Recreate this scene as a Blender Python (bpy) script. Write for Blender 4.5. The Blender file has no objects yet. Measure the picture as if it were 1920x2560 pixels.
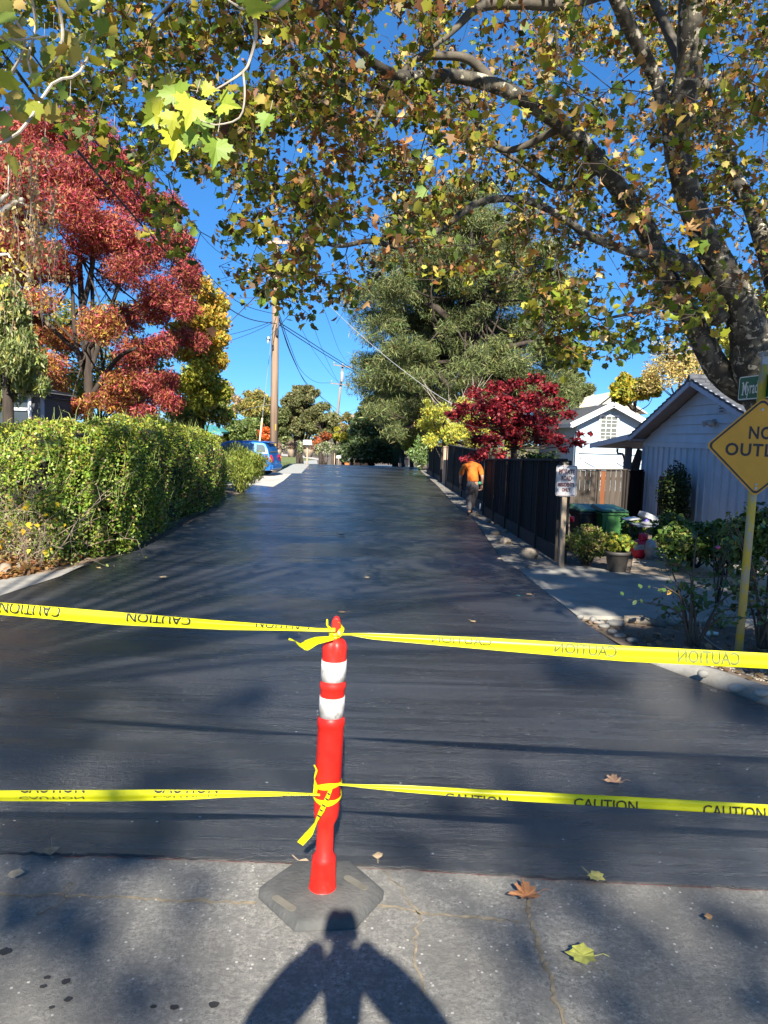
import bpy, bmesh, math, random
import numpy as np
from mathutils import Vector, Matrix, Quaternion
random.seed(7); rng = np.random.default_rng(7)
sc = bpy.context.scene
COL = sc.collection
R = math.radians
# ------------------------------------------------------------------ camera model
H = 1.90; F = 1870.0; PITCH = math.atan(190/F); ROLL = R(1.8)
CAM = np.array([0., 0., H])
fw = np.array([0., math.cos(PITCH), -math.sin(PITCH)])
u0 = np.array([0., math.sin(PITCH), math.cos(PITCH)]); r0 = np.array([1., 0., 0.])
rt = r0*math.cos(ROLL)+u0*math.sin(ROLL); up = u0*math.cos(ROLL)-r0*math.sin(ROLL)
def ray(px, py): return fw*F + rt*(px-960) - up*(py-1280)
def zg(x, y):
    """ground height: flat road, a lower yard on the right, ground falling away past the crest"""
    z = 0.0
    if y > 46: z -= 3.6*min(1.0, ((y-46)/75.0))**1.15
    def ss(a, b, t):
        t = max(0., min(1., (t-a)/(b-a))); return t*t*(3-2*t)
    z -= 0.5*ss(12.0, 16.5, y)*ss(2.95, 3.7, x)*(1-ss(60, 90, y))
    return z
def G(px, py, z=None):
    """point where the sight line meets the ground (or height z)"""
    d = ray(px, py)
    if z is not None:
        t = (z-H)/d[2]; return CAM+d*t
    t = -H/d[2] if d[2] < 0 else 60/F
    p = CAM+d*t
    for _ in range(12):
        zz = zg(p[0], p[1])
        if d[2] >= 0: break
        t = (zz-H)/d[2]; p = CAM+d*t
    return p
def D(px, py, y):
    """point on the sight line at forward distance y"""
    d = ray(px, py); return CAM+d*(y/d[1])
def V(p): return Vector((float(p[0]), float(p[1]), float(p[2])))
_a = ray(855, 2290); ANTI = _a/np.linalg.norm(_a); SUN = -ANTI      # the phone's own shadow gives the sun
SUN_EL = math.asin(SUN[2]); SUN_AZ = math.atan2(SUN[0], SUN[1])
cd = bpy.data.cameras.new('camera'); cam = bpy.data.objects.new('camera', cd); COL.objects.link(cam)
cd.sensor_fit = 'VERTICAL'; cd.sensor_height = 36; cd.lens = F/2560*36; cd.clip_start = .05; cd.clip_end = 2000
M = Matrix.Identity(4)
for i, v in enumerate((rt, up, -fw)):
    for j in range(3): M[j][i] = v[j]
M.translation = V(CAM); cam.matrix_world = M; sc.camera = cam
# ------------------------------------------------------------------ sky and sun
w = bpy.data.worlds.new('World'); sc.world = w; w.use_nodes = True
nt = w.node_tree; bg = nt.nodes['Background']
sky = nt.nodes.new('ShaderNodeTexSky'); sky.sky_type = 'NISHITA'; sky.sun_disc = False
sky.sun_elevation = SUN_EL; sky.sun_rotation = SUN_AZ; sky.air_density = .5; sky.dust_density = 0; sky.ozone_density = 8
sky.altitude = 200
hs = nt.nodes.new('ShaderNodeHueSaturation'); hs.inputs['Saturation'].default_value = 1.28
gm = nt.nodes.new('ShaderNodeGamma'); gm.inputs[1].default_value = .58; nt.links.new(sky.outputs[0], gm.inputs[0]); nt.links.new(gm.outputs[0], hs.inputs['Color'])
tn = nt.nodes.new('ShaderNodeMix'); tn.data_type = 'RGBA'; tn.blend_type = 'MULTIPLY'; tn.inputs[0].default_value = 1; tn.inputs[7].default_value = (.66, 1.0, 1.22, 1)
nt.links.new(hs.outputs[0], tn.inputs[6]); nt.links.new(tn.outputs[2], bg.inputs['Color'])
bg.inputs['Strength'].default_value = 0.13
sd = bpy.data.lights.new('sun', 'SUN'); sd.energy = 4.9; sd.angle = R(.53); sd.color = (1, .94, .83)
so = bpy.data.objects.new('sun', sd); COL.objects.link(so)
so.rotation_euler = V(SUN).to_track_quat('Z', 'Y').to_euler(); so.location = (0, -20, 30)
vs = sc.view_settings; vs.view_transform = 'Standard'; vs.look = 'None'; vs.gamma = 1; vs.exposure = 1.4
sc.cycles.max_bounces = 6; sc.cycles.transparent_max_bounces = 6; sc.cycles.diffuse_bounces = 3; sc.cycles.glossy_bounces = 3
sc.cycles.use_denoising = True
# ------------------------------------------------------------------ materials
def newmat(name):
    m = bpy.data.materials.new(name); m.use_nodes = True
    return m, m.node_tree, m.node_tree.nodes['Principled BSDF']
def mixc(nt, fac, a, b, mode='MIX'):
    n = nt.nodes.new('ShaderNodeMix'); n.data_type = 'RGBA'; n.blend_type = mode
    for sk, v in ((n.inputs[0], fac), (n.inputs[6], a), (n.inputs[7], b)):
        if isinstance(v, bpy.types.NodeSocket): nt.links.new(v, sk)
        elif isinstance(v, (int, float)): sk.default_value = v
        else: sk.default_value = (*v, 1)
    return n.outputs[2]
def noise(nt, scale, detail=4, rough=.55, stretch=(1, 1, 1), coord='Object', dist=0):
    tc = nt.nodes.new('ShaderNodeTexCoord'); mp = nt.nodes.new('ShaderNodeMapping'); mp.inputs['Scale'].default_value = stretch
    nt.links.new(tc.outputs[coord], mp.inputs[0])
    n = nt.nodes.new('ShaderNodeTexNoise'); n.inputs['Scale'].default_value = scale; n.inputs['Detail'].default_value = detail
    n.inputs['Roughness'].default_value = rough; n.inputs['Distortion'].default_value = dist
    nt.links.new(mp.outputs[0], n.inputs['Vector']); return n.outputs['Fac']
def ramp(nt, fac, lo, hi, a=0., b=1.):
    n = nt.nodes.new('ShaderNodeMapRange'); n.clamp = True
    n.inputs['From Min'].default_value = lo; n.inputs['From Max'].default_value = hi
    n.inputs['To Min'].default_value = a; n.inputs['To Max'].default_value = b
    nt.links.new(fac, n.inputs['Value']); return n.outputs[0]
def bump(nt, bs, h, strength=.3, dist=.01):
    n = nt.nodes.new('ShaderNodeBump'); n.inputs['Strength'].default_value = strength; n.inputs['Distance'].default_value = dist
    nt.links.new(h, n.inputs['Height']); nt.links.new(n.outputs[0], bs.inputs['Normal'])
def mat(name, c, rough=.6, var=.25, scale=6, c2=None, bmp=0, bscale=40, stretch=(1, 1, 1), metal=0, spec=.5):
    m, nt, bs = newmat(name)
    c2 = c2 or tuple(v*(1-var) for v in c); c1 = c if c2 is None else tuple(min(1, v*(1+var*.4)) for v in c)
    f = ramp(nt, noise(nt, scale, 5, .6, stretch), .32, .68)
    nt.links.new(mixc(nt, f, c1, c2), bs.inputs['Base Color'])
    bs.inputs['Roughness'].default_value = rough; bs.inputs['Metallic'].default_value = metal
    bs.inputs['Specular IOR Level'].default_value = spec
    if bmp: bump(nt, bs, noise(nt, bscale, 4, .6, stretch), bmp)
    return m
def leafmat(name, trans=.35, rough=.5, tint=(1, 1, 1)):
    """foliage: each leaf carries its own colour in the attribute Col"""
    m, nt, bs = newmat(name)
    at = nt.nodes.new('ShaderNodeAttribute'); at.attribute_name = 'Col'
    bs.inputs['Roughness'].default_value = rough; bs.inputs['Specular IOR Level'].default_value = .35
    nt.links.new(at.outputs['Color'], bs.inputs['Base Color'])
    tr = nt.nodes.new('ShaderNodeBsdfTranslucent'); nt.links.new(mixc(nt, 1.0, at.outputs['Color'], (1.0, 1.0, .6), 'MULTIPLY'), tr.inputs['Color'])
    mx = nt.nodes.new('ShaderNodeMixShader'); mx.inputs[0].default_value = trans
    nt.links.new(bs.outputs[0], mx.inputs[1]); nt.links.new(tr.outputs[0], mx.inputs[2])
    nt.links.new(mx.outputs[0], nt.nodes['Material Output'].inputs['Surface']); return m
LEAF = leafmat('leaf'); LEAFG = leafmat('leaf_glossy', .22, .38); NEEDLE = leafmat('needle', .2, .6)
# ------------------------------------------------------------------ mesh builder
class MB:
    def __init__(s): s.v = []; s.f = []; s.m = []; s.mi = 0
    def add(s, vs, fs):
        b = len(s.v); s.v += [tuple(map(float, p)) for p in vs]
        for f in fs: s.f.append(tuple(b+i for i in f)); s.m.append(s.mi)
        return s
    def box(s, c, d, rz=0, tilt=None, taper=1.0):
        q = Matrix.Rotation(rz, 3, 'Z')
        if tilt: q = q @ tilt
        vs = []
        for z in (-1, 1):
            for x, y in ((-1, -1), (1, -1), (1, 1), (-1, 1)):
                t = taper if z > 0 else 1
                vs.append(Vector(c)+q @ Vector((x*d[0]/2*t, y*d[1]/2*t, z*d[2]/2)))
        return s.add(vs, [(3, 2, 1, 0), (4, 5, 6, 7), (0, 1, 5, 4), (1, 2, 6, 5), (2, 3, 7, 6), (3, 0, 4, 7)])
    def beam(s, a, b, wd, ht, upv=(0, 0, 1)):
        a = Vector(a); b = Vector(b); d = (b-a).normalized(); sx = d.cross(Vector(upv)).normalized(); sz = sx.cross(d)
        vs = [p+sx*i*wd/2+sz*j*ht/2 for p in (a, b) for i, j in ((-1, -1), (1, -1), (1, 1), (-1, 1))]
        return s.add(vs, [(3, 2, 1, 0), (4, 5, 6, 7), (0, 1, 5, 4), (1, 2, 6, 5), (2, 3, 7, 6), (3, 0, 4, 7)])
    def prism(s, poly, o, ux, uy, th):
        """flat polygon poly (x,y) placed at o along ux, uy, thickness th to the back"""
        o = Vector(o); ux = Vector(ux); uy = Vector(uy); n = ux.cross(uy).normalized(); k = len(poly)
        vs = [o+ux*p[0]+uy*p[1] for p in poly]+[o+ux*p[0]+uy*p[1]-n*th for p in poly]
        return s.add(vs, [tuple(range(k)), tuple(range(2*k-1, k-1, -1))]+[(i, k+i, k+(i+1) % k, (i+1) % k) for i in range(k)])
    def tube(s, pts, rad, seg=8, smooth=0, caps=True, jitter=0):
        P = [Vector(map(float, p)) for p in pts]; n = len(P)
        if isinstance(rad, (int, float)): rad = [rad]*n
        if smooth and n > 2:
            Q = []; RR = []
            for i in range(n-1):
                p0 = P[max(0, i-1)]; p1 = P[i]; p2 = P[i+1]; p3 = P[min(n-1, i+2)]
                for k in range(smooth):
                    t = k/smooth
                    Q.append(.5*((2*p1)+(p2-p0)*t+(2*p0-5*p1+4*p2-p3)*t*t+(3*p1-p0-3*p2+p3)*t**3)); RR.append(rad[i]*(1-t)+rad[i+1]*t)
            Q.append(P[-1]); RR.append(rad[-1]); P = Q; rad = RR; n = len(P)
        d = (P[1]-P[0]).normalized(); ref = Vector((0, 0, 1)) if abs(d.z) < .9 else Vector((1, 0, 0))
        a = d.cross(ref).normalized(); vs = []
        for i in range(n):
            d = (P[min(n-1, i+1)]-P[max(0, i-1)])
            d = d.normalized() if d.length > 1e-7 else Vector((0, 0, 1))
            a = (a-d*a.dot(d)).normalized(); b = d.cross(a)
            for k in range(seg):
                t = 2*math.pi*k/seg; r = rad[i]*(1+(random.uniform(-jitter, jitter) if jitter else 0))
                vs.append(P[i]+(a*math.cos(t)+b*math.sin(t))*r)
        fs = [(i*seg+k, i*seg+(k+1) % seg, (i+1)*seg+(k+1) % seg, (i+1)*seg+k) for i in range(n-1) for k in range(seg)]
        if caps: fs += [tuple(range(seg-1, -1, -1)), tuple((n-1)*seg+k for k in range(seg))]
        return s.add(vs, fs)
    def lathe(s, prof, o=(0, 0, 0), seg=24, lean=(0, 0), rmod=None):
        n = len(prof); vs = []
        for r, z in prof:
            for k in range(seg):
                t = 2*math.pi*k/seg; rr = r*(rmod(t, z) if rmod else 1)
                vs.append((o[0]+rr*math.cos(t)+lean[0]*z, o[1]+rr*math.sin(t)+lean[1]*z, o[2]+z))
        fs = [(i*seg+k, i*seg+(k+1) % seg, (i+1)*seg+(k+1) % seg, (i+1)*seg+k) for i in range(n-1) for k in range(seg)]
        fs += [tuple(range(seg-1, -1, -1)), tuple((n-1)*seg+k for k in range(seg))]
        return s.add(vs, fs)
    def blob(s, c, r, sub=2, jit=.12, seed=0, flat=1):
        bm = bmesh.new(); bmesh.ops.create_icosphere(bm, subdivisions=sub, radius=1)
        rn = random.Random(seed); ph = [rn.uniform(0, 6.28) for _ in range(6)]
        vs = []
        for v in bm.verts:
            p = v.co; k = 1+jit*(math.sin(p.x*2.3+ph[0])+math.sin(p.y*2.7+ph[1])+math.sin(p.z*3.1+ph[2]))*.6+rn.uniform(-jit, jit)*.25
            vs.append((c[0]+p.x*r[0]*k, c[1]+p.y*r[1]*k, c[2]+p.z*r[2]*k*flat))
        fs = [tuple(v.index for v in f.verts) for f in bm.faces]; bm.free(); return s.add(vs, fs)
def parent_loc(p):
    l = Vector((0, 0, 0))
    while p is not None: l = l+Vector(p.location); p = p.parent
    return l
def obj(name, mb, m, parent=None, smooth=False, local=False, bevel=0, **tags):
    """link one mesh; coordinates are world unless local, in which case the parent's frame"""
    me = bpy.data.meshes.new(name)
    v = mb.v
    if not v: v = [(0, 0, 0)]
    off = Vector((0, 0, 0))
    if parent is not None and not local: off = parent_loc(parent)
    loc = Vector((0, 0, 0))
    if parent is None and not local:
        A = np.array(v); loc = Vector(((A[:, 0].min()+A[:, 0].max())/2, (A[:, 1].min()+A[:, 1].max())/2, A[:, 2].min())); off = loc
    me.from_pydata([tuple(Vector(p)-off) for p in v], [], mb.f)
    ms = m if isinstance(m, (list, tuple)) else [m]
    for x in ms: me.materials.append(x)
    if len(ms) > 1: me.polygons.foreach_set('material_index', mb.m)
    if smooth: me.polygons.foreach_set('use_smooth', [True]*len(me.polygons))
    me.update()
    o = bpy.data.objects.new(name, me); COL.objects.link(o); o.location = loc
    if parent is not None: o.parent = parent
    if bevel:
        b = o.modifiers.new('bevel', 'BEVEL'); b.width = bevel; b.segments = 2; b.limit_method = 'ANGLE'; b.angle_limit = R(35)
        if smooth or True: 
            me.polygons.foreach_set('use_smooth', [True]*len(me.polygons)); b.harden_normals = True
    for k, x in tags.items(): o[k] = x
    return o
def thing(name, label, cat, loc=(0, 0, 0), rz=0, group=None):
    o = bpy.data.objects.new(name, None); COL.objects.link(o); o.empty_display_size = .2
    o.location = Vector(tuple(map(float, loc))); o.rotation_euler = (0, 0, rz); o['label'] = label; o['category'] = cat
    if group: o['group'] = group
    return o
# ------------------------------------------------------------------ leaves
def shape(pts): return np.array(pts, float)
SYC = shape([(0, -.42), (.14, -.40), (.34, -.46), (.38, -.22), (.58, -.10), (.46, .06), (.42, .32), (.24, .30), (.12, .44), (0, .62), (-.12, .44), (-.24, .30), (-.42, .32), (-.46, .06), (-.58, -.10), (-.38, -.22), (-.34, -.46), (-.14, -.40)])
SYCB = [(.03, -.40), (.16, -.36), (.22, -.42), (.36, -.44), (.34, -.30), (.42, -.24), (.55, -.26), (.52, -.14), (.66, -.02), (.50, .0), (.46, .08), (.36, .06), (.42, .20), (.50, .22), (.44, .34), (.34, .30), (.26, .28), (.22, .22), (.20, .38), (.12, .42), (.10, .54)]
SYCB = shape(SYCB+[(0, .74)]+[(-a*.97, b+.01) for a, b in SYCB[::-1]])
SYC2 = shape([(0, -.4), (.4, -.42), (.3, -.12), (.6, .05), (.25, .12), (.22, .32), (0, .6), (-.22, .32), (-.25, .12), (-.6, .05), (-.3, -.12), (-.4, -.42)])
CURL = shape([(0, -.5), (.2, -.2), (.26, .15), (.05, .55), (-.12, .2), (-.24, -.05)])
OVAL = shape([(0, -.5), (.2, -.15), (.2, .18), (0, .5), (-.2, .18), (-.2, -.15)])
DIA = shape([(0, -.5), (.24, 0), (0, .5), (-.24, 0)])
HEART = shape([(0, -.4), (.32, -.3), (.3, .05), (0, .55), (-.3, .05), (-.32, -.3)])
BLADE = shape([(-.05, -.5), (.05, -.5), (0, .5)])
NARR = shape([(0, -.5), (.09, 0), (0, .5), (-.09, 0)])
def leafarrays(P, size, shp, upbias=.3, droop=0., fold=.25, curl=.2):
    N = len(P); K = len(shp)
    n = rng.normal(size=(N, 3)); n[:, 2] += upbias*2; n /= np.linalg.norm(n, axis=1)[:, None]
    a = rng.normal(size=(N, 3)); a[:, 2] -= droop*3; a -= n*np.sum(a*n, 1)[:, None]; a /= np.linalg.norm(a, axis=1)[:, None]
    b = np.cross(a, n)
    s = size*rng.uniform(.55, 1.4, N) if np.isscalar(size) else size
    cur = rng.uniform(-curl, curl, N)+curl*.3; fo = fold*rng.uniform(.2, 1.2, N)
    x = shp[:, 0]; y = shp[:, 1]
    off = fo[:, None]*np.abs(x)[None]+cur[:, None]*(y**2)[None]*1.5
    W = P[:, None, :]+s[:, None, None]*(b[:, None, :]*x[None, :, None]+a[:, None, :]*y[None, :, None]+n[:, None, :]*off[:, :, None])
    return W.reshape(-1, 3), N, K
def leafobj(name, groups, m, parent=None, fan=False, **tags):
    """groups: list of (P, size, shape, colours, kwargs)"""
    Vs = []; Cs = []; starts = []; totals = []; base = 0; idx = []
    for P, size, shp, colr, kw in groups:
        if len(P) == 0: continue
        W, N, K = leafarrays(np.asarray(P, float), size, shp, **kw)
        Vs.append(W); Cs.append(np.repeat(np.asarray(colr), K, axis=0))
        I = (np.arange(N)[:, None]*K+np.arange(K)[None]).ravel()+base; idx.append(I)
        totals.append(np.full(N, K)); base += N*K
    Vv = np.concatenate(Vs); I = np.concatenate(idx); T = np.concatenate(totals); C = np.concatenate(Cs)
    loc = np.zeros(3)
    if parent is not None: loc = np.array(parent_loc(parent))
    else: loc = np.array([(Vv[:, 0].min()+Vv[:, 0].max())/2, (Vv[:, 1].min()+Vv[:, 1].max())/2, Vv[:, 2].min()])
    me = bpy.data.meshes.new(name)
    me.vertices.add(len(Vv)); me.vertices.foreach_set('co', (Vv-loc).astype('f').ravel())
    me.loops.add(len(I)); me.loops.foreach_set('vertex_index', I.astype('i'))
    me.polygons.add(len(T)); S = np.concatenate([[0], np.cumsum(T)[:-1]])
    me.polygons.foreach_set('loop_start', S.astype('i')); me.polygons.foreach_set('loop_total', T.astype('i'))
    ca = me.color_attributes.new('Col', 'FLOAT_COLOR', 'POINT')
    ca.data.foreach_set('color', np.concatenate([C, np.ones((len(C), 1))], 1).astype('f').ravel())
    me.update(calc_edges=True); me.materials.append(m)
    o = bpy.data.objects.new(name, me); COL.objects.link(o)
    if parent is not None: o.parent = parent
    else: o.location = tuple(loc)
    for k, x in tags.items(): o[k] = x
    return o
def cols(N, palette, weights=None, jit=.22, each=None):
    pal = np.array(palette, float); wt = None if weights is None else np.array(weights)/np.sum(weights)
    i = rng.choice(len(pal), N, p=wt); c = pal[i]
    return np.clip(c*(1+rng.normal(size=(N, 1))*jit)*(1+rng.normal(size=(N, 3))*jit*.25), .003, .95)
def ball(n, c, r, shell=.5):
    d = rng.normal(size=(n, 3)); d /= np.linalg.norm(d, axis=1)[:, None]
    rad = (shell+(1-shell)*rng.random(n)**.7)[:, None]
    return np.array(c)+d*rad*np.array(r)*(1+.12*np.sin(d[:, :1]*5+c[0])+.1*np.sin(d[:, 1:2]*7+c[1]))
def crown_clumps(c, r, n, cr, flatb=.25, core=.55):
    out = []
    k = 0
    while len(out) < n and k < n*30:
        k += 1; d = rng.normal(size=3); d /= np.linalg.norm(d)
        if d[2] < -.75: continue
        q = core+(1-core)*rng.random()**.5
        if d[2] < 0: d = d*np.array([1, 1, 1-flatb])
        p = np.array(c)+d*q*np.array(r)
        if out and min(np.linalg.norm((p-o[0])/np.array(r)) for o in out) < .16: continue
        s = cr*rng.uniform(.65, 1.25); out.append((p, np.array([s, s, s*.75])))
    return out
def tree(name, label, cat, base, trunk_pts, trunk_r, clumps, per, leaf, shp, pal, wts=None, m=None, bark=None, group=None, limb_r=.05, limbs=1.0, kw=None, jit=.22, shell=.45, palf=None, inner=None):
    m = m or LEAF; t = thing(name, label, cat, base, group=group); mb = MB()
    T = [np.array(p, float) for p in trunk_pts]; mb.tube(T, trunk_r, 8, smooth=3)
    gs = []
    for c, r in clumps:
        if random.random() < limbs:
            j = min(len(T)-1, max(1, int(len(T)*.35+random.random()*len(T)*.65))); a = T[j]
            if a[2] > c[2]: a = T[max(0, j-1)]
            mid = (a+c)/2+np.array([random.uniform(-.15, .15), random.uniform(-.15, .15), -.08])*np.linalg.norm(c-a)
            mb.tube([a, mid, c], [limb_r, limb_r*.6, limb_r*.2], 5, smooth=3)
        n = int(per*(r[0]/np.mean([q[1][0] for q in clumps]))**2)
        P = ball(n, c, r, shell); cc = cols(n, pal if palf is None else palf(c), wts, jit)*random.uniform(.85, 1.15)
        gs.append((P, leaf, shp, cc, kw or {}))
    obj('trunk', mb, bark or BARK, t, smooth=True); leafobj('crown', gs, m, t)
    return t
# text -> flat triangles
def textmesh(s, size, sx=1.0, bold=0., spacing=1.0, align='CENTER'):
    cu = bpy.data.curves.new('lettering', 'FONT'); cu.body = s; cu.size = size; cu.align_x = align; cu.align_y = 'CENTER'
    cu.resolution_u = 3; cu.offset = bold; cu.space_character = spacing
    o = bpy.data.objects.new('lettering', cu); COL.objects.link(o)
    dg = bpy.context.evaluated_depsgraph_get(); e = o.evaluated_get(dg); me = e.to_mesh()
    v = [(p.co.x*sx, p.co.y) for p in me.vertices]; f = [tuple(p.vertices) for p in me.polygons]
    e.to_mesh_clear(); bpy.data.objects.remove(o); bpy.data.curves.remove(cu)
    return v, f
def addtext(mb, s, size, o, ux, uy, eps=.002, width=None, **k):
    v, f = textmesh(s, size, **k)
    if width:
        w_ = max(p[0] for p in v)-min(p[0] for p in v); v = [(p[0]*width/w_, p[1]) for p in v]
    o = Vector(o); ux = Vector(ux).normalized(); uy = Vector(uy).normalized(); n = ux.cross(uy)
    mb.add([o+ux*a+uy*b+n*eps for a, b in v], f)
def rrect(wd, ht, r, n=4):
    out = []
    for cx, cy, a0 in ((wd/2-r, ht/2-r, 0), (-wd/2+r, ht/2-r, 90), (-wd/2+r, -ht/2+r, 180), (wd/2-r, -ht/2+r, 270)):
        for i in range(n+1):
            a = R(a0+90*i/n); out.append((cx+r*math.cos(a), cy+r*math.sin(a)))
    return out
def ring(mb, outer, inner, o, ux, uy, eps=.0015):
    o = Vector(o); ux = Vector(ux).normalized(); uy = Vector(uy).normalized(); n = ux.cross(uy); k = len(outer)
    mb.add([o+ux*a+uy*b+n*eps for a, b in outer]+[o+ux*a+uy*b+n*eps for a, b in inner], [(i, (i+1) % k, k+(i+1) % k, k+i) for i in range(k)])
BARK = mat('dark_bark', (.055, .04, .03), .9, .5, 9, bmp=.6, bscale=30, stretch=(1, 1, .25))
# ================================================================== GROUND
def sheet(name, poly, dz, m, thick=0, xs=(), label=None, ys=None, kind='structure', cat=None, zf=None):
    bm = bmesh.new(); vs = [bm.verts.new((p[0], p[1], 0)) for p in poly]; f = bm.faces.new(vs)
    if f.calc_area() and f.normal.z < 0: f.normal_flip()
    if ys is None: ys = list(np.arange(12, 17, .45))+list(np.arange(46, 130, 5))
    for y in ys:
        bmesh.ops.bisect_plane(bm, geom=bm.verts[:]+bm.edges[:]+bm.faces[:], plane_co=(0, y, 0), plane_no=(0, 1, 0))
    for x in list(xs)+[2.95, 3.1, 3.25, 3.4, 3.55, 3.7]:
        bmesh.ops.bisect_plane(bm, geom=bm.verts[:]+bm.edges[:]+bm.faces[:], plane_co=(x, 0, 0), plane_no=(1, 0, 0))
    bmesh.ops.triangulate(bm, faces=bm.faces[:])
    bm.normal_update()
    for f in bm.faces:
        if f.normal.z < 0: f.normal_flip()
    if thick:
        ed = [e for e in bm.edges if e.is_boundary]
        r = bmesh.ops.extrude_edge_only(bm, edges=ed)
        lo = set(v for v in r['geom'] if isinstance(v, bmesh.types.BMVert))
    else: lo = set()
    for v in bm.verts:
        v.co.z = zg(v.co.x, v.co.y)+dz-(thick if v in lo else 0)
    me = bpy.data.meshes.new(name); bm.to_mesh(me); bm.free(); me.materials.append(m)
    o = bpy.data.objects.new(name, me); COL.objects.link(o)
    if kind: o['kind'] = kind
    if label: o['label'] = label
    if cat: o['category'] = cat
    return o
def GP(pts): return [tuple(G(x, y)[:2]) for x, y in pts]
soil = mat('soil', (.16, .12, .085), .95, .5, 1.5, bmp=.8, bscale=30)
sheet('ground', [(-600, -300), (600, -300), (600, 900), (-600, 900)], -.02, soil, ys=list(np.arange(12, 17, .3))+list(np.arange(46, 130, 4)))
# --- old asphalt of the street we stand on
m, nt, bs = newmat('old_asphalt')
f1 = noise(nt, 50, 6, .9); f2 = noise(nt, 1.1, 5, .65); f3 = noise(nt, 14, 4, .7)
c = mixc(nt, ramp(nt, f1, .38, .62), (.10, .096, .087), (.46, .44, .39))
c = mixc(nt, ramp(nt, f3, .40, .66), c, (.20, .193, .175))
c = mixc(nt, ramp(nt, f2, .46, .64, 0, .65), c, (.145, .138, .125))
vo = nt.nodes.new('ShaderNodeTexVoronoi'); vo.inputs['Scale'].default_value = 26; vo.inputs['Randomness'].default_value = 1
tc = nt.nodes.new('ShaderNodeTexCoord'); nt.links.new(tc.outputs['Object'], vo.inputs['Vector'])
wn = noise(nt, 9, 1, .3); fl = nt.nodes.new('ShaderNodeMath'); fl.operation = 'MULTIPLY'
nt.links.new(ramp(nt, vo.outputs['Distance'], .11, .16, 1, 0), fl.inputs[0]); nt.links.new(ramp(nt, wn, .48, .52), fl.inputs[1])
c = mixc(nt, fl.outputs[0], c, (.55, .53, .48)); nt.links.new(c, bs.inputs['Base Color']); bs.inputs['Roughness'].default_value = .85
bump(nt, bs, f1, .9, .012); OLD = m
def ragged(P, s=.008):
    out = []
    for a, b in zip(P[:-1], P[1:]):
        n = max(1, int(math.dist(a, b)/.035))
        for k in range(n): out.append((a[0]+(b[0]-a[0])*k/n, a[1]+(b[1]-a[1])*k/n+random.uniform(-s, s)*(1 if k else 0)))
    return out+[P[-1]]
edge = GP([(-900, 2100), (0, 2137), (300, 2142), (700, 2157), (1075, 2178), (1400, 2200), (1920, 2226), (2900, 2262)]); edge0 = list(edge); edge = ragged(edge)
street = [(-30, -14), (30, -14)]+[tuple(p) for p in edge[::-1]]
street = [(-40, -14), (40, -14), (40, edge[-1][1]-.2)]+edge[::-1]+[(-40, edge[0][1]+.3)]
sheet('street', street, .0, OLD, thick=.05)
# --- freshly sealed private road
m, nt, bs = newmat('fresh_sealer')
st = noise(nt, 2.2, 7, .72, (.16, 3.2, 1), dist=.5); st2 = noise(nt, .7, 3, .5, (.5, 1, 1)); gr = noise(nt, 85, 5, .85); gr2 = noise(nt, 38, 5, .75, (1, 1.7, 1))
c = mixc(nt, ramp(nt, st, .3, .7), (.012, .013, .015), (.034, .035, .037))
c = mixc(nt, ramp(nt, gr, .50, .74, 0, .7), c, (.075, .075, .078))
vo = nt.nodes.new('ShaderNodeTexVoronoi'); vo.inputs['Scale'].default_value = 11
tc = nt.nodes.new('ShaderNodeTexCoord'); nt.links.new(tc.outputs['Object'], vo.inputs['Vector'])
wn = noise(nt, 2.5, 2, .5); fl = nt.nodes.new('ShaderNodeMath'); fl.operation = 'MULTIPLY'
nt.links.new(ramp(nt, vo.outputs['Distance'], .05, .08, 1, 0), fl.inputs[0]); nt.links.new(ramp(nt, wn, .50, .56), fl.inputs[1])
c = mixc(nt, fl.outputs[0], c, (.6, .6, .6)); nt.links.new(c, bs.inputs['Base Color'])
rg = nt.nodes.new('ShaderNodeMath'); rg.operation = 'MULTIPLY_ADD'; nt.links.new(ramp(nt, st, .34, .66, .09, .42), rg.inputs[0]); rg.inputs[1].default_value = 1
nt.links.new(ramp(nt, st2, .38, .62, -.08, .16), rg.inputs[2]); nt.links.new(rg.outputs[0], bs.inputs['Roughness'])
bs.inputs['Specular IOR Level'].default_value = 1.0; bs.inputs['Coat Weight'].default_value = .55; bs.inputs['Coat IOR'].default_value = 1.5; bs.inputs['Coat Tint'].default_value = (1, 1, 1, 1)
nt.links.new(ramp(nt, st2, .38, .62, .10, .40), bs.inputs['Coat Roughness'])
b1 = nt.nodes.new('ShaderNodeBump'); b1.inputs['Strength'].default_value = .95; b1.inputs['Distance'].default_value = .02; nt.links.new(gr2, b1.inputs['Height'])
b2 = nt.nodes.new('ShaderNodeBump'); b2.inputs['Strength'].default_value = .35; b2.inputs['Distance'].default_value = .03; nt.links.new(st, b2.inputs['Height']); nt.links.new(b1.outputs[0], b2.inputs['Normal'])
nt.links.new(b2.outputs[0], bs.inputs['Normal']); nt.links.new(b2.outputs[0], bs.inputs['Coat Normal']); SEAL = m
Lr = GP([(806, 1158), (753, 1184), (730, 1184), (708, 1203), (683, 1218), (632, 1213), (600, 1234), (560, 1252), (500, 1290), (430, 1335), (345, 1378), (240, 1408), (150, 1445), (60, 1474), (0, 1494), (-120, 1540), (-400, 1640), (-900, 1800)])
Rr = GP([(1000, 1163), (1053, 1181), (1090, 1213), (1130, 1258), (1181, 1297), (1217, 1348), (1256, 1403), (1300, 1428), (1325, 1450), (1442, 1546), (1539, 1612), (1599, 1650), (1674, 1680), (1786, 1722), (1920, 1772), (2300, 1850), (2900, 1930)])
yl = Lr[0][1]; yr = Rr[0][1]
far = [(-2.2, 140), (1.6, 140)]
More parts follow.
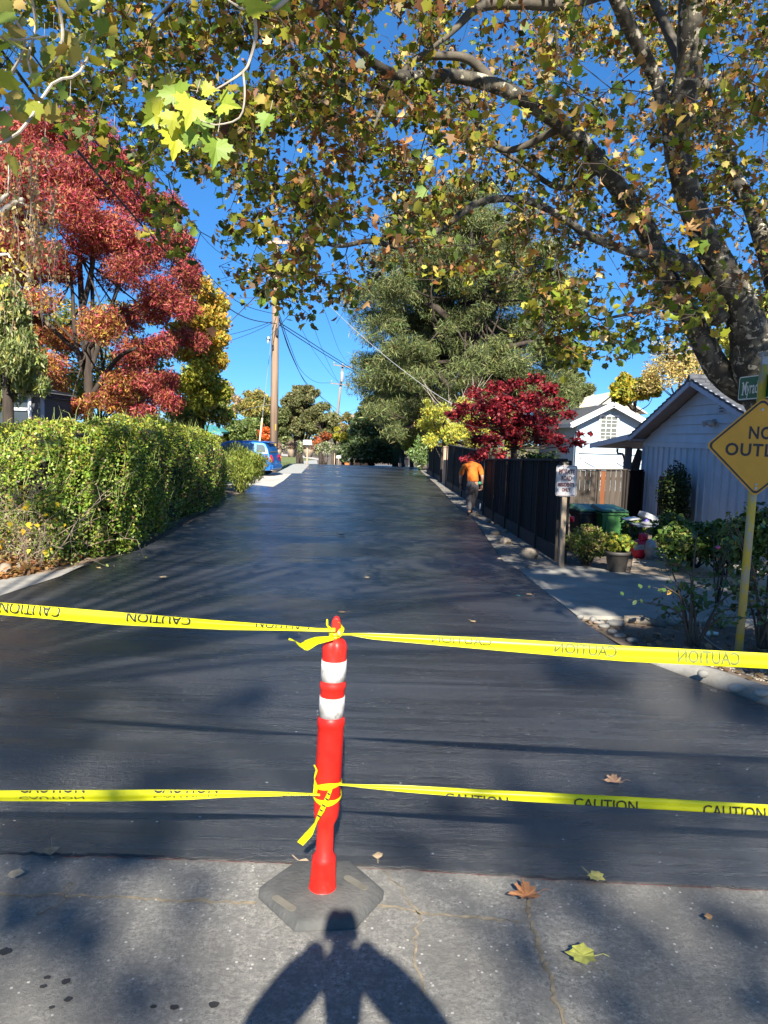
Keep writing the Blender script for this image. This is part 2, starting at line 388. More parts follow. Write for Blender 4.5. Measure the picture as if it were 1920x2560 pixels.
rd = edge+ragged(Rr[::-1], .006) if False else edge+Rr[::-1]+[(1.7, 60), (1.5, 100), (1.5, 140), (-3.0, 140), (-3.0, 100), (-3.4, 60)]+Lr
sheet('sealed_road', rd, .014, SEAL, thick=.02, label='black freshly sealed private road with wet squeegee streaks')
# red paint line remnant along the seam
# --- concrete driveway slab on the right, pale yard paving behind it
CONC = mat('grey_concrete', (.30, .285, .25), .85, .3, 2.5, bmp=.35, bscale=70)
TAN = mat('tan_paving', (.42, .33, .23), .9, .3, 3, bmp=.4, bscale=50)
slab = GP([(1302, 1430), (1326, 1452), (1442, 1543), (1560, 1546), (1700, 1556), (1920, 1566), (2300, 1580), (2500, 1470), (1920, 1487), (1700, 1452), (1560, 1434), (1470, 1421), (1402, 1416)])
sheet('driveway', slab, .022, CONC, thick=.06)
yard = GP([(1575, 1436), (1920, 1489), (2300, 1470), (2300, 1425), (1900, 1418), (1680, 1400), (1590, 1385)])
sheet('yard_paving', yard, .004, TAN)
GRAV = mat('grey_gravel', (.24, .22, .19), .95, .55, 38, bmp=.9, bscale=60)
verge = GP([(1002, 1163), (1055, 1181), (1092, 1213), (1132, 1258), (1183, 1297), (1219, 1348), (1258, 1403), (1304, 1430), (1404, 1414), (1400, 1402), (1211, 1287), (1150, 1235), (1116, 1214), (1069, 1182), (1030, 1162)])
sheet('gravel_verge', verge, .010, GRAV)
bed = GP([(1448, 1550), (1560, 1553), (1920, 1573), (2300, 1590), (2300, 1740), (1920, 1715), (1786, 1690), (1674, 1664), (1600, 1640), (1540, 1606)])
sheet('planting_bed', bed, .004, soil)
# rolled concrete kerb with set stones
KERB = mat('kerb_concrete', (.33, .31, .27), .9, .3, 5, bmp=.5, bscale=50)
mb = MB(); kp = [G(x, y) for x, y in ((1600, 1647), (1674, 1672), (1786, 1706), (1920, 1752), (2150, 1810), (2600, 1880))]
mb.tube([(p[0]-.0, p[1]+.04, .0) for p in kp], [.06, .09, .1, .1, .1, .1], 10, smooth=5)
o = obj('kerb', mb, KERB, smooth=True); o['kind'] = 'structure'
# left: concrete driveway, gravel strip by the blue car, lawn, leafy soil edge
PALE = mat('pale_concrete', (.50, .46, .40), .9, .22, 1.2, bmp=.3, bscale=50)
LGR = mat('pale_gravel', (.38, .385, .35), .95, .35, 25, bmp=.7, bscale=50)
sheet('car_driveway', GP([(632, 1214), (683, 1219), (708, 1204), (731, 1185), (660, 1183), (560, 1184), (420, 1186), (300, 1190), (420, 1212)]), .008, PALE)
sheet('gravel_strip', GP([(731, 1184.5), (754, 1184.5), (806, 1158.5), (792, 1150), (760, 1152), (720, 1168), (690, 1180), (660, 1183)]), .006, LGR)
GRASS = mat('lawn_turf', (.10, .14, .03), .95, .4, 4, c2=(.16, .17, .05), bmp=.8, bscale=40)
lawn = GP([(792, 1151), (760, 1153), (720, 1169), (690, 1181), (640, 1182), (560, 1183), (500, 1150), (640, 1141), (740, 1143)])
sheet('lawn', lawn, .002, GRASS)
sheet('footpath', GP([(692, 1138), (745, 1142.5), (800, 1150.5), (812, 1150), (760, 1139), (700, 1135)]), .009, PALE)
LSOIL = mat('leafy_soil', (.20, .15, .10), .95, .5, 9, c2=(.30, .20, .12), bmp=.7, bscale=40)
sheet('verge_soil', GP([(-900, 1760), (-120, 1528), (0, 1462), (120, 1437), (235, 1402), (200, 1380), (0, 1385), (-900, 1400)]), .004, LSOIL)
sheet('kerb_strip', GP([(-900, 1795), (-120, 1538), (0, 1492), (60, 1472), (150, 1443), (225, 1408), (150, 1428), (0, 1452), (-120, 1490), (-900, 1740)]), .012, KERB)
# blades of the lawn, leaf litter, pebbles
def scatter(poly, n, z0=.0):
    P = np.array(poly); lo = P.min(0); hi = P.max(0); out = []
    while len(out) < n:
        q = lo+(hi-lo)*rng.random((n*2, 2))
        ins = np.zeros(len(q), bool); j = len(P)-1
        for i in range(len(P)):
            c = ((P[i, 1] > q[:, 1]) != (P[j, 1] > q[:, 1])); den = (P[j, 1]-P[i, 1]) or 1e-9
            c &= q[:, 0] < (P[j, 0]-P[i, 0])*(q[:, 1]-P[i, 1])/den+P[i, 0]; ins ^= c; j = i
        out += [tuple(x) for x in q[ins]]
    out = out[:n]; return np.array([(x, y, zg(x, y)+z0) for x, y in out])
P = scatter(lawn, 5000, .04)
leafobj('lawn_grass', [(P, .11, BLADE*np.array([2, 1]), cols(5000, [(.13, .18, .04), (.2, .22, .06)]), dict(droop=-1.5))], LEAF, kind='stuff')
LIT = [(.36, .17, .06), (.42, .24, .09), (.25, .11, .04), (.45, .32, .14)]
lp = GP([(-250, 1500), (0, 1455), (110, 1428), (200, 1405), (215, 1375), (60, 1360), (-250, 1370)])
P = scatter(lp, 3800, .02); P[:, 2] += rng.random(3800)**3*.12
leafobj('leaf_litter', [(P, .085, CURL*np.array([1.5, 1]), cols(3800, LIT), dict(upbias=1.2, curl=.5))], LEAF, kind='stuff')
P = scatter(verge, 500, .02)
leafobj('verge_litter', [(P, .07, CURL*np.array([1.5, 1]), cols(500, LIT+[(.4, .36, .3)]), dict(upbias=1.5, curl=.5))], LEAF, kind='stuff')
P = scatter(bed, 420, .02)
leafobj('bed_litter', [(P, .06, CURL*np.array([1.5, 1]), cols(420, [(.2, .13, .07), (.3, .2, .12)]), dict(upbias=1.5, curl=.5))], LEAF, kind='stuff')
mb = MB(); P = scatter(GP([(1780, 1668), (1930, 1712), (1990, 1690), (1860, 1625), (1790, 1640)]), 260, .0)
for i, p in enumerate(P): s = random.uniform(.008, .02); mb.blob(p, (s, s*1.2, s*.7), 1, .2, i)
o = obj('pea_gravel', mb, mat('pebble', (.45, .38, .28), .8, .5, 20)); o['kind'] = 'stuff'
# seam of red crayon and tar beads along the sealed edge
SEAM = mat('seam_line', (.22, .03, .03), .6, .4, 30); mb = MB(); E2 = ragged(edge0, .002); vs = []
E2 = [p for p in E2 if -1.4 < p[0] < 4]
for i, p in enumerate(E2): h = .0016*random.uniform(.2, 1.4); vs += [(p[0], p[1]-.009+h, .0035), (p[0], p[1]-.009-h, .0035)]
mb.add(vs, [(2*i, 2*i+1, 2*i+3, 2*i+2) for i in range(len(E2)-1) if math.sin(i*.11)+math.sin(i*.031) > -.1]); o = obj('seam_line', mb, SEAM); o['kind'] = 'structure'
# --- cracks in the old asphalt
CRK = mat('crack_fill', (.10, .085, .06), .95, .4, 20, c2=(.32, .26, .17)); 
def crack(name, pts, wd, label, n=7):
    P = [G(x, y, 0) for x, y in pts]; mb = MB(); L = []
    for a, b in zip(P[:-1], P[1:]):
        for k in range(n):
            q = a+(b-a)*k/n; L.append((q[0]+random.uniform(-1, 1)*.012, q[1]+random.uniform(-1, 1)*.012))
    L.append(tuple(P[-1][:2])); vs = []
    for i, p in enumerate(L):
        q = Vector(L[min(i+1, len(L)-1)])-Vector(L[max(0, i-1)]); q = q.normalized(); nn = Vector((-q.y, q.x)); h = wd*random.uniform(.25, 1.0)
        vs += [(p[0]+nn.x*h, p[1]+nn.y*h, .004), (p[0]-nn.x*h, p[1]-nn.y*h, .004)]
    mb.add(vs, [(2*i, 2*i+1, 2*i+3, 2*i+2) for i in range(len(L)-1)])
    o = obj(name, mb, CRK); o['kind'] = 'structure'; o['label'] = label
crack('crack', [(-80, 2234), (150, 2240), (330, 2248), (470, 2252), (640, 2260)], .009, 'long crack running left across the old asphalt')
crack('crack', [(950, 2262), (1060, 2285), (1180, 2292), (1300, 2306)], .009, 'sandy crack right of the rubber base')
crack('crack', [(1325, 2240), (1322, 2300), (1345, 2370), (1372, 2430), (1390, 2500), (1425, 2600)], .010, 'long crack running toward the camera on the right')
crack('crack', [(180, 2205), (168, 2232), (150, 2262), (90, 2290)], .005, 'short crack branching on the left')
crack('crack', [(960, 2180), (1010, 2230), (1050, 2290), (1035, 2380), (1062, 2500)], .005, 'faint crack beside the rubber base')
STAIN = mat('oil_stain', (.03, .03, .03), .6, .3, 20)
for i, (x, y, s) in enumerate([(118, 2445, .010), (165, 2455, .014), (108, 2468, .01), (170, 2500, .012), (12, 2380, .02), (535, 2513, .015), (435, 2520, .012), (384, 2519, .009), (130, 2520, .008)]):
    p = G(x, y, 0); mb = MB(); k = 14; mb.add([(p[0]+math.cos(t*6.283/k)*s*random.uniform(.75, 1.2)*1.2, p[1]+math.sin(t*6.283/k)*s*random.uniform(.75, 1.2), .0035) for t in range(k)], [tuple(range(k))])
    o = obj('stain', mb, STAIN); o['kind'] = 'structure'
# ================================================================== TUBE POST AND TAPES
ORG = mat('orange_plastic', (.66, .008, .003), .42, .18, 9, c2=(.56, .022, .012), bmp=.12, bscale=30)
def grime(m, c=(.10, .05, .04), lo=.60, hi=.68, sc=11):
    nt = m.node_tree; bs = nt.nodes['Principled BSDF']; s = bs.inputs['Base Color'].links[0].from_socket
    f = noise(nt, sc, 8, .75, (1, 1, .5)); nt.links.new(mixc(nt, ramp(nt, f, lo, hi, 0, .75), s, c), bs.inputs['Base Color'])
grime(ORG)
RUB = mat('black_rubber', (.055, .056, .053), .85, .45, 9, c2=(.105, .102, .094), bmp=.5, bscale=60)
REFL = mat('reflective_band', (.58, .57, .55), .4, .4, 20, c2=(.36, .34, .30)); grime(REFL, (.16, .14, .12), .56, .62, 40)
pc = G(803, 2236, .037); Y0 = pc[1]+.055
def zat(py, y=Y0, px=820): return D(px, py, y)[2]
post = thing('tube_delineator', 'orange plastic tube post with two scuffed white bands on a black rubber base', 'delineator post', (pc[0], Y0, 0))
base2d = [G(x, y, .0)[:2] for x, y in ((738, 2163), (878, 2163), (958, 2232), (955, 2250), (888, 2322), (738, 2330), (648, 2246), (650, 2225))]
bc = np.mean(base2d, 0); mb = MB(); k = len(base2d)
lv = [(1.02, 0.0), (1.01, .010), (.93, .030), (.87, .037)]
vs = [(bc[0]+(p[0]-bc[0])*s, bc[1]+(p[1]-bc[1])*s, z) for s, z in lv for p in base2d]
mb.add(vs, [(i*k+j, i*k+(j+1) % k, (i+1)*k+(j+1) % k, (i+1)*k+j) for i in range(3) for j in range(k)]+[tuple(3*k+j for j in range(k)), tuple(range(k-1, -1, -1))])
base = obj('rubber_base', mb, RUB, post, bevel=.004)
hole = mat('hand_hole', (.16, .15, .12), .9, .3, 10)
for (x, y, an) in ((710, 2253, -42), (890, 2202, -42)):
    p = G(x, y, .046); mb = MB(); a = R(an); mb.prism(rrect(.13, .033, .015), (p[0], p[1], .0395), (math.cos(a), math.sin(a), 0), (-math.sin(a), math.cos(a), 0), .002)
    obj('hand_slot', mb, hole, base)
# profile measured down the tube (pixel row, diameter in metres)
def dm(wpx, py):
    z = zat(py); zc = Y0*math.cos(PITCH)+(H-z)*math.sin(PITCH); return wpx/F*zc/2
prof = [(2240, 71), (2225, 72), (2212, 68), (2180, 63), (2150, 61), (2139, 58), (2128, 43), (2065, 42), (2058, 44), (2038, 61), (2020, 64), (1900, 66), (1830, 66), (1815, 66), (1808, 70), (1799, 70), (1791, 65), (1788, 61), (1722, 61), (1717, 65), (1712, 67), (1706, 65), (1700, 61), (1640, 61), (1630, 62), (1618, 63), (1608, 60), (1600, 52), (1594, 34), (1590, 24)]
P2 = [(dm(wd, py), zat(py)-.0) for py, wd in prof]; P2[0] = (P2[0][0], .035)
topz = zat(1540); LX = .030/topz
def lobes(t, z): return 1-(.13*max(0, math.sin(3*t+.6))**2 if zat(1632) < z < zat(1596) else 0)
mb = MB(); mb.lathe(P2, (pc[0], Y0, 0), 40, (LX, 0), lobes); obj('tube', mb, ORG, post, smooth=True)
mb = MB(); z0 = zat(1594); z1 = topz; cx = pc[0]+LX*z1
mb.lathe([(.016, z0-.01), (.014, z0+.012), (.014, z0+.03)], (pc[0], Y0, 0), 16, (LX, 0))
hw = .0165; pts = [(-hw, z0+.028), (-hw*1.05, z1-.02), (-hw*.7, z1-.006), (0, z1), (hw*.7, z1-.006), (hw*1.05, z1-.02), (hw, z0+.028)]
mb.prism(pts, (cx, Y0-.02, 0), (1, 0, 0), (0, 0, 1), .04); obj('grab_knob', mb, ORG, post, bevel=.006)
def band(py0, py1):
    mb = MB(); n = 5; z0 = zat(py0); z1 = zat(py1); r = dm(61, (py0+py1)/2)+.0016
    mb.lathe([(r-.001, z0), (r+.0004, z0+.0005), (r+.0004, z1-.0005), (r-.001, z1)], (pc[0], Y0, 0), 40, (LX, 0)); return obj('reflective_band', mb, REFL, post, smooth=True)
band(1788, 1738); b2 = band(1698, 1648)
# --- caution tapes
YEL = None
m, nt, bs = newmat('yellow_film'); bs.inputs['Base Color'].default_value = (.82, .80, .01, 1); bs.inputs['Roughness'].default_value = .32
tr = nt.nodes.new('ShaderNodeBsdfTranslucent'); tr.inputs['Color'].default_value = (.85, .75, .02, 1); mx = nt.nodes.new('ShaderNodeMixShader'); mx.inputs[0].default_value = .25
nt.links.new(bs.outputs[0], mx.inputs[1]); nt.links.new(tr.outputs[0], mx.inputs[2]); nt.links.new(mx.outputs[0], nt.nodes['Material Output'].inputs['Surface']); YEL = m
INK = mat('black_ink', (.02, .02, .015), .5, .2, 20); FAINT = mat('ink_seen_through_film', (.13, .15, .02), .6, .1, 20)
def rib(px0, px1, top, bot, y0, y1):
    """returns a function (u 0..1, v 0..1) -> point of the tape; edges given as pixel polylines"""
    tx = [a for a, b in top]; ty = [b for a, b in top]; bx = [a for a, b in bot]; by = [b for a, b in bot]
    def f(u, v):
        px = px0+(px1-px0)*u; yy = y0+(y1-y0)*u
        a = D(px, np.interp(px, tx, ty), yy); b = D(px, np.interp(px, bx, by), yy-.004)
        q = a+(b-a)*v; q = q+np.array([0, -.006*math.sin(math.pi*v)+.003*math.sin(3*math.pi*v+u*9), 0]); return q
    return f
def tape(px0, px1, top, bot, y0, y1, label, words, mirror=None):
    fn = rib(px0, px1, top, bot, y0, y1); t = thing('caution_tape', label, 'caution tape', fn(.5, .5), group='yellow caution tapes tied to the post')
    mb = MB(); n = 220; m_ = 6
    mb.add([fn(i/n, j/m_) for i in range(n+1) for j in range(m_+1)], [(i*(m_+1)+j, i*(m_+1)+j+1, (i+1)*(m_+1)+j+1, (i+1)*(m_+1)+j) for i in range(n) for j in range(m_)])
    obj('film', mb, YEL, t, smooth=True)
    mb = MB(); mf = MB()
    for (xa, xb, va, vb, flipx, flipv, faint) in words:
        # word fills pixel columns xa..xb and tape rows va..vb (may run past the folded edge)
        v, f = textmesh('CAUTION', 1.0, bold=.012); A = np.array(v); lo = A.min(0); hi = A.max(0)
        bm = bmesh.new(); V_ = []
        for a, b in v:
            s = (a-lo[0])/(hi[0]-lo[0]); q = (b-lo[1])/(hi[1]-lo[1])
            if flipx: s = 1-s
            q = q if flipv else 1-q
            V_.append(bm.verts.new((((xa+(xb-xa)*s)-px0)/(px1-px0), va+(vb-va)*q, 0)))
        for fc in f:
            try: bm.faces.new([V_[i] for i in fc])
            except ValueError: pass
        for co, no in (((0, .02, 0), (0, -1, 0)), ((0, .98, 0), (0, 1, 0)), ((0.002, 0, 0), (-1, 0, 0)), ((.998, 0, 0), (1, 0, 0))):
            bmesh.ops.bisect_plane(bm, geom=bm.verts[:]+bm.edges[:]+bm.faces[:], plane_co=co, plane_no=no, clear_outer=True)
        for q in (.17, .33, .5, .67, .83): bmesh.ops.bisect_plane(bm, geom=bm.verts[:]+bm.edges[:]+bm.faces[:], plane_co=(0, q, 0), plane_no=(0, 1, 0))
        bm.verts.index_update(); off = np.array([0, -.0022, 0])
        (mf if faint else mb).add([fn(a.co.x, a.co.y)+off for a in bm.verts], [tuple(p.index for p in fc.verts) for fc in bm.faces]); bm.free()
    if mb.v: obj('lettering', mb, INK, t)
    if mf.v: obj('lettering', mf, FAINT, t)
    return t
tape(-1600, 838, [(-1600, 1408), (-260, 1490), (0, 1506), (300, 1531), (560, 1553), (700, 1563), (800, 1571), (838, 1570)], [(-1600, 1436), (-260, 1518), (0, 1537), (300, 1562), (560, 1574), (700, 1576), (800, 1579), (838, 1580)], Y0+.14, Y0-.03,
     'upper left caution tape with upside down lettering, tied at the orange knob', [(x, x+156, -.2, .75, 1, 1, 0) for x in (-1450, -1127, -804, -481)]+[(-162, -8, -.2, .7, 1, 1, 0), (0, 152, -.15, .80, 1, 1, 0), (318, 478, -.1, .68, 1, 1, 0), (640, 775, -.8, .55, 1, 1, 0)])
tape(840, 3600, [(840, 1585), (880, 1583), (930, 1583), (1200, 1594), (1560, 1615), (1920, 1633), (2250, 1650), (3600, 1720)], [(840, 1588), (880, 1589), (930, 1598), (1200, 1622), (1560, 1653), (1920, 1672), (2250, 1692), (3600, 1770)], Y0-.03, Y0-.1,
     'upper right caution tape with faint mirrored lettering showing through', [(x, x+156, .02, .84, 1, 0, 1) for x in (2001, 2309, 2617, 2925, 3233)]+[(1078, 1228, -.05, .62, 1, 0, 1), (1385, 1541, -.0, .78, 1, 0, 1), (1693, 1848, .02, .84, 1, 0, 1)])
tape(-1600, 800, [(-1600, 1964), (-260, 1974), (0, 1976), (380, 1975), (560, 1977), (700, 1980), (790, 1984), (800, 1985)], [(-1600, 2016), (-260, 2006), (0, 2003), (300, 2003), (480, 1998), (560, 1993), (700, 1990), (790, 1988), (800, 1989)], Y0+.05, Y0-.05,
     'lower left caution tape with its lettering cut off by the folded upper edge', [(x, x+162, -.75, .22, 0, 0, 0) for x in (-1622, -1288, -954, -620, -286)]+[(48, 212, -.75, .22, 0, 0, 0), (50, 212, .45, .80, 0, 1, 1), (382, 545, -.75, .24, 0, 0, 0), (384, 543, .45, .8, 0, 1, 1), (705, 775, -.3, .9, 0, 0, 0)])
tape(848, 3600, [(848, 1959), (900, 1961), (1000, 1963), (1250, 1977), (1560, 1992), (1920, 2011), (2250, 2027), (3600, 2098)], [(848, 1963), (900, 1969), (1000, 1979), (1250, 1999), (1560, 2018), (1920, 2040), (2250, 2060), (3600, 2136)], Y0-.05, Y0-.1,
     'lower right caution tape with upright lettering cut off along its lower edge', [(x, x+157, .25, 1.35, 0, 0, 0) for x in (2078, 2400, 2722, 3044, 3366)]+[(1112, 1270, .62, 1.9, 0, 0, 0), (1434, 1593, .25, 1.35, 0, 0, 0), (1756, 1912, .25, 1.35, 0, 0, 0)])
# knots and torn tails, one film each
def strip(mb, pts, wds, twist=None, seg=5):
    """narrow film following 3D points; wds widths; twist angles"""
    n = len(pts); P = [Vector(map(float, p)) for p in pts]
    Q = []; W = []; A = []
    tw = twist or [0]*n
    for i in range(n-1):
        for k in range(seg):
            t = k/seg; Q.append(P[i].lerp(P[i+1], t)); W.append(wds[i]*(1-t)+wds[i+1]*t); A.append(tw[i]*(1-t)+tw[i+1]*t)
    Q.append(P[-1]); W.append(wds[-1]); A.append(tw[-1]); vs = []
    for i, q in enumerate(Q):
        d = (Q[min(i+1, len(Q)-1)]-Q[max(i-1, 0)]).normalized(); s = d.cross(Vector((0, -1, 0))).normalized(); nn = s.cross(d)
        a = s*math.cos(A[i])+nn*math.sin(A[i])
        j = random.uniform(-.0012, .0012); vs += [q+a*W[i]/2+nn*j, q-nn*.002, q-a*W[i]/2+nn*j]
    mb.add(vs, [(3*i+k, 3*i+k+1, 3*i+4+k, 3*i+3+k) for i in range(len(Q)-1) for k in (0, 1)])
def P3(px, py, dy=-.06): return D(px, py, Y0+dy)
t = thing('tape_knot', 'crumpled yellow tape knotted under the orange knob with a torn tail', 'caution tape', P3(835, 1582), group='knotted ends of caution tape')
mb = MB(); strip(mb, [P3(833, 1595), P3(790, 1602), P3(765, 1614), P3(750, 1612), P3(738, 1602), P3(722, 1597)], [.015, .035, .045, .02, .012, .01], [0, .3, .2, .6, 1, .3])
obj('tail', mb, YEL, t, smooth=True)
mb = MB()
cz = zat(1584); ccx = pc[0]+LX*cz
for k, (dz, rr) in enumerate(((0, .024), (.006, .021), (-.006, .022))):
    ring_ = [(ccx+rr*math.cos(a), Y0+rr*math.sin(a), cz+dz+.006*math.sin(a*2+k)) for a in np.linspace(0, 6.283, 14)]
    mb.tube(ring_, [random.uniform(.004, .008) for _ in ring_], 5)
strip(mb, [P3(846, 1588, -.04), P3(856, 1572, -.03), P3(852, 1560, -.02), P3(844, 1556, -.02)], [.02, .022, .016, .008], [0, .8, 1.2, .5])
strip(mb, [P3(828, 1574, -.04), P3(818, 1563, -.03), P3(818, 1548, -.03)], [.012, .014, .006], [.4, .9, .3]); obj('knot', mb, YEL, t, smooth=True)
t = thing('tape_knot', 'yellow tape wound round the middle of the orange tube, torn tail hanging down', 'caution tape', P3(815, 1980), group='knotted ends of caution tape')
mb = MB(); strip(mb, [P3(830, 1962, -.085), P3(822, 1985, -.09), P3(805, 2025, -.09), P3(790, 2055, -.085), P3(772, 2085, -.08), P3(750, 2110, -.08)], [.012, .018, .022, .02, .035, .03], [.2, .5, .3, .9, .4, .2])
tl = obj('tail', mb, YEL, t, smooth=True)
mb = MB()
for (x, y, wd) in ((822, 1985, .012), (817, 1998, .014), (809, 2014, .016), (803, 2026, .014), (797, 2040, .014)):
    p = P3(x, y, -.094); mb.box(p, (wd, .001, .006), 0, Matrix.Rotation(.5, 3, 'Y'))
obj('lettering', mb, INK, tl)
mb = MB(); strip(mb, [P3(786, 1990, -.05), P3(790, 1965, -.06), P3(786, 1945, -.05), P3(792, 1925, -.05), P3(785, 1912, -.05)], [.014, .022, .016, .008, .006], [.3, .7, 1.2, .5, .2]); obj('tail', mb, YEL, t, smooth=True)
def wrap(za, zb, wd, rr, ph=0):
    mb = MB(); n = 40; vs = []
    for i in range(n+1):
        a = 2*math.pi*i/n; zc = za+(zb-za)*(math.sin(a+ph)*.5+.5); x0 = pc[0]+LX*zc
        for q in (-.5, 0, .5): vs.append((x0+(rr+.002*(q == 0))*math.cos(a), Y0+(rr+.002*(q == 0))*math.sin(a), zc+q*wd*(.75+.25*math.sin(a*3))))
    mb.add(vs, [(3*i+k, 3*i+k+1, 3*i+4+k, 3*i+3+k) for i in range(n) for k in (0, 1)]); return mb
rr = dm(66, 1970)+.003
obj('wrap', wrap(zat(1968), zat(1950), .028, rr, 2.6), YEL, t, smooth=True); obj('wrap', wrap(zat(1992), zat(1978), .026, rr+.001, 0), YEL, t, smooth=True)
# ================================================================== SIGNS ON THE RIGHT
GALV = mat('galvanised_steel', (.36, .38, .38), .5, .3, 12, metal=.4)
m, nt, bs = newmat('peeling_yellow_paint')
f = ramp(nt, noise(nt, 9, 6, .7, (1, 1, .35)), .50, .56); tc = nt.nodes.new('ShaderNodeTexCoord'); sx = nt.nodes.new('ShaderNodeSeparateXYZ'); nt.links.new(tc.outputs['Object'], sx.inputs[0])
lowm = ramp(nt, sx.outputs[2], .15, .75, 1, 0); mm = nt.nodes.new('ShaderNodeMath'); mm.operation = 'MAXIMUM'
m2 = nt.nodes.new('ShaderNodeMath'); m2.operation = 'MULTIPLY'; nt.links.new(lowm, m2.inputs[0]); nt.links.new(ramp(nt, noise(nt, 7, 4, .6), .35, .6), m2.inputs[1])
nt.links.new(f, mm.inputs[0]); nt.links.new(m2.outputs[0], mm.inputs[1])
m3 = nt.nodes.new('ShaderNodeMath'); m3.operation = 'MULTIPLY'; m3.inputs[1].default_value = .75; nt.links.new(mm.outputs[0], m3.inputs[0])
nt.links.new(mixc(nt, m3.outputs[0], (.50, .36, .03), (.30, .30, .27)), bs.inputs['Base Color']); bs.inputs['Roughness'].default_value = .6; PEEL = m
SY = mat('sign_yellow', (.60, .29, .004), .42, .18, 3); BLK = mat('sign_black', (.015, .013, .015), .5, .2, 5)
pb = G(1845, 1645); yp = pb[1]
pt = D(1897, 1060, yp); lean = (pt-pb)/(pt[2]-pb[2])
def onpole(z): return pb+lean*(z-pb[2])
t = thing('road_sign', 'yellow diamond no outlet sign with green street name plate on a peeling yellow pole', 'road sign', pb)
mb = MB(); mb.tube([onpole(-.05), onpole(1.2), onpole(2.62)], .036, 14); obj('pole', mb, PEEL, t, smooth=True)
zc = D(1898, 1118, yp-.06)
up_ = Vector(lean).normalized(); rx = Vector((math.cos(R(-14)), math.sin(R(-14)), 0)); rx = (rx-up_*rx.dot(up_)).normalized()
hd = .435; dia = []
for cx, cy in ((1, 0), (0, 1), (-1, 0), (0, -1)):
    rr = .04; c0 = Vector((cx, cy))*(hd-rr*1.414); a0 = math.atan2(cy, cx)
    for k in range(5): a = a0-R(45)+R(90)*k/4; dia.append((c0.x+rr*math.cos(a), c0.y+rr*math.sin(a)))
so_ = Vector(zc)
mb = MB(); mb.prism(dia, so_, rx, up_, .004); pl = obj('diamond_plate', mb, SY, t)
mb = MB(); ring(mb, [(a*.965, b*.965) for a, b in dia], [(a*.915, b*.915) for a, b in dia], so_, rx, up_); obj('border', mb, BLK, pl)
mb = MB(); addtext(mb, 'NO', .150, so_+up_*.118, rx, up_, bold=.004, spacing=1.1, width=.187); addtext(mb, 'OUTLET', .150, so_-up_*.032, rx, up_, bold=.004, spacing=1.12, width=.548); obj('lettering', mb, BLK, pl)
mb = MB(); nn = rx.cross(up_)
for q in (.325, -.325):
    mb.tube([so_+up_*q, so_+up_*q+nn*.006], .011, 10)
mb.box(so_-up_*.36+nn*.003, (.022, .004, .022)); obj('bolt', mb, GALV, pl)
# street name plate, turned away from us
GRN = mat('sign_green', (.006, .12, .045), .4, .2, 4); WHT = mat('sign_white', (.72, .76, .72), .45, .15, 5)
dx = Vector((.09, -.996, 0)).normalized(); upz = Vector((lean[0]*.8, 0, 1)).normalized()
c0 = Vector(D(1847, 972, yp+.42)); ln = .95; cc = c0+dx*(ln/2)
mb = MB(); mb.prism(rrect(ln, .215, .022), cc, dx, upz, .004); pl = obj('street_name_plate', mb, GRN, t)
mb = MB(); ring(mb, rrect(ln-.004, .211, .02), rrect(ln-.024, .191, .014), cc, dx, upz); obj('border', mb, WHT, pl)
mb = MB(); st = cc-dx*(ln/2-.06)-upz*.005
v, f = textmesh('Myradel', .158, sx=.62, bold=.002, align='LEFT', spacing=1.02)
nn = dx.cross(upz); mb.add([st+dx*a+upz*b+nn*.0025 for a, b in v], f)
for xx, yy in ((.012, -.054), (.076, -.054), (.008, .052), (.080, .052)):   # small serifs
    mb.box(st+dx*(xx)+upz*yy+nn*.003, (.001, .001, .001)) if False else mb.add([st+dx*(xx+a)+upz*(yy+b)+nn*.0027 for a, b in ((-.016, -.005), (.016, -.005), (.016, .005), (-.016, .005))], [(0, 1, 2, 3)])
obj('lettering', mb, WHT, pl)
mb = MB(); pt2 = onpole(2.62); mb.beam(pt2, pt2+np.array([0, 0, .1]), .05, .03, (0, 1, 0)); mb.beam(Vector(pt2)+Vector((0, 0, .09))-dx*.08, Vector(pt2)+Vector((0, 0, .09))+dx*.08, .02, .04); obj('bracket', mb, GALV, t)
# private road sign on a wooden post
WOOD = mat('weathered_post_wood', (.33, .25, .17), .85, .4, 5, bmp=.5, bscale=30, stretch=(1, 1, .15))
pb = G(1402, 1420); yp = pb[1]; pt = D(1414, 1155, yp)
t = thing('private_road_sign', 'white sign with red lettering reading private road residents only on a wooden post', 'road sign', pb)
mb = MB(); mb.beam(pb-np.array([0, 0, .1]), pt, .075, .09, (0, 1, 0)); obj('post', mb, WOOD, t, bevel=.006)
upv = Vector(pt-pb).normalized(); rx = Vector((.985, -.17, 0)); rx = (rx-upv*rx.dot(upv)).normalized(); c0 = Vector(D(1416, 1202, yp-.07))
m, nt, bs = newmat('white_sign_face'); nt.links.new(mixc(nt, ramp(nt, noise(nt, 7, 3, .5), .4, .65), (.56, .54, .53), (.50, .49, .48)), bs.inputs['Base Color']); bs.inputs['Roughness'].default_value = .35; SW = m
RED = mat('sign_red', (.12, .002, .005), .45, .2, 10)
mb = MB(); mb.prism(rrect(.305, .457, .03), c0, rx, upv, .004); pl = obj('plate', mb, SW, t)
mb = MB(); ring(mb, rrect(.288, .440, .026), rrect(.277, .429, .02), c0, rx, upv); obj('border', mb, RED, pl)
mb = MB()
for s, z, k, w_ in (('PRIVATE', .128, .100, .232), ('ROAD', .034, .100, .150), ('RESIDENTS', -.062, .072, .232), ('ONLY', -.137, .072, .125)):
    addtext(mb, s, k, c0+upv*z, rx, upv, bold=.0035, width=w_)
obj('lettering', mb, RED, pl)
mb = MB(); nn = rx.cross(upv)
for q in (.195, -.195): mb.tube([c0+upv*q, c0+upv*q+nn*.004], .006, 8)
obj('bolt', mb, BLK, pl)
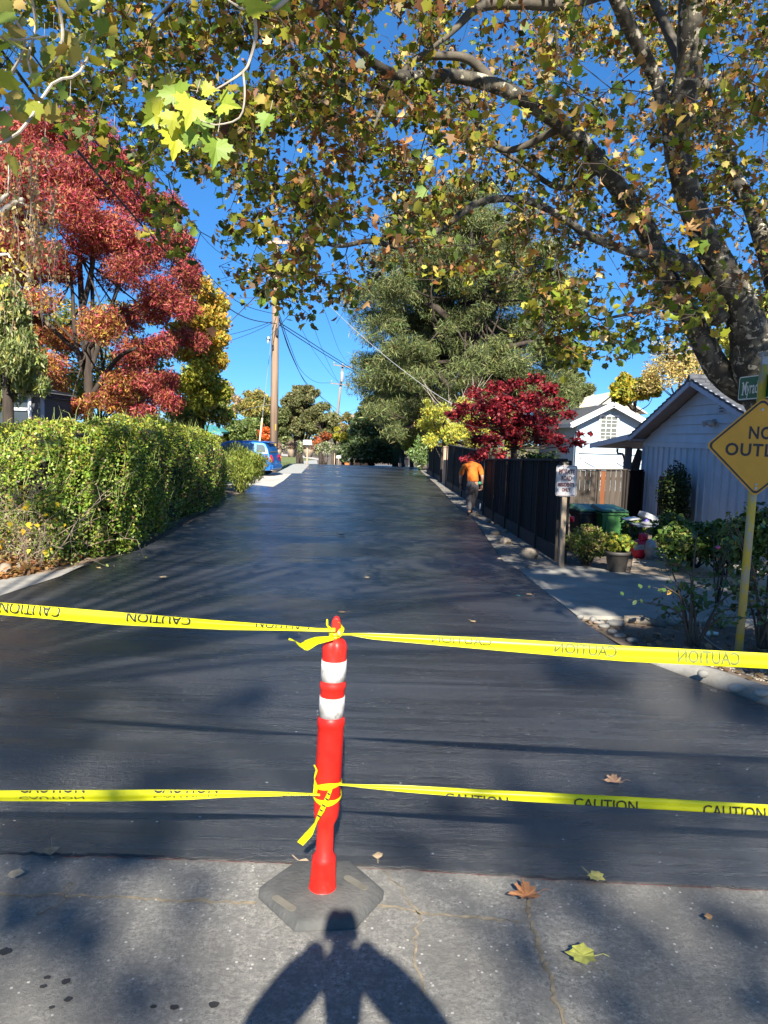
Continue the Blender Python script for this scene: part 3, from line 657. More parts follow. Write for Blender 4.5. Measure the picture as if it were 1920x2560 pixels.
# ================================================================== FENCES
FB = mat('dark_stain_shade_boards', (.010, .008, .008), .85, .5, 7, bmp=.5, bscale=30, stretch=(1, 1, .12), c2=(.007, .006, .006), spec=.25)
FP = mat('fence_post_wood', (.03, .024, .02), .85, .4, 6, stretch=(1, 1, .2)); TANW = mat('tan_fence_post', (.38, .27, .19), .85, .35, 6, stretch=(1, 1, .2), bmp=.3)
GW = mat('grey_old_boards', (.085, .066, .052), .9, .5, 4, stretch=(1, 1, .12), bmp=.5, c2=(.035, .028, .022)); OW = mat('new_cedar_board', (.17, .055, .015), .8, .3, 6, stretch=(1, 1, .15))
def fence(label, a, b, ztop_a, ztop_b, bm_, pm, bw=.14, posts=3, kick=True, odd=None, group='board fences along the road'):
    a = Vector(a); b = Vector(b); a.z = b.z = 0; L = (b-a).length; d = (b-a)/L; nrm = Vector((d.y, -d.x, 0))
    if nrm.x > 0 and abs(nrm.x) > abs(nrm.y): nrm = -nrm
    if abs(nrm.y) > abs(nrm.x) and nrm.y > 0: nrm = -nrm
    t = thing('board_fence', label, 'fence', (a.x, a.y, zg(a.x, a.y)), group=group)
    n = int(L/bw); mb = MB(); odd_ = MB()
    for i in range(n):
        p = a+d*(L*(i+.5)/n); zt = ztop_a+(ztop_b-ztop_a)*i/n+random.uniform(-.008, .008); zb = zg(p.x, p.y)+(.22 if kick else .03)
        q = p+nrm*random.uniform(-.004, .006)
        (odd_ if odd is not None and i in odd else mb).box((q.x, q.y, (zt+zb)/2), (L/n-.012, .018, zt-zb), math.atan2(d.y, d.x)+random.uniform(-.01, .01))
    obj('boards', mb, bm_, t)
    if odd_.v: obj('replacement_board', odd_, OW, t, label='newer orange cedar board')
    for i in range(posts):
        mb = MB()
        p = a+d*(L*i/(posts-1)); zt = ztop_a+(ztop_b-ztop_a)*i/(posts-1); zb = zg(p.x, p.y)-.05
        pp = p+nrm*.05; mb.box((pp.x, pp.y, (zt+zb)/2), (.035, .04, zt-zb-.02), math.atan2(d.y, d.x))
        obj('post_cover', mb, pm, t); mb = MB()
        pp = p-nrm*.07; mb.box((pp.x, pp.y, (zt+zb)/2), (.09, .09, zt-zb+.02), math.atan2(d.y, d.x))
        obj('post', mb, pm, t)
    mb = MB()
    A = a-nrm*.035; B = b-nrm*.035
    for q in (.35, 1.35): mb = MB(); mb.beam((A.x, A.y, zg(A.x, A.y)+q), (B.x, B.y, zg(B.x, B.y)+q), .04, .09); obj('rail', mb, pm, t)
    mb = MB(); mb.beam((a.x, a.y, ztop_a+.02), (b.x, b.y, ztop_b+.02), .12, .035); obj('cap_rail', mb, pm, t)
    if kick: mb = MB(); A = a+nrm*.02; B = b+nrm*.02; mb.beam((A.x, A.y, zg(A.x, A.y)+.12), (B.x, B.y, zg(B.x, B.y)+.12), .04, .24); obj('kickboard', mb, pm, t)
    return t
def top(px, py, y): return D(px, py, y)[2]
A = G(1396, 1405); B = G(1212, 1289)
fence('near stretch of dark stained board fence ending at the private road sign', A, B, top(1396, 1152, A[1]), top(1212, 1150, B[1]), FB, FP, posts=6)
A2 = G(1209, 1285); B2 = G(1117, 1216)
fence('middle stretch of dark board fence behind the walking person', (A2[0]+.12, A2[1]+.1, 0), B2, top(1200, 1133, A2[1]), top(1128, 1114, B2[1]), FB, FP, posts=5)
A3 = G(1104, 1206); B3 = G(1070, 1184)
fence('far stretch of dark board fence beside the oleander', A3, B3, top(1100, 1120, A3[1]), top(1070, 1113, B3[1]), FB, FP, posts=3)
p = G(1113, 1212); t = thing('gate_post', 'pale tan wooden post in the gap between the dark fences', 'post', p); mb = MB(); zt = top(1113, 1118, p[1]); mb.box((p[0], p[1], zt/2), (.26, .12, zt)); mb.box((p[0], p[1]-.01, zt+.02), (.30, .16, .04)); obj('board', mb, TANW, t, bevel=.01)
ya = 22.0; A = D(1425, 1180, ya); B = D(1566, 1180, ya+.2)
fence('weathered grey board fence behind the green bin with one orange board', A, B, top(1440, 1176, ya), top(1566, 1176, ya), GW, GW, bw=.15, posts=3, kick=False, odd=(6,), group='board fences along the road')
A = D(1567, 1180, ya+.1); B = D(1607, 1180, ya+.4)
fence('short gate section, near-black for shade, against the blue garage', A, B, top(1580, 1178, ya), top(1600, 1178, ya), FB, FP, bw=.15, posts=2, kick=False)  # the dark fence colour stands in for the shade on this gate
# ================================================================== ROCKS
RK = mat('field_stone', (.27, .22, .165), .9, .45, 5, bmp=.6, bscale=25); RK2 = mat('river_stone', (.21, .20, .18), .7, .4, 7)
def rock(px, py, wpx, hpx, label, m, group, seed):
    p = G(px, py); s = (p[1]*math.cos(PITCH)+H*math.sin(PITCH))/F; wd = wpx*s/2; h = hpx*s/2
    mb = MB(); mb.blob((p[0], p[1], p[2]+h*.55), (wd, wd*.8, h), 3, .16, seed)
    o = obj('rock', mb, m, smooth=True); o['label'] = label; o['category'] = 'rock'; o['group'] = group
for i, (x, y, a, b, l) in enumerate([(1188, 1290, 20, 18, 'small pale rock at the heel of the walking person'), (1220, 1308, 20, 14, 'dark flat rock below the bend of the near fence'), (1238, 1338, 24, 18, 'rounded grey rock by the kickboard of the near fence'), (1263, 1333, 16, 14, 'small blocky rock against the near fence kickboard'),
    (1264, 1360, 32, 20, 'flat tan sunlit rock halfway along the verge'), (1325, 1396, 50, 36, 'large brown boulder nearest the private road sign'), (1248, 1398, 12, 6, 'small orange stone at the road edge below the boulder')]):
    rock(x, y, a, b, l, RK, 'rocks along the gravel verge', i)
for i, (x, y, a, b, l) in enumerate([(1450, 1545, 20, 12, 'first small stone at the slab corner'), (1482, 1552, 22, 14, 'tan river stone second from the slab corner'), (1496, 1561, 26, 14, 'grey river stone behind the blue grey one'), (1510, 1570, 28, 13, 'blue grey flat river stone at the road edge'),
    (1539, 1566, 42, 24, 'largest tan river stone against the slab'), (1532, 1584, 27, 13, 'dark grey river stone below the largest tan one'), (1550, 1594, 26, 15, 'round grey river stone near the bed point'), (1580, 1606, 28, 17, 'pale grey river stone at the end of the row'),
    (1655, 1558, 38, 26, 'large pale stone under the rose bush'), (1684, 1564, 30, 18, 'dark stone beside the pale one under the rose bush')]):
    rock(x, y, a, b, l, RK2, 'river stones edging the planting bed', 20+i)
for i, (x, y, a, b, l) in enumerate([(1758, 1690, 28, 14, 'low stone set in the kerb under the pole'), (1840, 1725, 36, 14, 'flat stone set in the middle of the kerb'), (1905, 1738, 32, 20, 'round stone set in the kerb at the photo edge')]):
    p = G(x, y, .07); s = 3.3/F*1.5; mb = MB(); mb.blob((p[0], p[1], .085), (a*s/2*1.2, b*s*.8, .035), 3, .1, 40+i); o = obj('rock', mb, KERB, smooth=True); o['label'] = l; o['category'] = 'rock'; o['group'] = 'stones set in the kerb'
for i, (x, y, a, b, l) in enumerate([(15, 1436, 36, 34, 'pale boulder in the leaf litter at the left edge'), (42, 1424, 26, 26, 'smaller stone behind the left boulder')]):
    rock(x, y, a, b, l, RK, 'stones in the leaf litter', 50+i)
mb = MB(); p = G(85, 1412); mb.blob((p[0], p[1], .05), (.06, .04, .05), 2, .35, 5); o = obj('paper_scrap', mb, WHT); o['label'] = 'crumpled white paper scrap on the leaf litter'; o['category'] = 'litter'
# log edging, short post, hose, valve
LOGM = mat('pale_log', (.20, .17, .13), .85, .4, 8, bmp=.4)
mb = MB(); a = G(1560, 1556); b = G(1665, 1570); mb.tube([(a[0], a[1], .03), ((a[0]+b[0])/2, (a[1]+b[1])/2+.03, .045), (b[0], b[1], .02)], [.045, .05, .03], 10, smooth=4, jitter=.08); o = obj('edging_log', mb, LOGM, smooth=True); o['label'] = 'old pale log lying along the slab beside the river stones'; o['category'] = 'log'
mb = MB(); a = G(1632, 1393); b = G(1712, 1418); mb.tube([(a[0], a[1], a[2]+.06), (b[0], b[1], b[2]+.06)], [.055, .055], 12, smooth=0); 
for k in range(14): q = a+(b-a)*(.35+k*.035); mb.tube([(q[0], q[1], q[2]+.06), (q[0]+.012, q[1]-.002, q[2]+.06)], .062, 12)
o = obj('drain_pipe', mb, WHT, smooth=True); o['label'] = 'ribbed white drain pipe lying behind the slab'; o['category'] = 'pipe'
a = G(1628, 1396); mb = MB(); mb.tube([(a[0], a[1], a[2]-.02), (a[0], a[1], a[2]+.27)], .045, 10); o = obj('stump_post', mb, LOGM, smooth=True); o['label'] = 'short cut post beside the red soil bags'; o['category'] = 'post'
mb = MB(); hp = [G(x, y) for x, y in ((1750, 1560), (1755, 1590), (1790, 1622), (1835, 1640), (1900, 1650), (1960, 1640))]; mb.tube([(q[0], q[1], .02) for q in hp], .010, 7, smooth=6); o = obj('garden_hose', mb, mat('hose', (.28, .20, .14), .6), smooth=True); o['label'] = 'thin brown hose curling over the bed by the pole'; o['category'] = 'hose'
mb = MB(); q = G(1770, 1590); mb.tube([(q[0], q[1], .0), (q[0], q[1], .05)], .022, 10); mb.tube([(q[0], q[1], .035), (q[0]+.09, q[1]-.02, .03)], .018, 10); o = obj('irrigation_valve', mb, WHT, smooth=True); o['label'] = 'small white irrigation fitting under the rose bush'; o['category'] = 'pipe fitting'
# ================================================================== YARD THINGS
BIN = mat('green_bin_plastic', (.06, .19, .05), .5, .2, 5); BINL = mat('green_bin_lid', (.05, .13, .07), .45, .2, 5); BINK = mat('black_bin_plastic', (.02, .022, .024), .5, .2, 5)
def wheelie(x, y, label, bmat, lmat, wd=.52, h=1.02):
    z = zg(x, y); t = thing('waste_bin', label, 'waste bin', (x, y, z), rz=R(6), group='wheeled bins by the weathered fence')
    mb = MB(); mb.add([(sx*wd/2*.8, sy*.24, .05) for sx, sy in ((-1, -1), (1, -1), (1, 1), (-1, 1))]+[(sx*wd/2, sy*.33, h-.1) for sx, sy in ((-1, -1), (1, -1), (1, 1), (-1, 1))], [(3, 2, 1, 0), (4, 5, 6, 7), (0, 1, 5, 4), (1, 2, 6, 5), (2, 3, 7, 6), (3, 0, 4, 7)])
    mb.box((0, 0, h-.12), (wd+.05, .71, .05))
    for sx in (-.32, .32): mb.box((sx*wd, -.30, h-.35), (.025, .04, .35), 0)
    obj('body', mb, bmat, t, local=True, bevel=.015)
    mb = MB(); mb.add([(-wd/2-.04, -.38, h-.08), (wd/2+.04, -.38, h-.08), (wd/2+.04, .36, h-.08), (-wd/2-.04, .36, h-.08), (-wd/2, -.34, h-.03), (wd/2, -.34, h-.03), (wd/2-.02, .34, h+.03), (-wd/2+.02, .34, h+.03)], [(3, 2, 1, 0), (4, 5, 6, 7), (0, 1, 5, 4), (1, 2, 6, 5), (2, 3, 7, 6), (3, 0, 4, 7)]); obj('lid', mb, lmat, t, local=True, bevel=.02)
    mb = MB(); mb.tube([(-wd/2, .4, h-.1), (wd/2, .4, h-.1)], .016, 8); obj('handle', mb, bmat, t, local=True)
    for sx in (-1, 1): mb = MB(); mb.tube([(sx*(wd/2-.03), .28, .12), (sx*(wd/2+.03), .28, .12)], .12, 16); obj('wheel', mb, BLK, t, local=True, smooth=True)
q = D(1520, 1300, 15.5); wheelie(q[0], 15.5, 'sunlit green wheeled bin behind the potted plant', BIN, BINL)
q = D(1463, 1300, 15.8); wheelie(q[0], 15.8, 'darker bin in shade left of the green one', BINK, BINL, .5)
q = G(1541, 1431); POT = mat('black_pot', (.035, .033, .03), .65, .3, 8, c2=(.06, .05, .04))
t = thing('potted_plant', 'yellow green leafy plant in a big black nursery pot on the slab edge', 'potted plant', q)
mb = MB(); mb.lathe([(.125, 0), (.13, .01), (.165, .27), (.185, .275), (.188, .32), (.172, .322), (.165, .29), (.0, .285)], (q[0], q[1], q[2]+.0), 28); obj('pot', mb, POT, t, smooth=True)
mb = MB()
for k in range(9): a = k*.7; mb.tube([(q[0], q[1], q[2]+.28), (q[0]+.1*math.cos(a), q[1]+.1*math.sin(a), q[2]+.4), (q[0]+.19*math.cos(a), q[1]+.19*math.sin(a), q[2]+.48)], .004, 4)
obj('stem', mb, BARK, t)
P = ball(420, (q[0], q[1], q[2]+.44), (.22, .2, .14), .3); leafobj('foliage', [(P, .075, HEART, cols(420, [(.30, .32, .03), (.20, .26, .03), (.10, .16, .03), (.4, .36, .05)]), dict(upbias=.6))], LEAF, t)
# soil bags
RB = mat('red_plastic_bag', (.62, .015, .05), .35, .3, 8, c2=(.5, .02, .06)); WB = mat('white_plastic_bag', (.42, .42, .42), .35, .3, 9)
q = G(1592, 1396); mb = MB(); mb.blob((q[0]+.03, q[1]+.0, q[2]+.15), (.15, .1, .19), 3, .15, 2); mb.blob((q[0]+.09, q[1]+.0, q[2]+.36), (.09, .06, .08), 3, .2, 5); t1 = obj('soil_bag', mb, RB, smooth=True); t1['label'] = 'slumped red soil bag with a white panel beside the pot'; t1['category'] = 'bag'; t1['group'] = 'bags behind the potted plant'
mb = MB(); mb.add([(q[0]-.10, q[1]-.125, q[2]+.16), (q[0]+.07, q[1]-.13, q[2]+.17), (q[0]+.07, q[1]-.12, q[2]+.25), (q[0]-.10, q[1]-.115, q[2]+.25)], [(0, 1, 2, 3)]); obj('label_panel', mb, WB, t1)
q = G(1616, 1398); mb = MB(); mb.blob((q[0]+.05, q[1]-.04, q[2]+.16), (.10, .1, .18), 3, .18, 8); o = obj('soil_bag', mb, WB, smooth=True); o['label'] = 'white plastic bag leaning right of the red bag'; o['category'] = 'bag'; o['group'] = 'bags behind the potted plant'
# white work table with trays
y = 13.6; q = D(1618, 1313, y); zt = q[2]; t = thing('work_table', 'low table with a white top and dark legs by the garage', 'table', (q[0], y, zg(q[0], y)))
mb = MB(); mb.box((q[0], y, zt), (.52, .5, .03)); obj('tabletop', mb, WB, t, bevel=.005)
for sx in (-1, 1):
    for sy in (-1, 1): mb = MB(); zb = zg(q[0], y); mb.box((q[0]+sx*.2, y+sy*.2, (zt+zb)/2-.01), (.04, .04, zt-zb-.02)); obj('leg', mb, BLK, t)
mb = MB(); mb.box((q[0]+.05, y, zt+.14), (.38, .26, .10), .2, Matrix.Rotation(.38, 3, 'Y')); o = obj('storage_tub', mb, WB, bevel=.012); o['label'] = 'white plastic tub lying tilted on the table pile'; o['category'] = 'tub'
mb = MB(); mb.blob((q[0]+.06, y-.05, zt+.055), (.2, .16, .05), 3, .25, 3); o = obj('plastic_sheet', mb, WB, smooth=True); o['label'] = 'crumpled white plastic sheet under the tub on the table'; o['category'] = 'plastic sheet'
mb = MB(); mb.blob((q[0]-.06, y-.12, zt+.08), (.045, .03, .05), 2, .1, 3); o = obj('detergent_bottle', mb, mat('purple', (.12, .08, .45), .4), smooth=True); o['label'] = 'small purple bottle on the work table'; o['category'] = 'bottle'
mb = MB(); mb.box((q[0]-.28, y+.1, zt+.10), (.26, .3, .03), 0, Matrix.Rotation(-.15, 3, 'Y')); o = obj('plastic_tray', mb, WB, bevel=.008); o['label'] = 'white plastic tray on the left of the table'; o['category'] = 'tray'
q = D(1431, 1298, 12.6); mb = MB(); mb.lathe([(.02, -.045), (.032, -.04), (.038, .03), (.03, .045)], (q[0], q[1], q[2]), 14); t = obj('red_feeder', mb, RB, smooth=True); t['label'] = 'small red hanging feeder beside the wooden sign post'; t['category'] = 'bird feeder'
mb = MB(); mb.tube([D(1415, 1288, 12.4), D(1420, 1283, 12.5), D(1428, 1292, 12.6), D(1431, 1296, 12.6)], .004, 5, smooth=4); obj('wire', mb, WHT, t)
mb = MB(); q = G(1204, 1274); mb.lathe([(.055, 0), (.062, .02), (.062, .15), (.03, .19), (.018, .2), (.018, .22)], q, 16); o = obj('plastic_jug', mb, mat('jug', (.6, .68, .75), .4), smooth=True); o['label'] = 'pale blue plastic jug on the ground at the fence corner'; o['category'] = 'jug'
# ================================================================== BLUE GARAGE
BLU = mat('blue_siding_paint', (.46, .56, .64), .65, .10, 2, bmp=.08, bscale=60); BLUB = mat('pale_blue_trim', (.42, .46, .56), .6, .1, 3)
TILE = mat('slate_grey_tile', (.085, .09, .10), .85, .5, 6, bmp=.4); SOF = mat('soffit_board', (.22, .22, .25), .8, .15, 4)
GL = -.56
XW = 7.86; YA, YB = 14.6, 22.9; XF = 7.42; yt0, yt1 = 14.15, 23.0; ztip = 2.10; zpk = 3.50; yp_ = (yt0+yt1)/2+.05
t = thing('garage', 'blue board and batten garage with a shaded gable and grey tiled roof', 'house', (XW, (YA+YB)/2, GL))
def rz_(y): return ztip+(zpk-ztip)*(1-abs(y-yp_)/((yt1-yt0)/2))
mb = MB(); zb = 1.98   # plate line of the gable
x2 = XW+9
# walls: battened lower part and closed box behind
mb.add([(XW, YA, GL), (XW, YB, GL), (XW, YB, 2.02), (XW, yp_, rz_(yp_)-.06), (XW, YA, 2.02), (x2, YA, GL), (x2, YB, GL), (x2, YB, 2.02), (x2, yp_, rz_(yp_)-.06), (x2, YA, 2.02)],
       [(0, 1, 2, 3, 4), (9, 8, 7, 6, 5), (0, 5, 6, 1), (1, 6, 7, 2), (4, 9, 5, 0)])
y = YA
while y < YB+.01: mb.box((XW-.022, y, (GL+1.84)/2), (.05, .042, 1.84-GL)); y += .415
mb.box((XW-.018, (YA+YB)/2, 1.90), (.04, YB-YA+.02, .13))
obj('wall', mb, BLU, t)
# horizontal lap boards of the gable triangle
mb = MB()
for k in range(9):
    z0 = 1.97+k*.235; z1 = min(z0+.235, zpk)
    hw0 = (zpk-.12-z0)/(zpk-ztip)*(yt1-yt0)/2; hw1 = max(.02, (zpk-.12-z1)/(zpk-ztip)*(yt1-yt0)/2)
    if hw0 < .1: break
    hw0 = min(hw0, (YB-YA)/2); hw1 = min(hw1, hw0)
    mb.add([(XW-.045, yp_-hw0, z0), (XW-.045, yp_+hw0, z0), (XW-.012, yp_+hw1, z1-.004), (XW-.012, yp_-hw1, z1-.004), (XW-.002, yp_-hw0, z0), (XW-.002, yp_+hw0, z0)], [(0, 3, 2, 1), (0, 1, 5, 4)])
obj('gable_siding', mb, BLU, t)
mb = MB(); yr = [(yt0-.05, yp_), (yp_, yt1+.05)]
def slope(mb, xa, xb, ya, za, yb, zb, th): mb.add([(xa, ya, za), (xb, ya, za), (xb, yb, zb), (xa, yb, zb), (xa, ya, za-th), (xb, ya, za-th), (xb, yb, zb-th), (xa, yb, zb-th)], [(0, 1, 2, 3), (7, 6, 5, 4), (0, 4, 5, 1), (1, 5, 6, 2), (2, 6, 7, 3), (3, 7, 4, 0)])
slope(mb, XF+.03, x2+.4, yt0, ztip+.0, yp_, zpk, .05); slope(mb, XF+.03, x2+.4, yp_, zpk, yt1, ztip, .05)
obj('soffit', mb, SOF, t)
mb = MB()
for s in (0, 1):
    n = 15
    for i in range(n):
        ya = (yt0 if s == 0 else yt1); f0 = i/n; f1 = (i+1)/n+.012
        y0 = ya+(yp_-ya)*f0; y1 = ya+(yp_-ya)*f1; z0 = ztip+(zpk-ztip)*f0+.075; z1 = ztip+(zpk-ztip)*f1+.035
        for j in range(34):
            xa = XF-.03+j*.29; jz = random.uniform(-.006, .006)
            mb.add([(xa, y0, z0+jz), (xa+.275, y0, z0+jz), (xa+.275, y1, z1), (xa, y1, z1), (xa, y0, z0-.06), (xa+.275, y0, z0-.06), (xa+.275, y1, z1-.05), (xa, y1, z1-.05)], [(0, 1, 2, 3), (0, 4, 5, 1), (3, 7, 4, 0), (1, 5, 6, 2), (2, 6, 7, 3)])
mb.tube([(XF-.05, yp_, zpk+.05), (x2+.4, yp_, zpk+.05)], .09, 8)
obj('roof', mb, TILE, t)
mb = MB()
for ya in (yt0, yt1): mb.beam((XF, ya, ztip-.04), (XF, yp_, zpk-.04), .035, .17, (0, 0, 1))
mb.beam((XF, yt0, ztip-.04), (x2, yt0, ztip-.04), .035, .16); mb.beam((XF, yt1, ztip-.04), (x2, yt1, ztip-.04), .035, .16)
obj('fascia', mb, BLUB, t)
# louvred vent and floodlight
vy = XW/((1752-960)/F+.0)*1.0; q = D(1752, 1007, 17.6); vyy = 17.6; mb = MB()
mb.box((XW-.05, vyy, q[2]), (.04, .26, .46)); vent = obj('vent', mb, BLU, t); mb = MB()
for k in range(6): mb.box((XW-.08, vyy, q[2]-.18+k*.07), (.012, .2, .045), 0, Matrix.Rotation(.6, 3, 'Y'))
obj('slat', mb, SOF, vent)
fy = 18.0; fz = D(1740, 1052, fy)[2]; mb = MB(); mb.tube([(XW-.02, fy, fz), (XW-.09, fy, fz)], .06, 12)
for s in (-1, 1): mb.tube([(XW-.08, fy+s*.03, fz), (XW-.13, fy+s*.16, fz-.02), (XW-.24, fy+s*.2, fz-.07)], [.03, .05, .075], 10)
mb.tube([(XW-.08, fy, fz-.03), (XW-.13, fy, fz-.13)], .035, 8); obj('floodlight', mb, mat('lamp_grey', (.35, .36, .36), .5), t, smooth=True)
# carport lean-to at the rear of the garage
mb = MB(); xo = D(1488, 1121, 26.0)[0]
zr = 2.02; mb.add([(xo, 26.6, zr-.30), (XW+1.5, 26.6, zr-.30), (XW+1.5, 23.0, zr+.03), (XF+.02, 23.0, zr+.03), (xo, 26.6, zr-.18), (XW+1.5, 26.6, zr-.18), (XW+1.5, 23.0, zr+.15), (XF+.02, 23.0, zr+.15)], [(3, 2, 1, 0), (4, 5, 6, 7), (0, 1, 5, 4), (1, 2, 6, 5), (2, 3, 7, 6), (3, 0, 4, 7)])
obj('awning', mb, SOF, t)
mb = MB(); mb.beam((xo-.02, 26.62, zr-.24), (XF, 22.98, zr+.09), .03, .17); obj('awning_fascia', mb, BLUB, t)
q = D(1570, 1150, 26.2); mb = MB(); mb.box((q[0], 26.2, (GL+1.8)/2), (.2, .2, 1.8-GL)); mb.tube([(q[0]-.42, 26.1, 1.72), (q[0]-.4, 26.1, 1.55), (q[0]-.16, 26.1, 1.35), (q[0]-.15, 26.1, GL)], .04, 8, smooth=3); obj('carport_post', mb, SOF, t)
mb = MB()
for k in range(4): a = D(1572+k*7, 1184, 23.6); b = D(1596+k*3, 1122+k*2, 23.7); mb.beam(a, b, .05, .09, (0, 1, 0))
o = obj('stacked_boards', mb, GW); o['label'] = 'old boards leaning under the carport beside the blue garage'; o['category'] = 'boards'
# ================================================================== WHITE AND BLUE HOUSE BEHIND
PB = mat('pale_blue_siding', (.36, .46, .54), .6, .05, 2); PW = mat('white_trim', (.72, .72, .72), .5, .05, 4); PBS = mat('blue_grey_side', (.40, .45, .53), .65, .1, 3)
yh = 38.0; gl = -.7
c0 = D(1443, 1060, yh); c1 = D(1613, 1060, yh); xp = D(1528, 1000, yh)
t = thing('house', 'pale blue house with white trimmed gable, sash window and crossed barn doors', 'house', ((c0[0]+c1[0])/2, yh, gl))
zE = D(1443, 1052, yh)[2]; zP = D(1528, 1011, yh)[2]; xm = xp[0]; dep = 9
mb = MB(); mb.add([(c0[0], yh, gl), (c1[0], yh, gl), (c1[0], yh, zE), (xm, yh, zP), (c0[0], yh, zE), (c0[0], yh+dep, gl), (c1[0], yh+dep, gl), (c1[0], yh+dep, zE), (xm, yh+dep, zP), (c0[0], yh+dep, zE)], [(0, 1, 2, 3, 4), (9, 8, 7, 6, 5), (0, 4, 9, 5), (1, 6, 7, 2)])
x = c0[0]+.2
while x < c1[0]: mb.box((x, yh-.006, (gl+zE)/2), (.02, .02, zE-gl)); x += .62
y = yh+.3
while y < yh+dep: mb.box((c0[0]-.01, y, (gl+zE)/2), (.02, .05, zE-gl)); y += .3
obj('wall', mb, PB, t)
mb = MB(); oh = .42; xl = c0[0]-oh; xr = c1[0]+oh; sl = (zP-zE)/(xm-c0[0]); zl = zE-sl*oh+.06
for xa in (xl, xr): mb.add([(xa, yh-.5, zl), (xm, yh-.5, zP+.06), (xm, yh+dep, zP+.06), (xa, yh+dep, zl), (xa, yh-.5, zl-.06), (xm, yh-.5, zP), (xm, yh+dep, zP), (xa, yh+dep, zl-.06)], [(0, 1, 2, 3), (7, 6, 5, 4), (0, 4, 5, 1), (2, 6, 7, 3), (3, 7, 4, 0)])
rf = obj('roof', mb, TILE, t)
mb = MB()
for xa in (xl, xr): mb.beam((xa, yh-.52, zl-.08), (xm, yh-.52, zP-.02), .04, .26, (0, 0, 1))
mb.beam((xl, yh-.5, zl-.08), (xl, yh+dep, zl-.08), .04, .2); obj('fascia', mb, PW, t)
def window(t, x, y, z, w_, h_, name='window'):
    mb = MB(); b = .10
    for sx in (-1, 1): mb.box((x+sx*(w_/2+b/2), y-.03, z), (b, .06, h_+2*b))
    for sz in (-1, 1): mb.box((x, y-.028, z+sz*(h_/2+b/2)), (w_, .055, b))
    fr = obj(name, mb, PW, t)
    mb = MB(); mb.box((x, y-.005, z), (w_, .01, h_)); obj('pane', mb, mat('window_blind', (.13, .14, .12), .25, .1, 3), fr)
    mb = MB(); mb.box((x, y-.022, z), (w_, .03, .06))
    for sx in (-1, 1): mb.box((x+sx*w_/6, y-.018, z), (.025, .016, h_))
    for q in (-.35, -.2, .2, .35): mb.box((x, y-.0175, z+q*h_), (w_, .014, .022))
    obj('muntins', mb, PW, fr); return fr
wq = D(1521, 1070, yh); window(t, wq[0], yh, wq[2], .80, 1.12)
zt = D(1443, 1141, yh)[2]; mb = MB(); xd0 = D(1453, 1150, yh)[0]; xd1 = D(1612, 1150, yh)[0]; wd = (xd1-xd0)/2
mb.box(((xd0+xd1)/2, yh-.04, zt), (xd1-xd0+.1, .08, .16)); mb.box(((xd0+xd1)/2, yh-.05, zt+.22), (xd1-xd0+.3, .1, .07))
obj('door_frame', mb, PW, t)
for k in range(2):
    xa = xd0+wd*k; xb = xa+wd; z1 = zt-.08; z0 = gl+.1; zm = (z0+z1)/2
    mb = MB(); mb.box(((xa+xb)/2, yh-.012, (z0+z1)/2), (wd-.02, .02, z1-z0)); dr = obj('barn_door', mb, PB, t)
    mb = MB()
    for xx in (xa+.08, xb-.08): mb.box((xx, yh-.045, (z0+z1)/2), (.15, .04, z1-z0))
    for zz in (z1-.07, zm, z0+.07): mb.box(((xa+xb)/2, yh-.043, zz), (wd-.3, .036, .14))
    for (za, zb) in ((z1-.14, zm+.07), (zm-.07, z0+.14)):
        mb.beam((xa+.15, yh-.04, za), (xb-.15, yh-.04, zb), .03, .10, (0, 1, 0)); mb.beam((xa+.15, yh-.037, zb), (xb-.15, yh-.037, za), .03, .10, (0, 1, 0))
    obj('cross_brace', mb, PW, dr)
CREAM = mat('cream_stucco', (.62, .56, .42), .8, .1, 4)
t = thing('house', 'cream stucco house with a chimney rising behind the pale blue gable', 'house', (D(1500, 1000, 55)[0], 55, -1)); a = D(1447, 966, 55); b = D(1482, 966, 55)
mb = MB(); mb.box(((a[0]+b[0])/2, 55, (a[2]-1)/2), (b[0]-a[0], 1, a[2]+1)); obj('chimney', mb, CREAM, t, bevel=.03)
a = D(1482, 1030, 56); b = D(1600, 1030, 56); zz = D(1515, 978, 56)[2]; mb = MB(); mb.add([(a[0], 56, -1), (b[0], 56, -1), (b[0], 56, zz-1.4), ((a[0]*.6+b[0]*.4), 56, zz-.1), (a[0], 56, zz-1.4), (a[0], 64, -1), (b[0], 64, -1), (b[0], 64, zz-1.4), ((a[0]*.6+b[0]*.4), 64, zz-.1), (a[0], 64, zz-1.4)], [(0, 1, 2, 3, 4), (9, 8, 7, 6, 5), (0, 4, 9, 5), (1, 6, 7, 2)]); obj('wall', mb, CREAM, t)
xm2 = a[0]*.6+b[0]*.4; mb = MB(); slope_ = (zz-.1-(zz-1.4)); 
for xa in (a[0]-.4, b[0]+.4): mb.add([(xa, 55.6, zz-1.5), (xm2, 55.6, zz), (xm2, 64.3, zz), (xa, 64.3, zz-1.5), (xa, 55.6, zz-1.6), (xm2, 55.6, zz-.1), (xm2, 64.3, zz-.1), (xa, 64.3, zz-1.6)], [(0, 1, 2, 3), (7, 6, 5, 4), (0, 4, 5, 1), (2, 6, 7, 3), (3, 7, 4, 0)])
obj('roof', mb, PW, t)
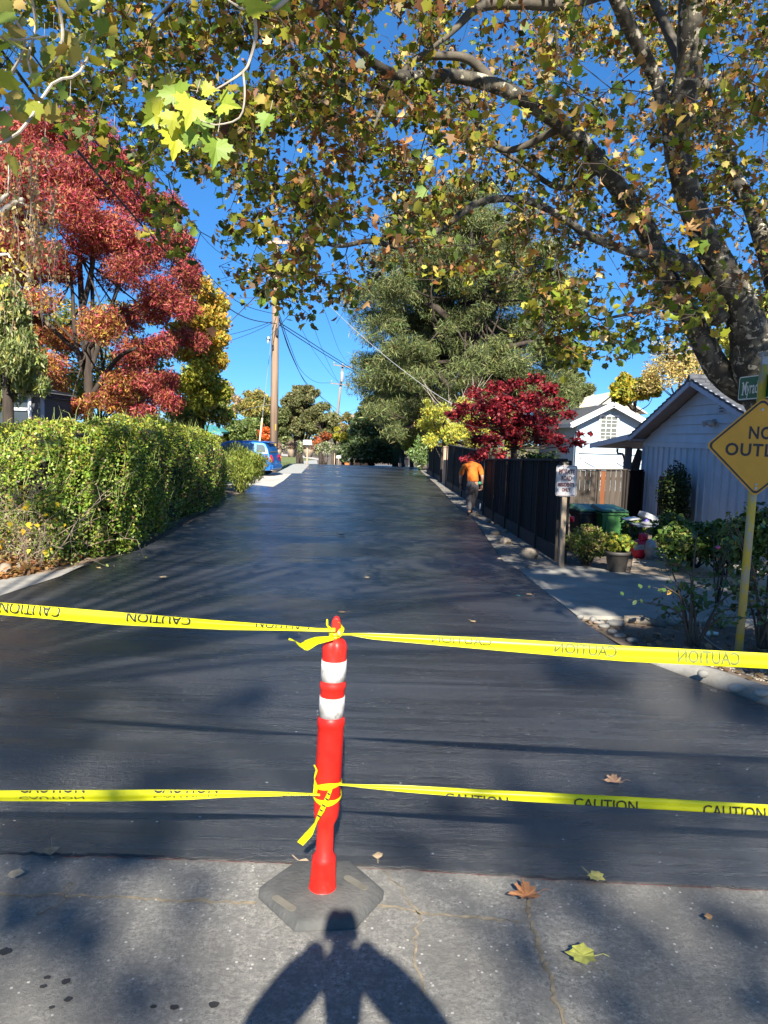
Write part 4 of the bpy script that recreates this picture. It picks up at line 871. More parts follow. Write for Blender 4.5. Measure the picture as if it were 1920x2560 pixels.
# ================================================================== DARK HOUSE ON THE LEFT
DG = mat('shade_grey_siding', (.075, .08, .085), .7, .2, 5)  # siding coloured dark for the shade of the foliage over it
x1 = D(112, 1010, 17)[0]; t = thing('house', 'grey house, coloured dark for foliage shade, with a white framed window half hidden at the left edge', 'house', (x1-4, 18, 0))
mb = MB(); mb.box((x1-4, 17.7, 1.35), (8, 1.4, 2.7)); obj('wall', mb, DG, t)
mb = MB(); mb.add([(x1+.1, 16.8, 2.62), (x1-8.4, 16.8, 2.62), (x1-8.4, 17.7, 3.0), (x1-1.2, 17.7, 3.0), (x1+.1, 18.6, 2.62), (x1-8.4, 18.6, 2.62), (x1+.1, 16.8, 2.52), (x1-8.4, 16.8, 2.52), (x1-1.2, 17.7, 2.9), (x1-8.4, 17.7, 2.9), (x1+.1, 18.6, 2.52), (x1-8.4, 18.6, 2.52)], [(0, 3, 2, 1), (3, 4, 5, 2), (6, 7, 9, 8), (8, 9, 11, 10), (0, 1, 7, 6), (0, 3, 4), (6, 10, 8)]); obj('roof', mb, TILE, t)
GLASS = mat('dark_glass', (.05, .06, .065), .08, .2, 2)
q = D(30, 1022, 16.98); mb = MB(); w_, h_ = .75, .8
for sx in (-1, 1): mb.box((q[0]+sx*(w_/2+.04), 16.97, q[2]), (.07, .06, h_+.14))
for sz in (-1, 0, 1): mb.box((q[0], 16.965, q[2]+sz*(h_/2+.03)), (w_, .05, .06))
mb.box((q[0], 16.955, q[2]), (.04, .05, h_)); fr = obj('window', mb, PW, t); mb = MB(); mb.box((q[0], 16.99, q[2]), (w_, .01, h_)); obj('pane', mb, GLASS, fr)
mb = MB(); mb.box((x1-.04, 16.98, 1.3), (.08, .05, 2.6)); obj('corner_trim', mb, mat('grey_trim', (.25, .28, .33), .6), t)
# ================================================================== TEAL ROOFED HOUSE BEHIND HEDGE
a = D(535, 1056, 42); mb = MB(); mb.box((a[0]-1.8, 44, .6), (3.6, 4, 1.9)); t = thing('house', 'low house with a teal roof edge and yellow wall just over the hedge', 'house', (a[0], 44, -.3)); obj('wall', mb, mat('yellow_wall', (.55, .48, .06), .7), t)
zr = a[2]-.35; mb = MB(); mb.add([(a[0]-4, 41.6, zr-.15), (a[0]+.5, 41.6, zr-.15), (a[0]+.5, 46.3, zr-.15), (a[0]-4, 46.3, zr-.15), (a[0]-4, 44, zr+.2), (a[0]-.5, 44, zr+.2), (a[0]-4, 41.6, zr-.25), (a[0]+.5, 41.6, zr-.25), (a[0]+.5, 46.3, zr-.25), (a[0]-4, 46.3, zr-.25)], [(0, 1, 5, 4), (1, 2, 5), (2, 3, 4, 5), (9, 8, 7, 6), (0, 6, 7, 1), (1, 7, 8, 2)]); obj('roof', mb, mat('teal_roof', (.06, .28, .27), .6), t)
# ================================================================== BLUE CAR
m, nt, bs = newmat('blue_car_paint'); bs.inputs['Base Color'].default_value = (.015, .15, .50, 1); bs.inputs['Metallic'].default_value = .35; bs.inputs['Roughness'].default_value = .28; bs.inputs['Coat Weight'].default_value = .8; bs.inputs['Coat Roughness'].default_value = .06; CARP = m
m, nt, bs = newmat('car_glass'); bs.inputs['Base Color'].default_value = (.22, .28, .29, 1); bs.inputs['Metallic'].default_value = .55; bs.inputs['Roughness'].default_value = .08; bs.inputs['Specular IOR Level'].default_value = .9; CGL = m
m, nt, bs = newmat('silver_roof_panel'); bs.inputs['Base Color'].default_value = (.25, .33, .50, 1); bs.inputs['Roughness'].default_value = .3; bs.inputs['Metallic'].default_value = .3
TYR = mat('tyre_rubber', (.03, .03, .03), .85, .2, 10); RIM = mat('wheel_cover', (.42, .43, .44), .35, .1, 10, metal=.3)
yc = 33.0; q = D(692, 1165, yc); cz_ = .02
car = thing('parked_car', 'blue compact hatchback parked nose away to the left behind the rosemary bush', 'car', (q[0]-.02, yc, cz_), rz=R(-9))
car.scale = (.92, .92, .92)
def loft(mb, out, wf, st=(-1, -.97, -.86, .86, .97, 1)):
    """side outline (x,z) lofted across the width; x=0 tail, negative x to the nose"""
    cx = sum(p[0] for p in out)/len(out); cz = sum(p[1] for p in out)/len(out); n = len(out); vs = []
    for s in st:
        k = {1: .955, .97: .99}.get(round(abs(s), 2), 1.0)
        for x, z in out: vs.append((cx+(x-cx)*(k if abs(x-cx) > .5 else 1), s*wf(z), cz+(z-cz)*k))
    mb.add(vs, [(i*n+j, i*n+(j+1) % n, (i+1)*n+(j+1) % n, (i+1)*n+j) for i in range(len(st)-1) for j in range(n)]+[tuple(range(n-1, -1, -1)), tuple((len(st)-1)*n+j for j in range(n))])
def arch(cx, r, z0=.24, n=8): return [(cx+r*math.cos(a), .31+r*math.sin(a)) for a in np.linspace(R(-12), R(192), n)]
body = [(0, .40), (.0, .62), (-.06, .80), (-.10, 1.02), (-1.0, 1.04), (-2.6, 1.00), (-3.5, .92), (-3.82, .74), (-3.88, .45), (-3.82, .24)]+arch(-3.22, .36)[::-1]+arch(-.70, .36)[::-1]+[(-.06, .26)]
mb = MB(); loft(mb, body, lambda z: .84-.06*max(0, z-.62)/.4); bo = obj('body', mb, CARP, car, local=True, smooth=False, bevel=.02)
cab = [(-.12, 1.02), (-.17, 1.22), (-.34, 1.51), (-.5, 1.57), (-1.5, 1.61), (-2.2, 1.58), (-2.45, 1.50), (-3.12, 1.01)]
wc = lambda z: .78-.17*max(0, z-1.0)/.6
mb = MB(); loft(mb, cab, wc); obj('cabin', mb, CARP, car, local=True, bevel=.02)
def side(pts, s, m_, nm, off=.012):
    mb = MB(); vs = [(x, s*(wc(z)+off), z) for x, z in pts]; mb.add(vs, [tuple(range(len(vs)))] if s > 0 else [tuple(range(len(vs)-1, -1, -1))]); return obj(nm, mb, m_, car, local=True)
for s in (-1, 1):
    side([(-.28, 1.10), (-.36, 1.38), (-.46, 1.46), (-.80, 1.48), (-.76, 1.09)], s, CGL, 'side_window')
    side([(-.86, 1.09), (-.90, 1.49), (-1.60, 1.52), (-1.66, 1.08)], s, CGL, 'side_window')
    side([(-1.74, 1.08), (-1.70, 1.52), (-2.22, 1.49), (-2.82, 1.07)], s, CGL, 'side_window')
mb = MB(); mb.add([(-.125, -.60, 1.10), (-.125, .60, 1.10), (-.31, .50, 1.46), (-.31, -.50, 1.46)], [(0, 1, 2, 3)]); 
mb.v = [(x+.0, y, z) for x, y, z in mb.v]; obj('rear_window', mb, CGL, car, local=True)
mb = MB(); mb.box((-.36, 0, 1.585), (.34, 1.16, .035), 0, Matrix.Rotation(.12, 3, 'Y')); obj('spoiler', mb, CARP, car, local=True, bevel=.01)
TL = mat('red_tail_lens', (.55, .01, .015), .2, .1, 5); TO = mat('amber_lens', (.8, .25, .02), .2, .1, 5)
for s in (-1, 1):
    mb = MB(); mb.add([(-.04, s*.62, .98), (-.30, s*.80, .99), (-.17, s*.845, .80), (-.01, s*.80, .66), (.012, s*.66, .68), (.0, s*.60, .84)], [tuple(range(6)) if s > 0 else tuple(range(5, -1, -1))]); mb.add([(-.05, s*.63, .97), (-.31, s*.825, .98), (-.18, s*.865, .80), (-.02, s*.82, .65), (.03, s*.67, .67), (.02, s*.61, .84)], [tuple(range(6)) if s < 0 else tuple(range(5, -1, -1))])
    tl = obj('tail_light', mb, TL, car, local=True); mb = MB(); mb.blob((-.06, s*.83, .84), (.05, .03, .04), 2, 0); obj('indicator', mb, TO, tl, local=True, smooth=True)
    mb = MB(); mb.box((-.22, s*.838, .50), (.16, .02, .04)); obj('side_marker', mb, TL, car, local=True)
    mb = MB(); mb.box((-1.05, s*.815, .93), (.17, .03, .035)); obj('door_handle', mb, CARP, car, local=True, bevel=.008)
    for cx in (-.70, -3.22):
        mb = MB(); mb.tube([(cx, s*.62, .31), (cx, s*.66, .31), (cx, s*.80, .31), (cx, s*.82, .31)], [.28, .31, .31, .28], 28); wh = obj('wheel', mb, TYR, car, local=True, smooth=True)
        mb = MB(); mb.tube([(cx, s*.80, .31), (cx, s*.825, .31), (cx, s*.835, .31)], [.205, .20, .06], 20)
        for k in range(8): a = k*.785; mb.box((cx+.12*math.cos(a), s*.832, .31+.12*math.sin(a)), (.12, .012, .022), 0, Matrix.Rotation(-a, 3, 'Y'))
        obj('rim', mb, RIM, wh, local=True)
mb = MB(); mb.box((.02, 0, .42), (.10, 1.5, .20)); obj('bumper', mb, CARP, car, local=True, bevel=.04)
mb = MB(); mb.box((-.02, 0, .28), (.12, 1.3, .06)); obj('bumper_trim', mb, RIM, car, local=True, bevel=.01)
mb = MB(); mb.box((-.9, 0, 1.612), (1.0, .9, .02)); obj('roof_panel', mb, CARP, car, local=True)
# ================================================================== POLES
PW_ = mat('utility_pole_wood', (.30, .205, .14), .9, .5, 5, bmp=.6, bscale=30, stretch=(1, 1, .06)); XA = mat('crossarm_wood', (.42, .30, .24), .9, .3, 6); PALEW = mat('grey_pole_wood', (.24, .20, .165), .9, .35, 5, stretch=(1, 1, .1))
yp = 36.0; b_ = D(684, 1166, yp); tp = D(691, 596, yp); pzb = 0
t = thing('utility_pole', 'tall brown wooden utility pole with two crossarms standing beside the blue car', 'utility pole', (b_[0], yp, 0))
bx = b_[0]; tx = tp[0]; tz = tp[2]
mb = MB(); mb.tube([(bx, yp, -.2), ((bx+tx)/2, yp, tz/2), (tx, yp, tz)], [.20, .175, .14], 14); obj('pole', mb, PW_, t, smooth=True)
arms = []
for (pl, pr, cyy) in (((640, 607), (742, 606), 0), ((620, 677), (765, 681), 0)):
    a = D(*pl, yp-.15); b = D(*pr, yp-.15); mb = MB(); mb.beam(a, b, .11, .14); ca = obj('crossarm', mb, XA, t)
    for k in range(4):
        q = a+(b-a)*(.04+.92*k/3); mb = MB(); mb.lathe([(.02, .05), (.02, .12), (.05, .13), (.06, .18), (.04, .22), (.01, .24)], q, 10); obj('insulator', mb, GALV, ca, smooth=True)
mb = MB()
for s in (-1, 1): a = D(691+s*30, 680, yp-.14); b = D(691, 702, yp-.14); mb.beam(a, b, .03, .05, (0, 1, 0))
obj('brace', mb, XA, t)
mb = MB(); q = D(692, 830, yp-.2); mb.box(q, (.12, .14, .34)); q = D(688, 868, yp-.2); mb.box((q[0]-.1, q[1], q[2]), (.08, .12, .2)); obj('terminal_box', mb, BLK, t)
mb = MB(); q = D(689, 1068, yp-.18); mb.box(q, (.05, .02, .3)); q = D(689, 1112, yp-.18); mb.box(q, (.05, .02, .1)); obj('yellow_tag', mb, SY, t)
ga = G(640, 1183); gt = D(686, 780, yp-.1); mb = MB(); mb.tube([gt, ga], .012, 5); gw = obj('guy_wire', mb, GALV, t)
q = D(671, 850, yp+(ga[1]-yp)*.18); mb = MB(); mb.lathe([(.03, -.16), (.05, -.1), (.05, .1), (.03, .16)], q, 10); obj('guy_insulator', mb, WHT, gw)
def gp_(f): return gt+(np.array(ga)-gt)*f
g0 = np.array([D(655, 1045, ga[1]+.4)]); mb = MB(); u = (gt[2]-g0[0][2])/(gt[2]-ga[2]); mb.tube([gp_(u), gp_(1.0)], .045, 8); obj('guy_guard', mb, mat('guard_plastic', (.38, .42, .34), .5, .3, 5, c2=(.5, .45, .2)), gw, smooth=True)
# second pole, leaning
yp2 = 85.; zb = zg(0, yp2); b_ = D(838, 1090, yp2); tp2 = D(857, 912, yp2); bb = b_+(b_-tp2)*1.0; kk = (zb-b_[2])/(tp2[2]-b_[2]); bb = b_+(tp2-b_)*kk
t = thing('utility_pole', 'leaning grey utility pole with a transformer in front of the distant trees', 'utility pole', bb)
mb = MB(); mb.tube([bb, tp2], [.17, .12], 10); obj('pole', mb, PALEW, t, smooth=True)
for pl, pr in (((833, 912), (881, 919)), ((827, 958), (876, 964))):
    mb = MB(); a = D(*pl, yp2-.3); b = D(*pr, yp2-.3); mb.beam(a, b, .11, .13); ca = obj('crossarm', mb, PALEW, t)
    for k in range(3): q = a+(b-a)*(.04+.92*k/2); mb = MB(); mb.lathe([(.05, .1), (.09, .2), (.05, .34)], q, 8); obj('insulator', mb, GALV, ca)
mb = MB(); q = D(855, 942, yp2-.45); mb.lathe([(.14, -.6), (.2, -.5), (.2, .45), (.14, .55), (.05, .6)], q, 14); obj('transformer', mb, mat('transformer_grey', (.32, .33, .34), .5), t, smooth=True)
yp3 = 66.; a = D(886, 1033, yp3); b = D(880, 1150, yp3); zb = zg(0, yp3); bb = a+(b-a)*((a[2]-zb)/(a[2]-b[2])); t = thing('utility_pole', 'short brown service pole before the dark cedar', 'utility pole', bb)
mb = MB(); mb.tube([bb, a], [.16, .12], 10); obj('pole', mb, PW_, t, smooth=True); mb = MB(); mb.beam(D(878, 1040, yp3), D(895, 1041, yp3), .08, .1); obj('crossarm', mb, XA, t)
# wires
WIR = mat('black_cable', (.015, .015, .018), .6, .1, 3); WIL = mat('bright_cable', (.42, .43, .45), .5, .1, 3)
def wire(pts, r, m_, label, n=5):
    P = [D(x, y, d) for x, y, d in pts]; mb = MB(); mb.tube(P, r, 5, smooth=n); o = obj('overhead_wire', mb, m_, smooth=True); o['label'] = label; o['category'] = 'wire'; o['group'] = 'overhead wires'
wire([(-300, -260, 6), (0, 122, 8), (208, 393, 11.5), (440, 655, 19), (560, 762, 27), (625, 798, 31), (691, 809, 35.8)], .019, WIR, 'thickest black cable sweeping down in front of the red tree to the tall pole')
wire([(-300, -300, 8), (17, 52, 11), (312, 451, 17), (443, 600, 22), (590, 752, 30), (691, 786, 35.8)], .014, WIR, 'second black cable running just above the thickest one')
wire([(120, 40, 9), (300, 300, 14), (434, 492, 20), (540, 625, 27), (640, 676, 35.8)], .009, WIR, 'thin line reaching the left end of the lower crossarm')
wire([(560, 840, 42), (620, 825, 39), (691, 800, 36)], .014, WIR, 'service drop from the tall pole to the yellow tree, upper one')
wire([(575, 852, 42), (630, 832, 39), (691, 803, 36)], .012, WIR, 'service drop from the tall pole to the yellow tree, lower one')
wire([(698, 795, 36), (725, 880, 50), (762, 952, 68), (800, 990, 85), (850, 1045, 105)], .022, WIR, 'cable dropping steepest from the tall pole past the oak top')
wire([(698, 800, 36), (735, 900, 52), (770, 965, 70), (820, 1005, 90), (860, 1040, 105)], .022, WIR, 'cable beside the steepest one, ending over the oak')
wire([(698, 785, 36), (722, 855, 46), (752, 925, 62), (790, 955, 74), (827, 957, 85)], .018, WIR, 'line from the tall pole to the left end of the leaning pole crossarm')
wire([(700, 682, 36), (735, 780, 48), (780, 870, 62), (830, 940, 78), (850, 956, 85)], .013, WIR, 'thin line from the middle of the lower crossarm to the leaning pole')
wire([(745, 684, 36), (765, 745, 42), (800, 860, 56), (845, 955, 80), (858, 962, 85)], .013, WIR, 'thin line from the right end of the lower crossarm to the leaning pole')
wire([(790, 720, 40), (820, 800, 50), (850, 880, 66), (878, 920, 85)], .012, WIR, 'faint line meeting the upper crossarm of the leaning pole')
wire([(698, 806, 36), (760, 845, 40), (830, 890, 46), (905, 935, 52), (1000, 980, 58)], .022, WIR, 'pair of cables crossing the open sky toward the pine, upper one')
wire([(698, 812, 36), (755, 850, 40), (830, 897, 46), (905, 941, 52), (1000, 988, 58)], .022, WIR, 'pair of cables crossing the open sky toward the pine, lower one')
wire([(770, 700, 30), (830, 770, 31), (910, 845, 32), (1000, 920, 33), (1100, 992, 34), (1190, 1040, 34)], .012, WIL, 'bright wire slanting across the front of the pine')
wire([(870, 1030, 80), (935, 1014, 70), (1000, 1068, 60), (1060, 1112, 55)], .018, WIL, 'bright wire sagging in front of the cedar')
wire([(884, 1036, 66), (930, 1058, 62), (985, 1083, 58)], .018, WIL, 'short bright wire running right from the short service pole')
wire([(876, 963, 85), (895, 968, 85), (935, 985, 80)], .02, WIR, 'line leaving the leaning pole to the right')
wire([(690, 1010, 36), (640, 1018, 44), (600, 1030, 50)], .012, WIL, 'pale wire just above the orange bushes left of the tall pole')
# ================================================================== MAILBOXES, PLANTERS, FAR THINGS
def mailbox(px, ptop, pbot, wpx, d, label, hb=None):
    s = d/F; a = D(px, ptop, d); zb = zg(a[0], d); wd = wpx*s; h = wd*.56
    t = thing('mailbox', label, 'mailbox', (a[0], d, zb), group='white mailboxes on posts')
    mb = MB(); pr = [(-wd/2, -h), (wd/2, -h), (wd/2, -h*.25), (wd*.42, 0), (-wd*.42, 0), (-wd/2, -h*.25)]
    mb.prism(pr, (a[0], d-.1, a[2]), (1, 0, 0), (0, 0, 1), .25); obj('box', mb, PW, t, bevel=.012)
    mb = MB(); z1 = a[2]-h; mb.box((a[0], d, (z1+zb)/2-.02), (.09, .09, z1-zb)); obj('post', mb, TANW, t)
    if hb: mb = MB(); mb.box((a[0], d-.05, z1-.08), (.22, .1, .14)); obj('newspaper_holder', mb, BLK, t)
mailbox(769, 1100, 1150, 21, 46., 'largest white mailbox on a brown post at the corner of the lawn', True)
mailbox(837, 1117, 1150, 9, 64., 'tiny white mailbox under orange leaves beyond the crest')
mailbox(847, 1139, 1151, 12, 57., 'white mailbox showing right above the road crest')
for i, (x, l) in enumerate(((874, 'left one of the low white boxes at the foot of the short pole'), (886, 'middle one of the low white boxes at the foot of the short pole'), (903, 'right one of the low white boxes at the foot of the short pole'))):
    mailbox(x, 1143+i*.6, 1152, 9, 60., l)
BAR = mat('barrel_staves', (.30, .23, .17), .85, .4, 5, bmp=.3)
for i, (x, l) in enumerate(((692, 'half barrel planter beside the foot of the tall pole'), (730, 'half barrel planter of purple grass in the middle'), (771, 'half barrel planter right behind the large mailbox'))):
    d = 50.; a = D(x, 1128, d); b = D(x, 1139, d); s = d/F; t = thing('barrel_planter', l, 'planter', (a[0], d, b[2]), group='half barrel planters by the footpath')
    h = a[2]-b[2]+.12; mb = MB(); mb.lathe([(.24, -.1), (.30, h*.5), (.33, h)], (a[0], d, b[2]), 18); obj('barrel', mb, BAR, t, smooth=True)
    P = ball(500, (a[0], d, a[2]+.38), (.40, .3, .36), .2); leafobj('grass_tuft', [(P, .26, BLADE*np.array([1.5, 1]), cols(500, [(.30, .18, .16), (.36, .27, .2), (.2, .16, .1)]), dict(droop=-1.0))], LEAF, t)
# orange fence and pale fence far away
FO = mat('orange_far_fence', (.58, .16, .04), .8, .2, 4); d = 72.; a = D(853, 1137, d); b = D(921, 1142, d); mb = MB(); n = 22; zb = zg(0, d)
for i in range(n): q = a+(b-a)*(i+.5)/n; z1 = q[2]+.12*math.sin(i*.55); mb.box((q[0], d, (z1+zb)/2), ((b[0]-a[0])/n-.02, .03, z1-zb))
t = thing('board_fence', 'orange stained fence with a scalloped top far beyond the crest', 'fence', (a[0], d, zb)); obj('boards', mb, FO, t)
mb = MB(); mb.beam((a[0], d+.05, zb+.4), (b[0], d+.05, zb+.4), .05, .1); obj('rail', mb, FO, t)
d = 60.; a = D(998, 1144, d); b = D(1022, 1145, d); zb = zg(1, d); mb = MB()
for i in range(10): q = a+(b-a)*(i+.5)/10; mb.box((q[0], d, (q[2]+zb)/2), ((b[0]-a[0])/10-.015, .03, q[2]-zb))
t = thing('board_fence', 'small pale grey fence panel far away left of the oleander', 'fence', (a[0], d, zb)); obj('boards', mb, mat('pale_far_wood', (.42, .34, .27), .8), t)
mb = MB(); mb.beam((a[0], d-.04, a[2]-.1), (b[0], d-.04, b[2]-.1), .04, .08); obj('rail', mb, TANW, t)
# trellis on the garage wall
ty = 19.9; z0 = GL+.05; z1 = D(1650, 1195, ty)[2]; t = thing('trellis', 'dark trellis panel leaning on the blue garage wall beside the vine', 'trellis', (XW-.2, ty+.2, z0))
mb = MB()
for k in range(9): mb.box((XW-.22, ty-.05+k*.12, (z0+z1)/2), (.03, .03, z1-z0))
for k in range(6): mb.box((XW-.20, ty+.43, z0+.2+(z1-z0-.2)*k/5), (.03, 1.02, .04))
obj('lattice', mb, BLK, t)
# ================================================================== SYCAMORE OVER THE ROAD
m, nt, bs = newmat('mottled_sycamore_bark')
vo = nt.nodes.new('ShaderNodeTexVoronoi'); vo.inputs['Scale'].default_value = 8; tc = nt.nodes.new('ShaderNodeTexCoord'); nt.links.new(tc.outputs['Object'], vo.inputs['Vector'])
f = noise(nt, 7, 5, .65, dist=.6); c = mixc(nt, ramp(nt, f, .42, .52), (.115, .10, .07), (.035, .03, .022))
c = mixc(nt, ramp(nt, noise(nt, 13, 3, .6, dist=.5), .58, .62), c, (.38, .34, .25)); nt.links.new(c, bs.inputs['Base Color']); bs.inputs['Roughness'].default_value = .8
bump(nt, bs, noise(nt, 24, 4, .7), .35); SYB = m
TWIG = mat('twig_bark', (.075, .055, .04), .85, .4, 20); PTWIG = mat('pale_twig_bark', (.48, .42, .34), .8, .3, 20, c2=(.3, .25, .2))
syc = thing('sycamore_tree', 'huge sycamore at the right edge arching mottled limbs and autumn leaves over the road', 'tree', (5.6, 9.5, 0))
tb = MB(); tb2 = MB(); NODES = []; NR = []
def limb(pts, last=1.0):
    """pts: (px, py, width px, depth)"""
    P = [D(x, y, d) for x, y, w_, d in pts]; r = [w_*.98/2*d/F for x, y, w_, d in pts]
    (tb if pts[0][2] >= 40 else tb2).tube(P, r, 12, smooth=5, jitter=.035)
    for i in range(len(P)-1):
        for k in range(6): NODES.append(P[i]+(P[i+1]-P[i])*k/6); NR.append(r[i]*(1-k/6)+r[i+1]*k/6)
    NODES.append(P[-1]); NR.append(r[-1])
base_ = np.array([5.75, 9.7, -.1]); fork = D(1905, 925, 9.0)
tb.tube([base_, (5.6, 9.6, .5), (5.25, 9.4, 1.4), (4.85, 9.2, 2.2), fork, D(1880, 860, 9)], [.52, .42, .36, .34, .33, .26], 16, smooth=5, jitter=.03)
limb([(1890, 900, 110, 9.0), (1850, 760, 82, 8.8), (1790, 650, 72, 8.6), (1735, 530, 64, 8.4), (1705, 430, 60, 8.2), (1692, 330, 62, 8.0), (1722, 190, 66, 7.8), (1728, 60, 62, 7.6), (1726, -120, 56, 7.4), (1700, -400, 44, 7.4), (1600, -800, 30, 8)])
limb([(1870, 980, 74, 9.3), (1800, 930, 64, 9.2), (1745, 830, 56, 9.1), (1680, 720, 52, 9.0), (1625, 590, 48, 8.9), (1560, 490, 46, 8.7), (1500, 410, 44, 8.5), (1430, 330, 42, 8.3), (1330, 262, 38, 8.0), (1240, 215, 36, 7.8), (1130, 190, 32, 7.6), (1010, 192, 28, 7.3), (930, 155, 22, 7.0), (870, 90, 18, 6.8), (800, 10, 12, 6.6), (700, -120, 8, 6.4)])
limb([(1800, 800, 50, 8.8), (1740, 690, 44, 8.6), (1665, 640, 34, 8.4), (1579, 631, 20, 8.2), (1510, 605, 22, 8.0), (1463, 584, 20, 7.9), (1400, 540, 18, 7.7), (1310, 500, 18, 7.5), (1200, 505, 17, 7.3), (1120, 560, 16, 7.1), (1050, 600, 16, 6.9), (999, 617, 15, 6.8), (923, 603, 13, 6.7), (844, 615, 10, 6.6), (778, 590, 8, 6.5), (735, 540, 6, 6.4)])
limb([(1960, 760, 70, 9.4), (1920, 640, 46, 9.6), (1880, 520, 40, 9.8), (1835, 440, 36, 10), (1800, 330, 28, 10.2), (1760, 200, 20, 10.4)])
limb([(1700, 420, 40, 8.0), (1655, 250, 34, 7.9), (1640, 200, 30, 7.9), (1600, 120, 36, 7.7), (1560, 40, 34, 7.5), (1500, -80, 28, 7.2), (1420, -200, 20, 7)])
limb([(1560, -40, 34, 7.4), (1430, 6, 30, 7.2), (1300, 8, 28, 7.0), (1200, 16, 26, 6.9), (1140, 70, 16, 6.8), (1100, 105, 11, 6.7), (1020, 160, 7, 6.6)])
limb([(1240, 215, 26, 7.8), (1175, 150, 22, 7.7), (1100, 140, 18, 7.6), (1035, 150, 16, 7.5), (985, 215, 14, 7.4), (960, 260, 10, 7.3), (930, 330, 6, 7.2)])
limb([(1400, 320, 20, 8.4), (1280, 375, 16, 8.6), (1220, 345, 15, 8.8), (1180, 270, 13, 9), (1150, 240, 10, 9)])
limb([(1500, 420, 20, 8.7), (1400, 470, 14, 9.2), (1290, 400, 12, 9.6), (1150, 320, 11, 10), (1000, 290, 8, 10.3), (850, 300, 6, 10.5)])
limb([(1720, 200, 30, 7.9), (1600, -60, 20, 8.4), (1400, -300, 16, 9), (1100, -500, 12, 9.5)])
limb([(1500, -60, 24, 7.4), (1300, -200, 18, 6.6), (1000, -260, 14, 6.0), (700, -200, 10, 5.6), (500, -60, 7, 5.4), (380, 60, 5, 5.3)])
limb([(1600, -120, 24, 7.6), (1200, -420, 18, 7.6), (800, -500, 14, 7.8), (400, -300, 11, 8), (200, 0, 7, 8.2), (160, 140, 4, 8.3)])
limb([(1740, 830, 22, 9.0), (1690, 770, 14, 8.6), (1600, 780, 9, 8.2), (1500, 800, 6, 7.9)])
limb([(930, 155, 18, 7.0), (820, 230, 12, 7.4), (720, 300, 9, 7.8), (600, 340, 7, 8.2), (500, 420, 5, 8.5)])
limb([(800, 20, 12, 6.6), (650, 60, 9, 7.0), (480, 120, 7, 7.6), (330, 180, 5, 8)])
# twigs grown toward points spread through the crown
lowx = [-600, 0, 60, 120, 300, 450, 560, 640, 740, 800, 900, 1000, 1130, 1250, 1330, 1400, 1450, 1500, 1600, 1720, 1800, 1920, 2300]
lowy = [230, 265, 330, 345, 430, 610, 690, 745, 775, 730, 745, 705, 725, 720, 790, 900, 960, 905, 890, 930, 820, 780, 700]
holes = [(60, 190, 70, 110), (180, 60, 60, 60), (480, 520, 60, 90), (1500, 370, 45, 45), (1640, 380, 40, 50), (1880, 600, 30, 90), (1290, 300, 60, 30), (560, 470, 60, 60), (1130, 420, 60, 40), (1560, 720, 50, 50), (1700, 560, 30, 50), (880, 470, 50, 60), (1420, 250, 50, 40), (700, 540, 50, 40)]
att = []
while len(att) < 1850:
    if random.random() < .93: px = random.uniform(-60, 2050); py = random.uniform(-120, 960)
    else: px = random.uniform(-500, 2500); py = random.uniform(-1100, -100)
    lim = np.interp(px, lowx, lowy)
    if py > lim-8: continue
    if any(((px-a)/c)**2+((py-b)/d)**2 < 1 and random.random() < .93 for a, b, c, d in holes): continue
    if px < 500 and random.random() < .18: continue
    if px > 1150 and py > 0 and py < 640 and random.random() < .12: continue
    if lim-py < 150 and random.random() < .3: continue
    if 820 < px < 1320 and py > 600 and random.random() < .4: continue
    # natural gaps between the sprays
    g = math.sin(px*.021+1.3*math.sin(py*.013))+math.sin(py*.026+px*.006)+.7*math.sin(px*.047-py*.031)
    if g > .95 and random.random() < .9: continue
    dlo, dhi = (5.6, 10.5) if px < 900 else (8.2, 13)
    if px >= 900 and random.random() < .12: dlo, dhi = 5.0, 7.0
    if 1330 < px < 1520 and py > 700: dlo, dhi = 5.8, 7.4
    d = random.uniform(dlo, dhi); p = D(px, py, d)
    if p[2] < 2.6: continue
    att.append((p, px, py))
N0 = np.array(NODES); main = N0.copy()
att.sort(key=lambda a: np.min(np.linalg.norm(main-a[0], axis=1)))
nod = [tuple(x) for x in N0]; nodA = np.array(nod); tw = MB(); LP = []; LX_ = []
cap = 60000; buf = np.zeros((cap, 3)); nn_ = len(nodA); buf[:nn_] = nodA; rad = np.zeros(cap); rad[:nn_] = np.minimum(np.array(NR), .03)
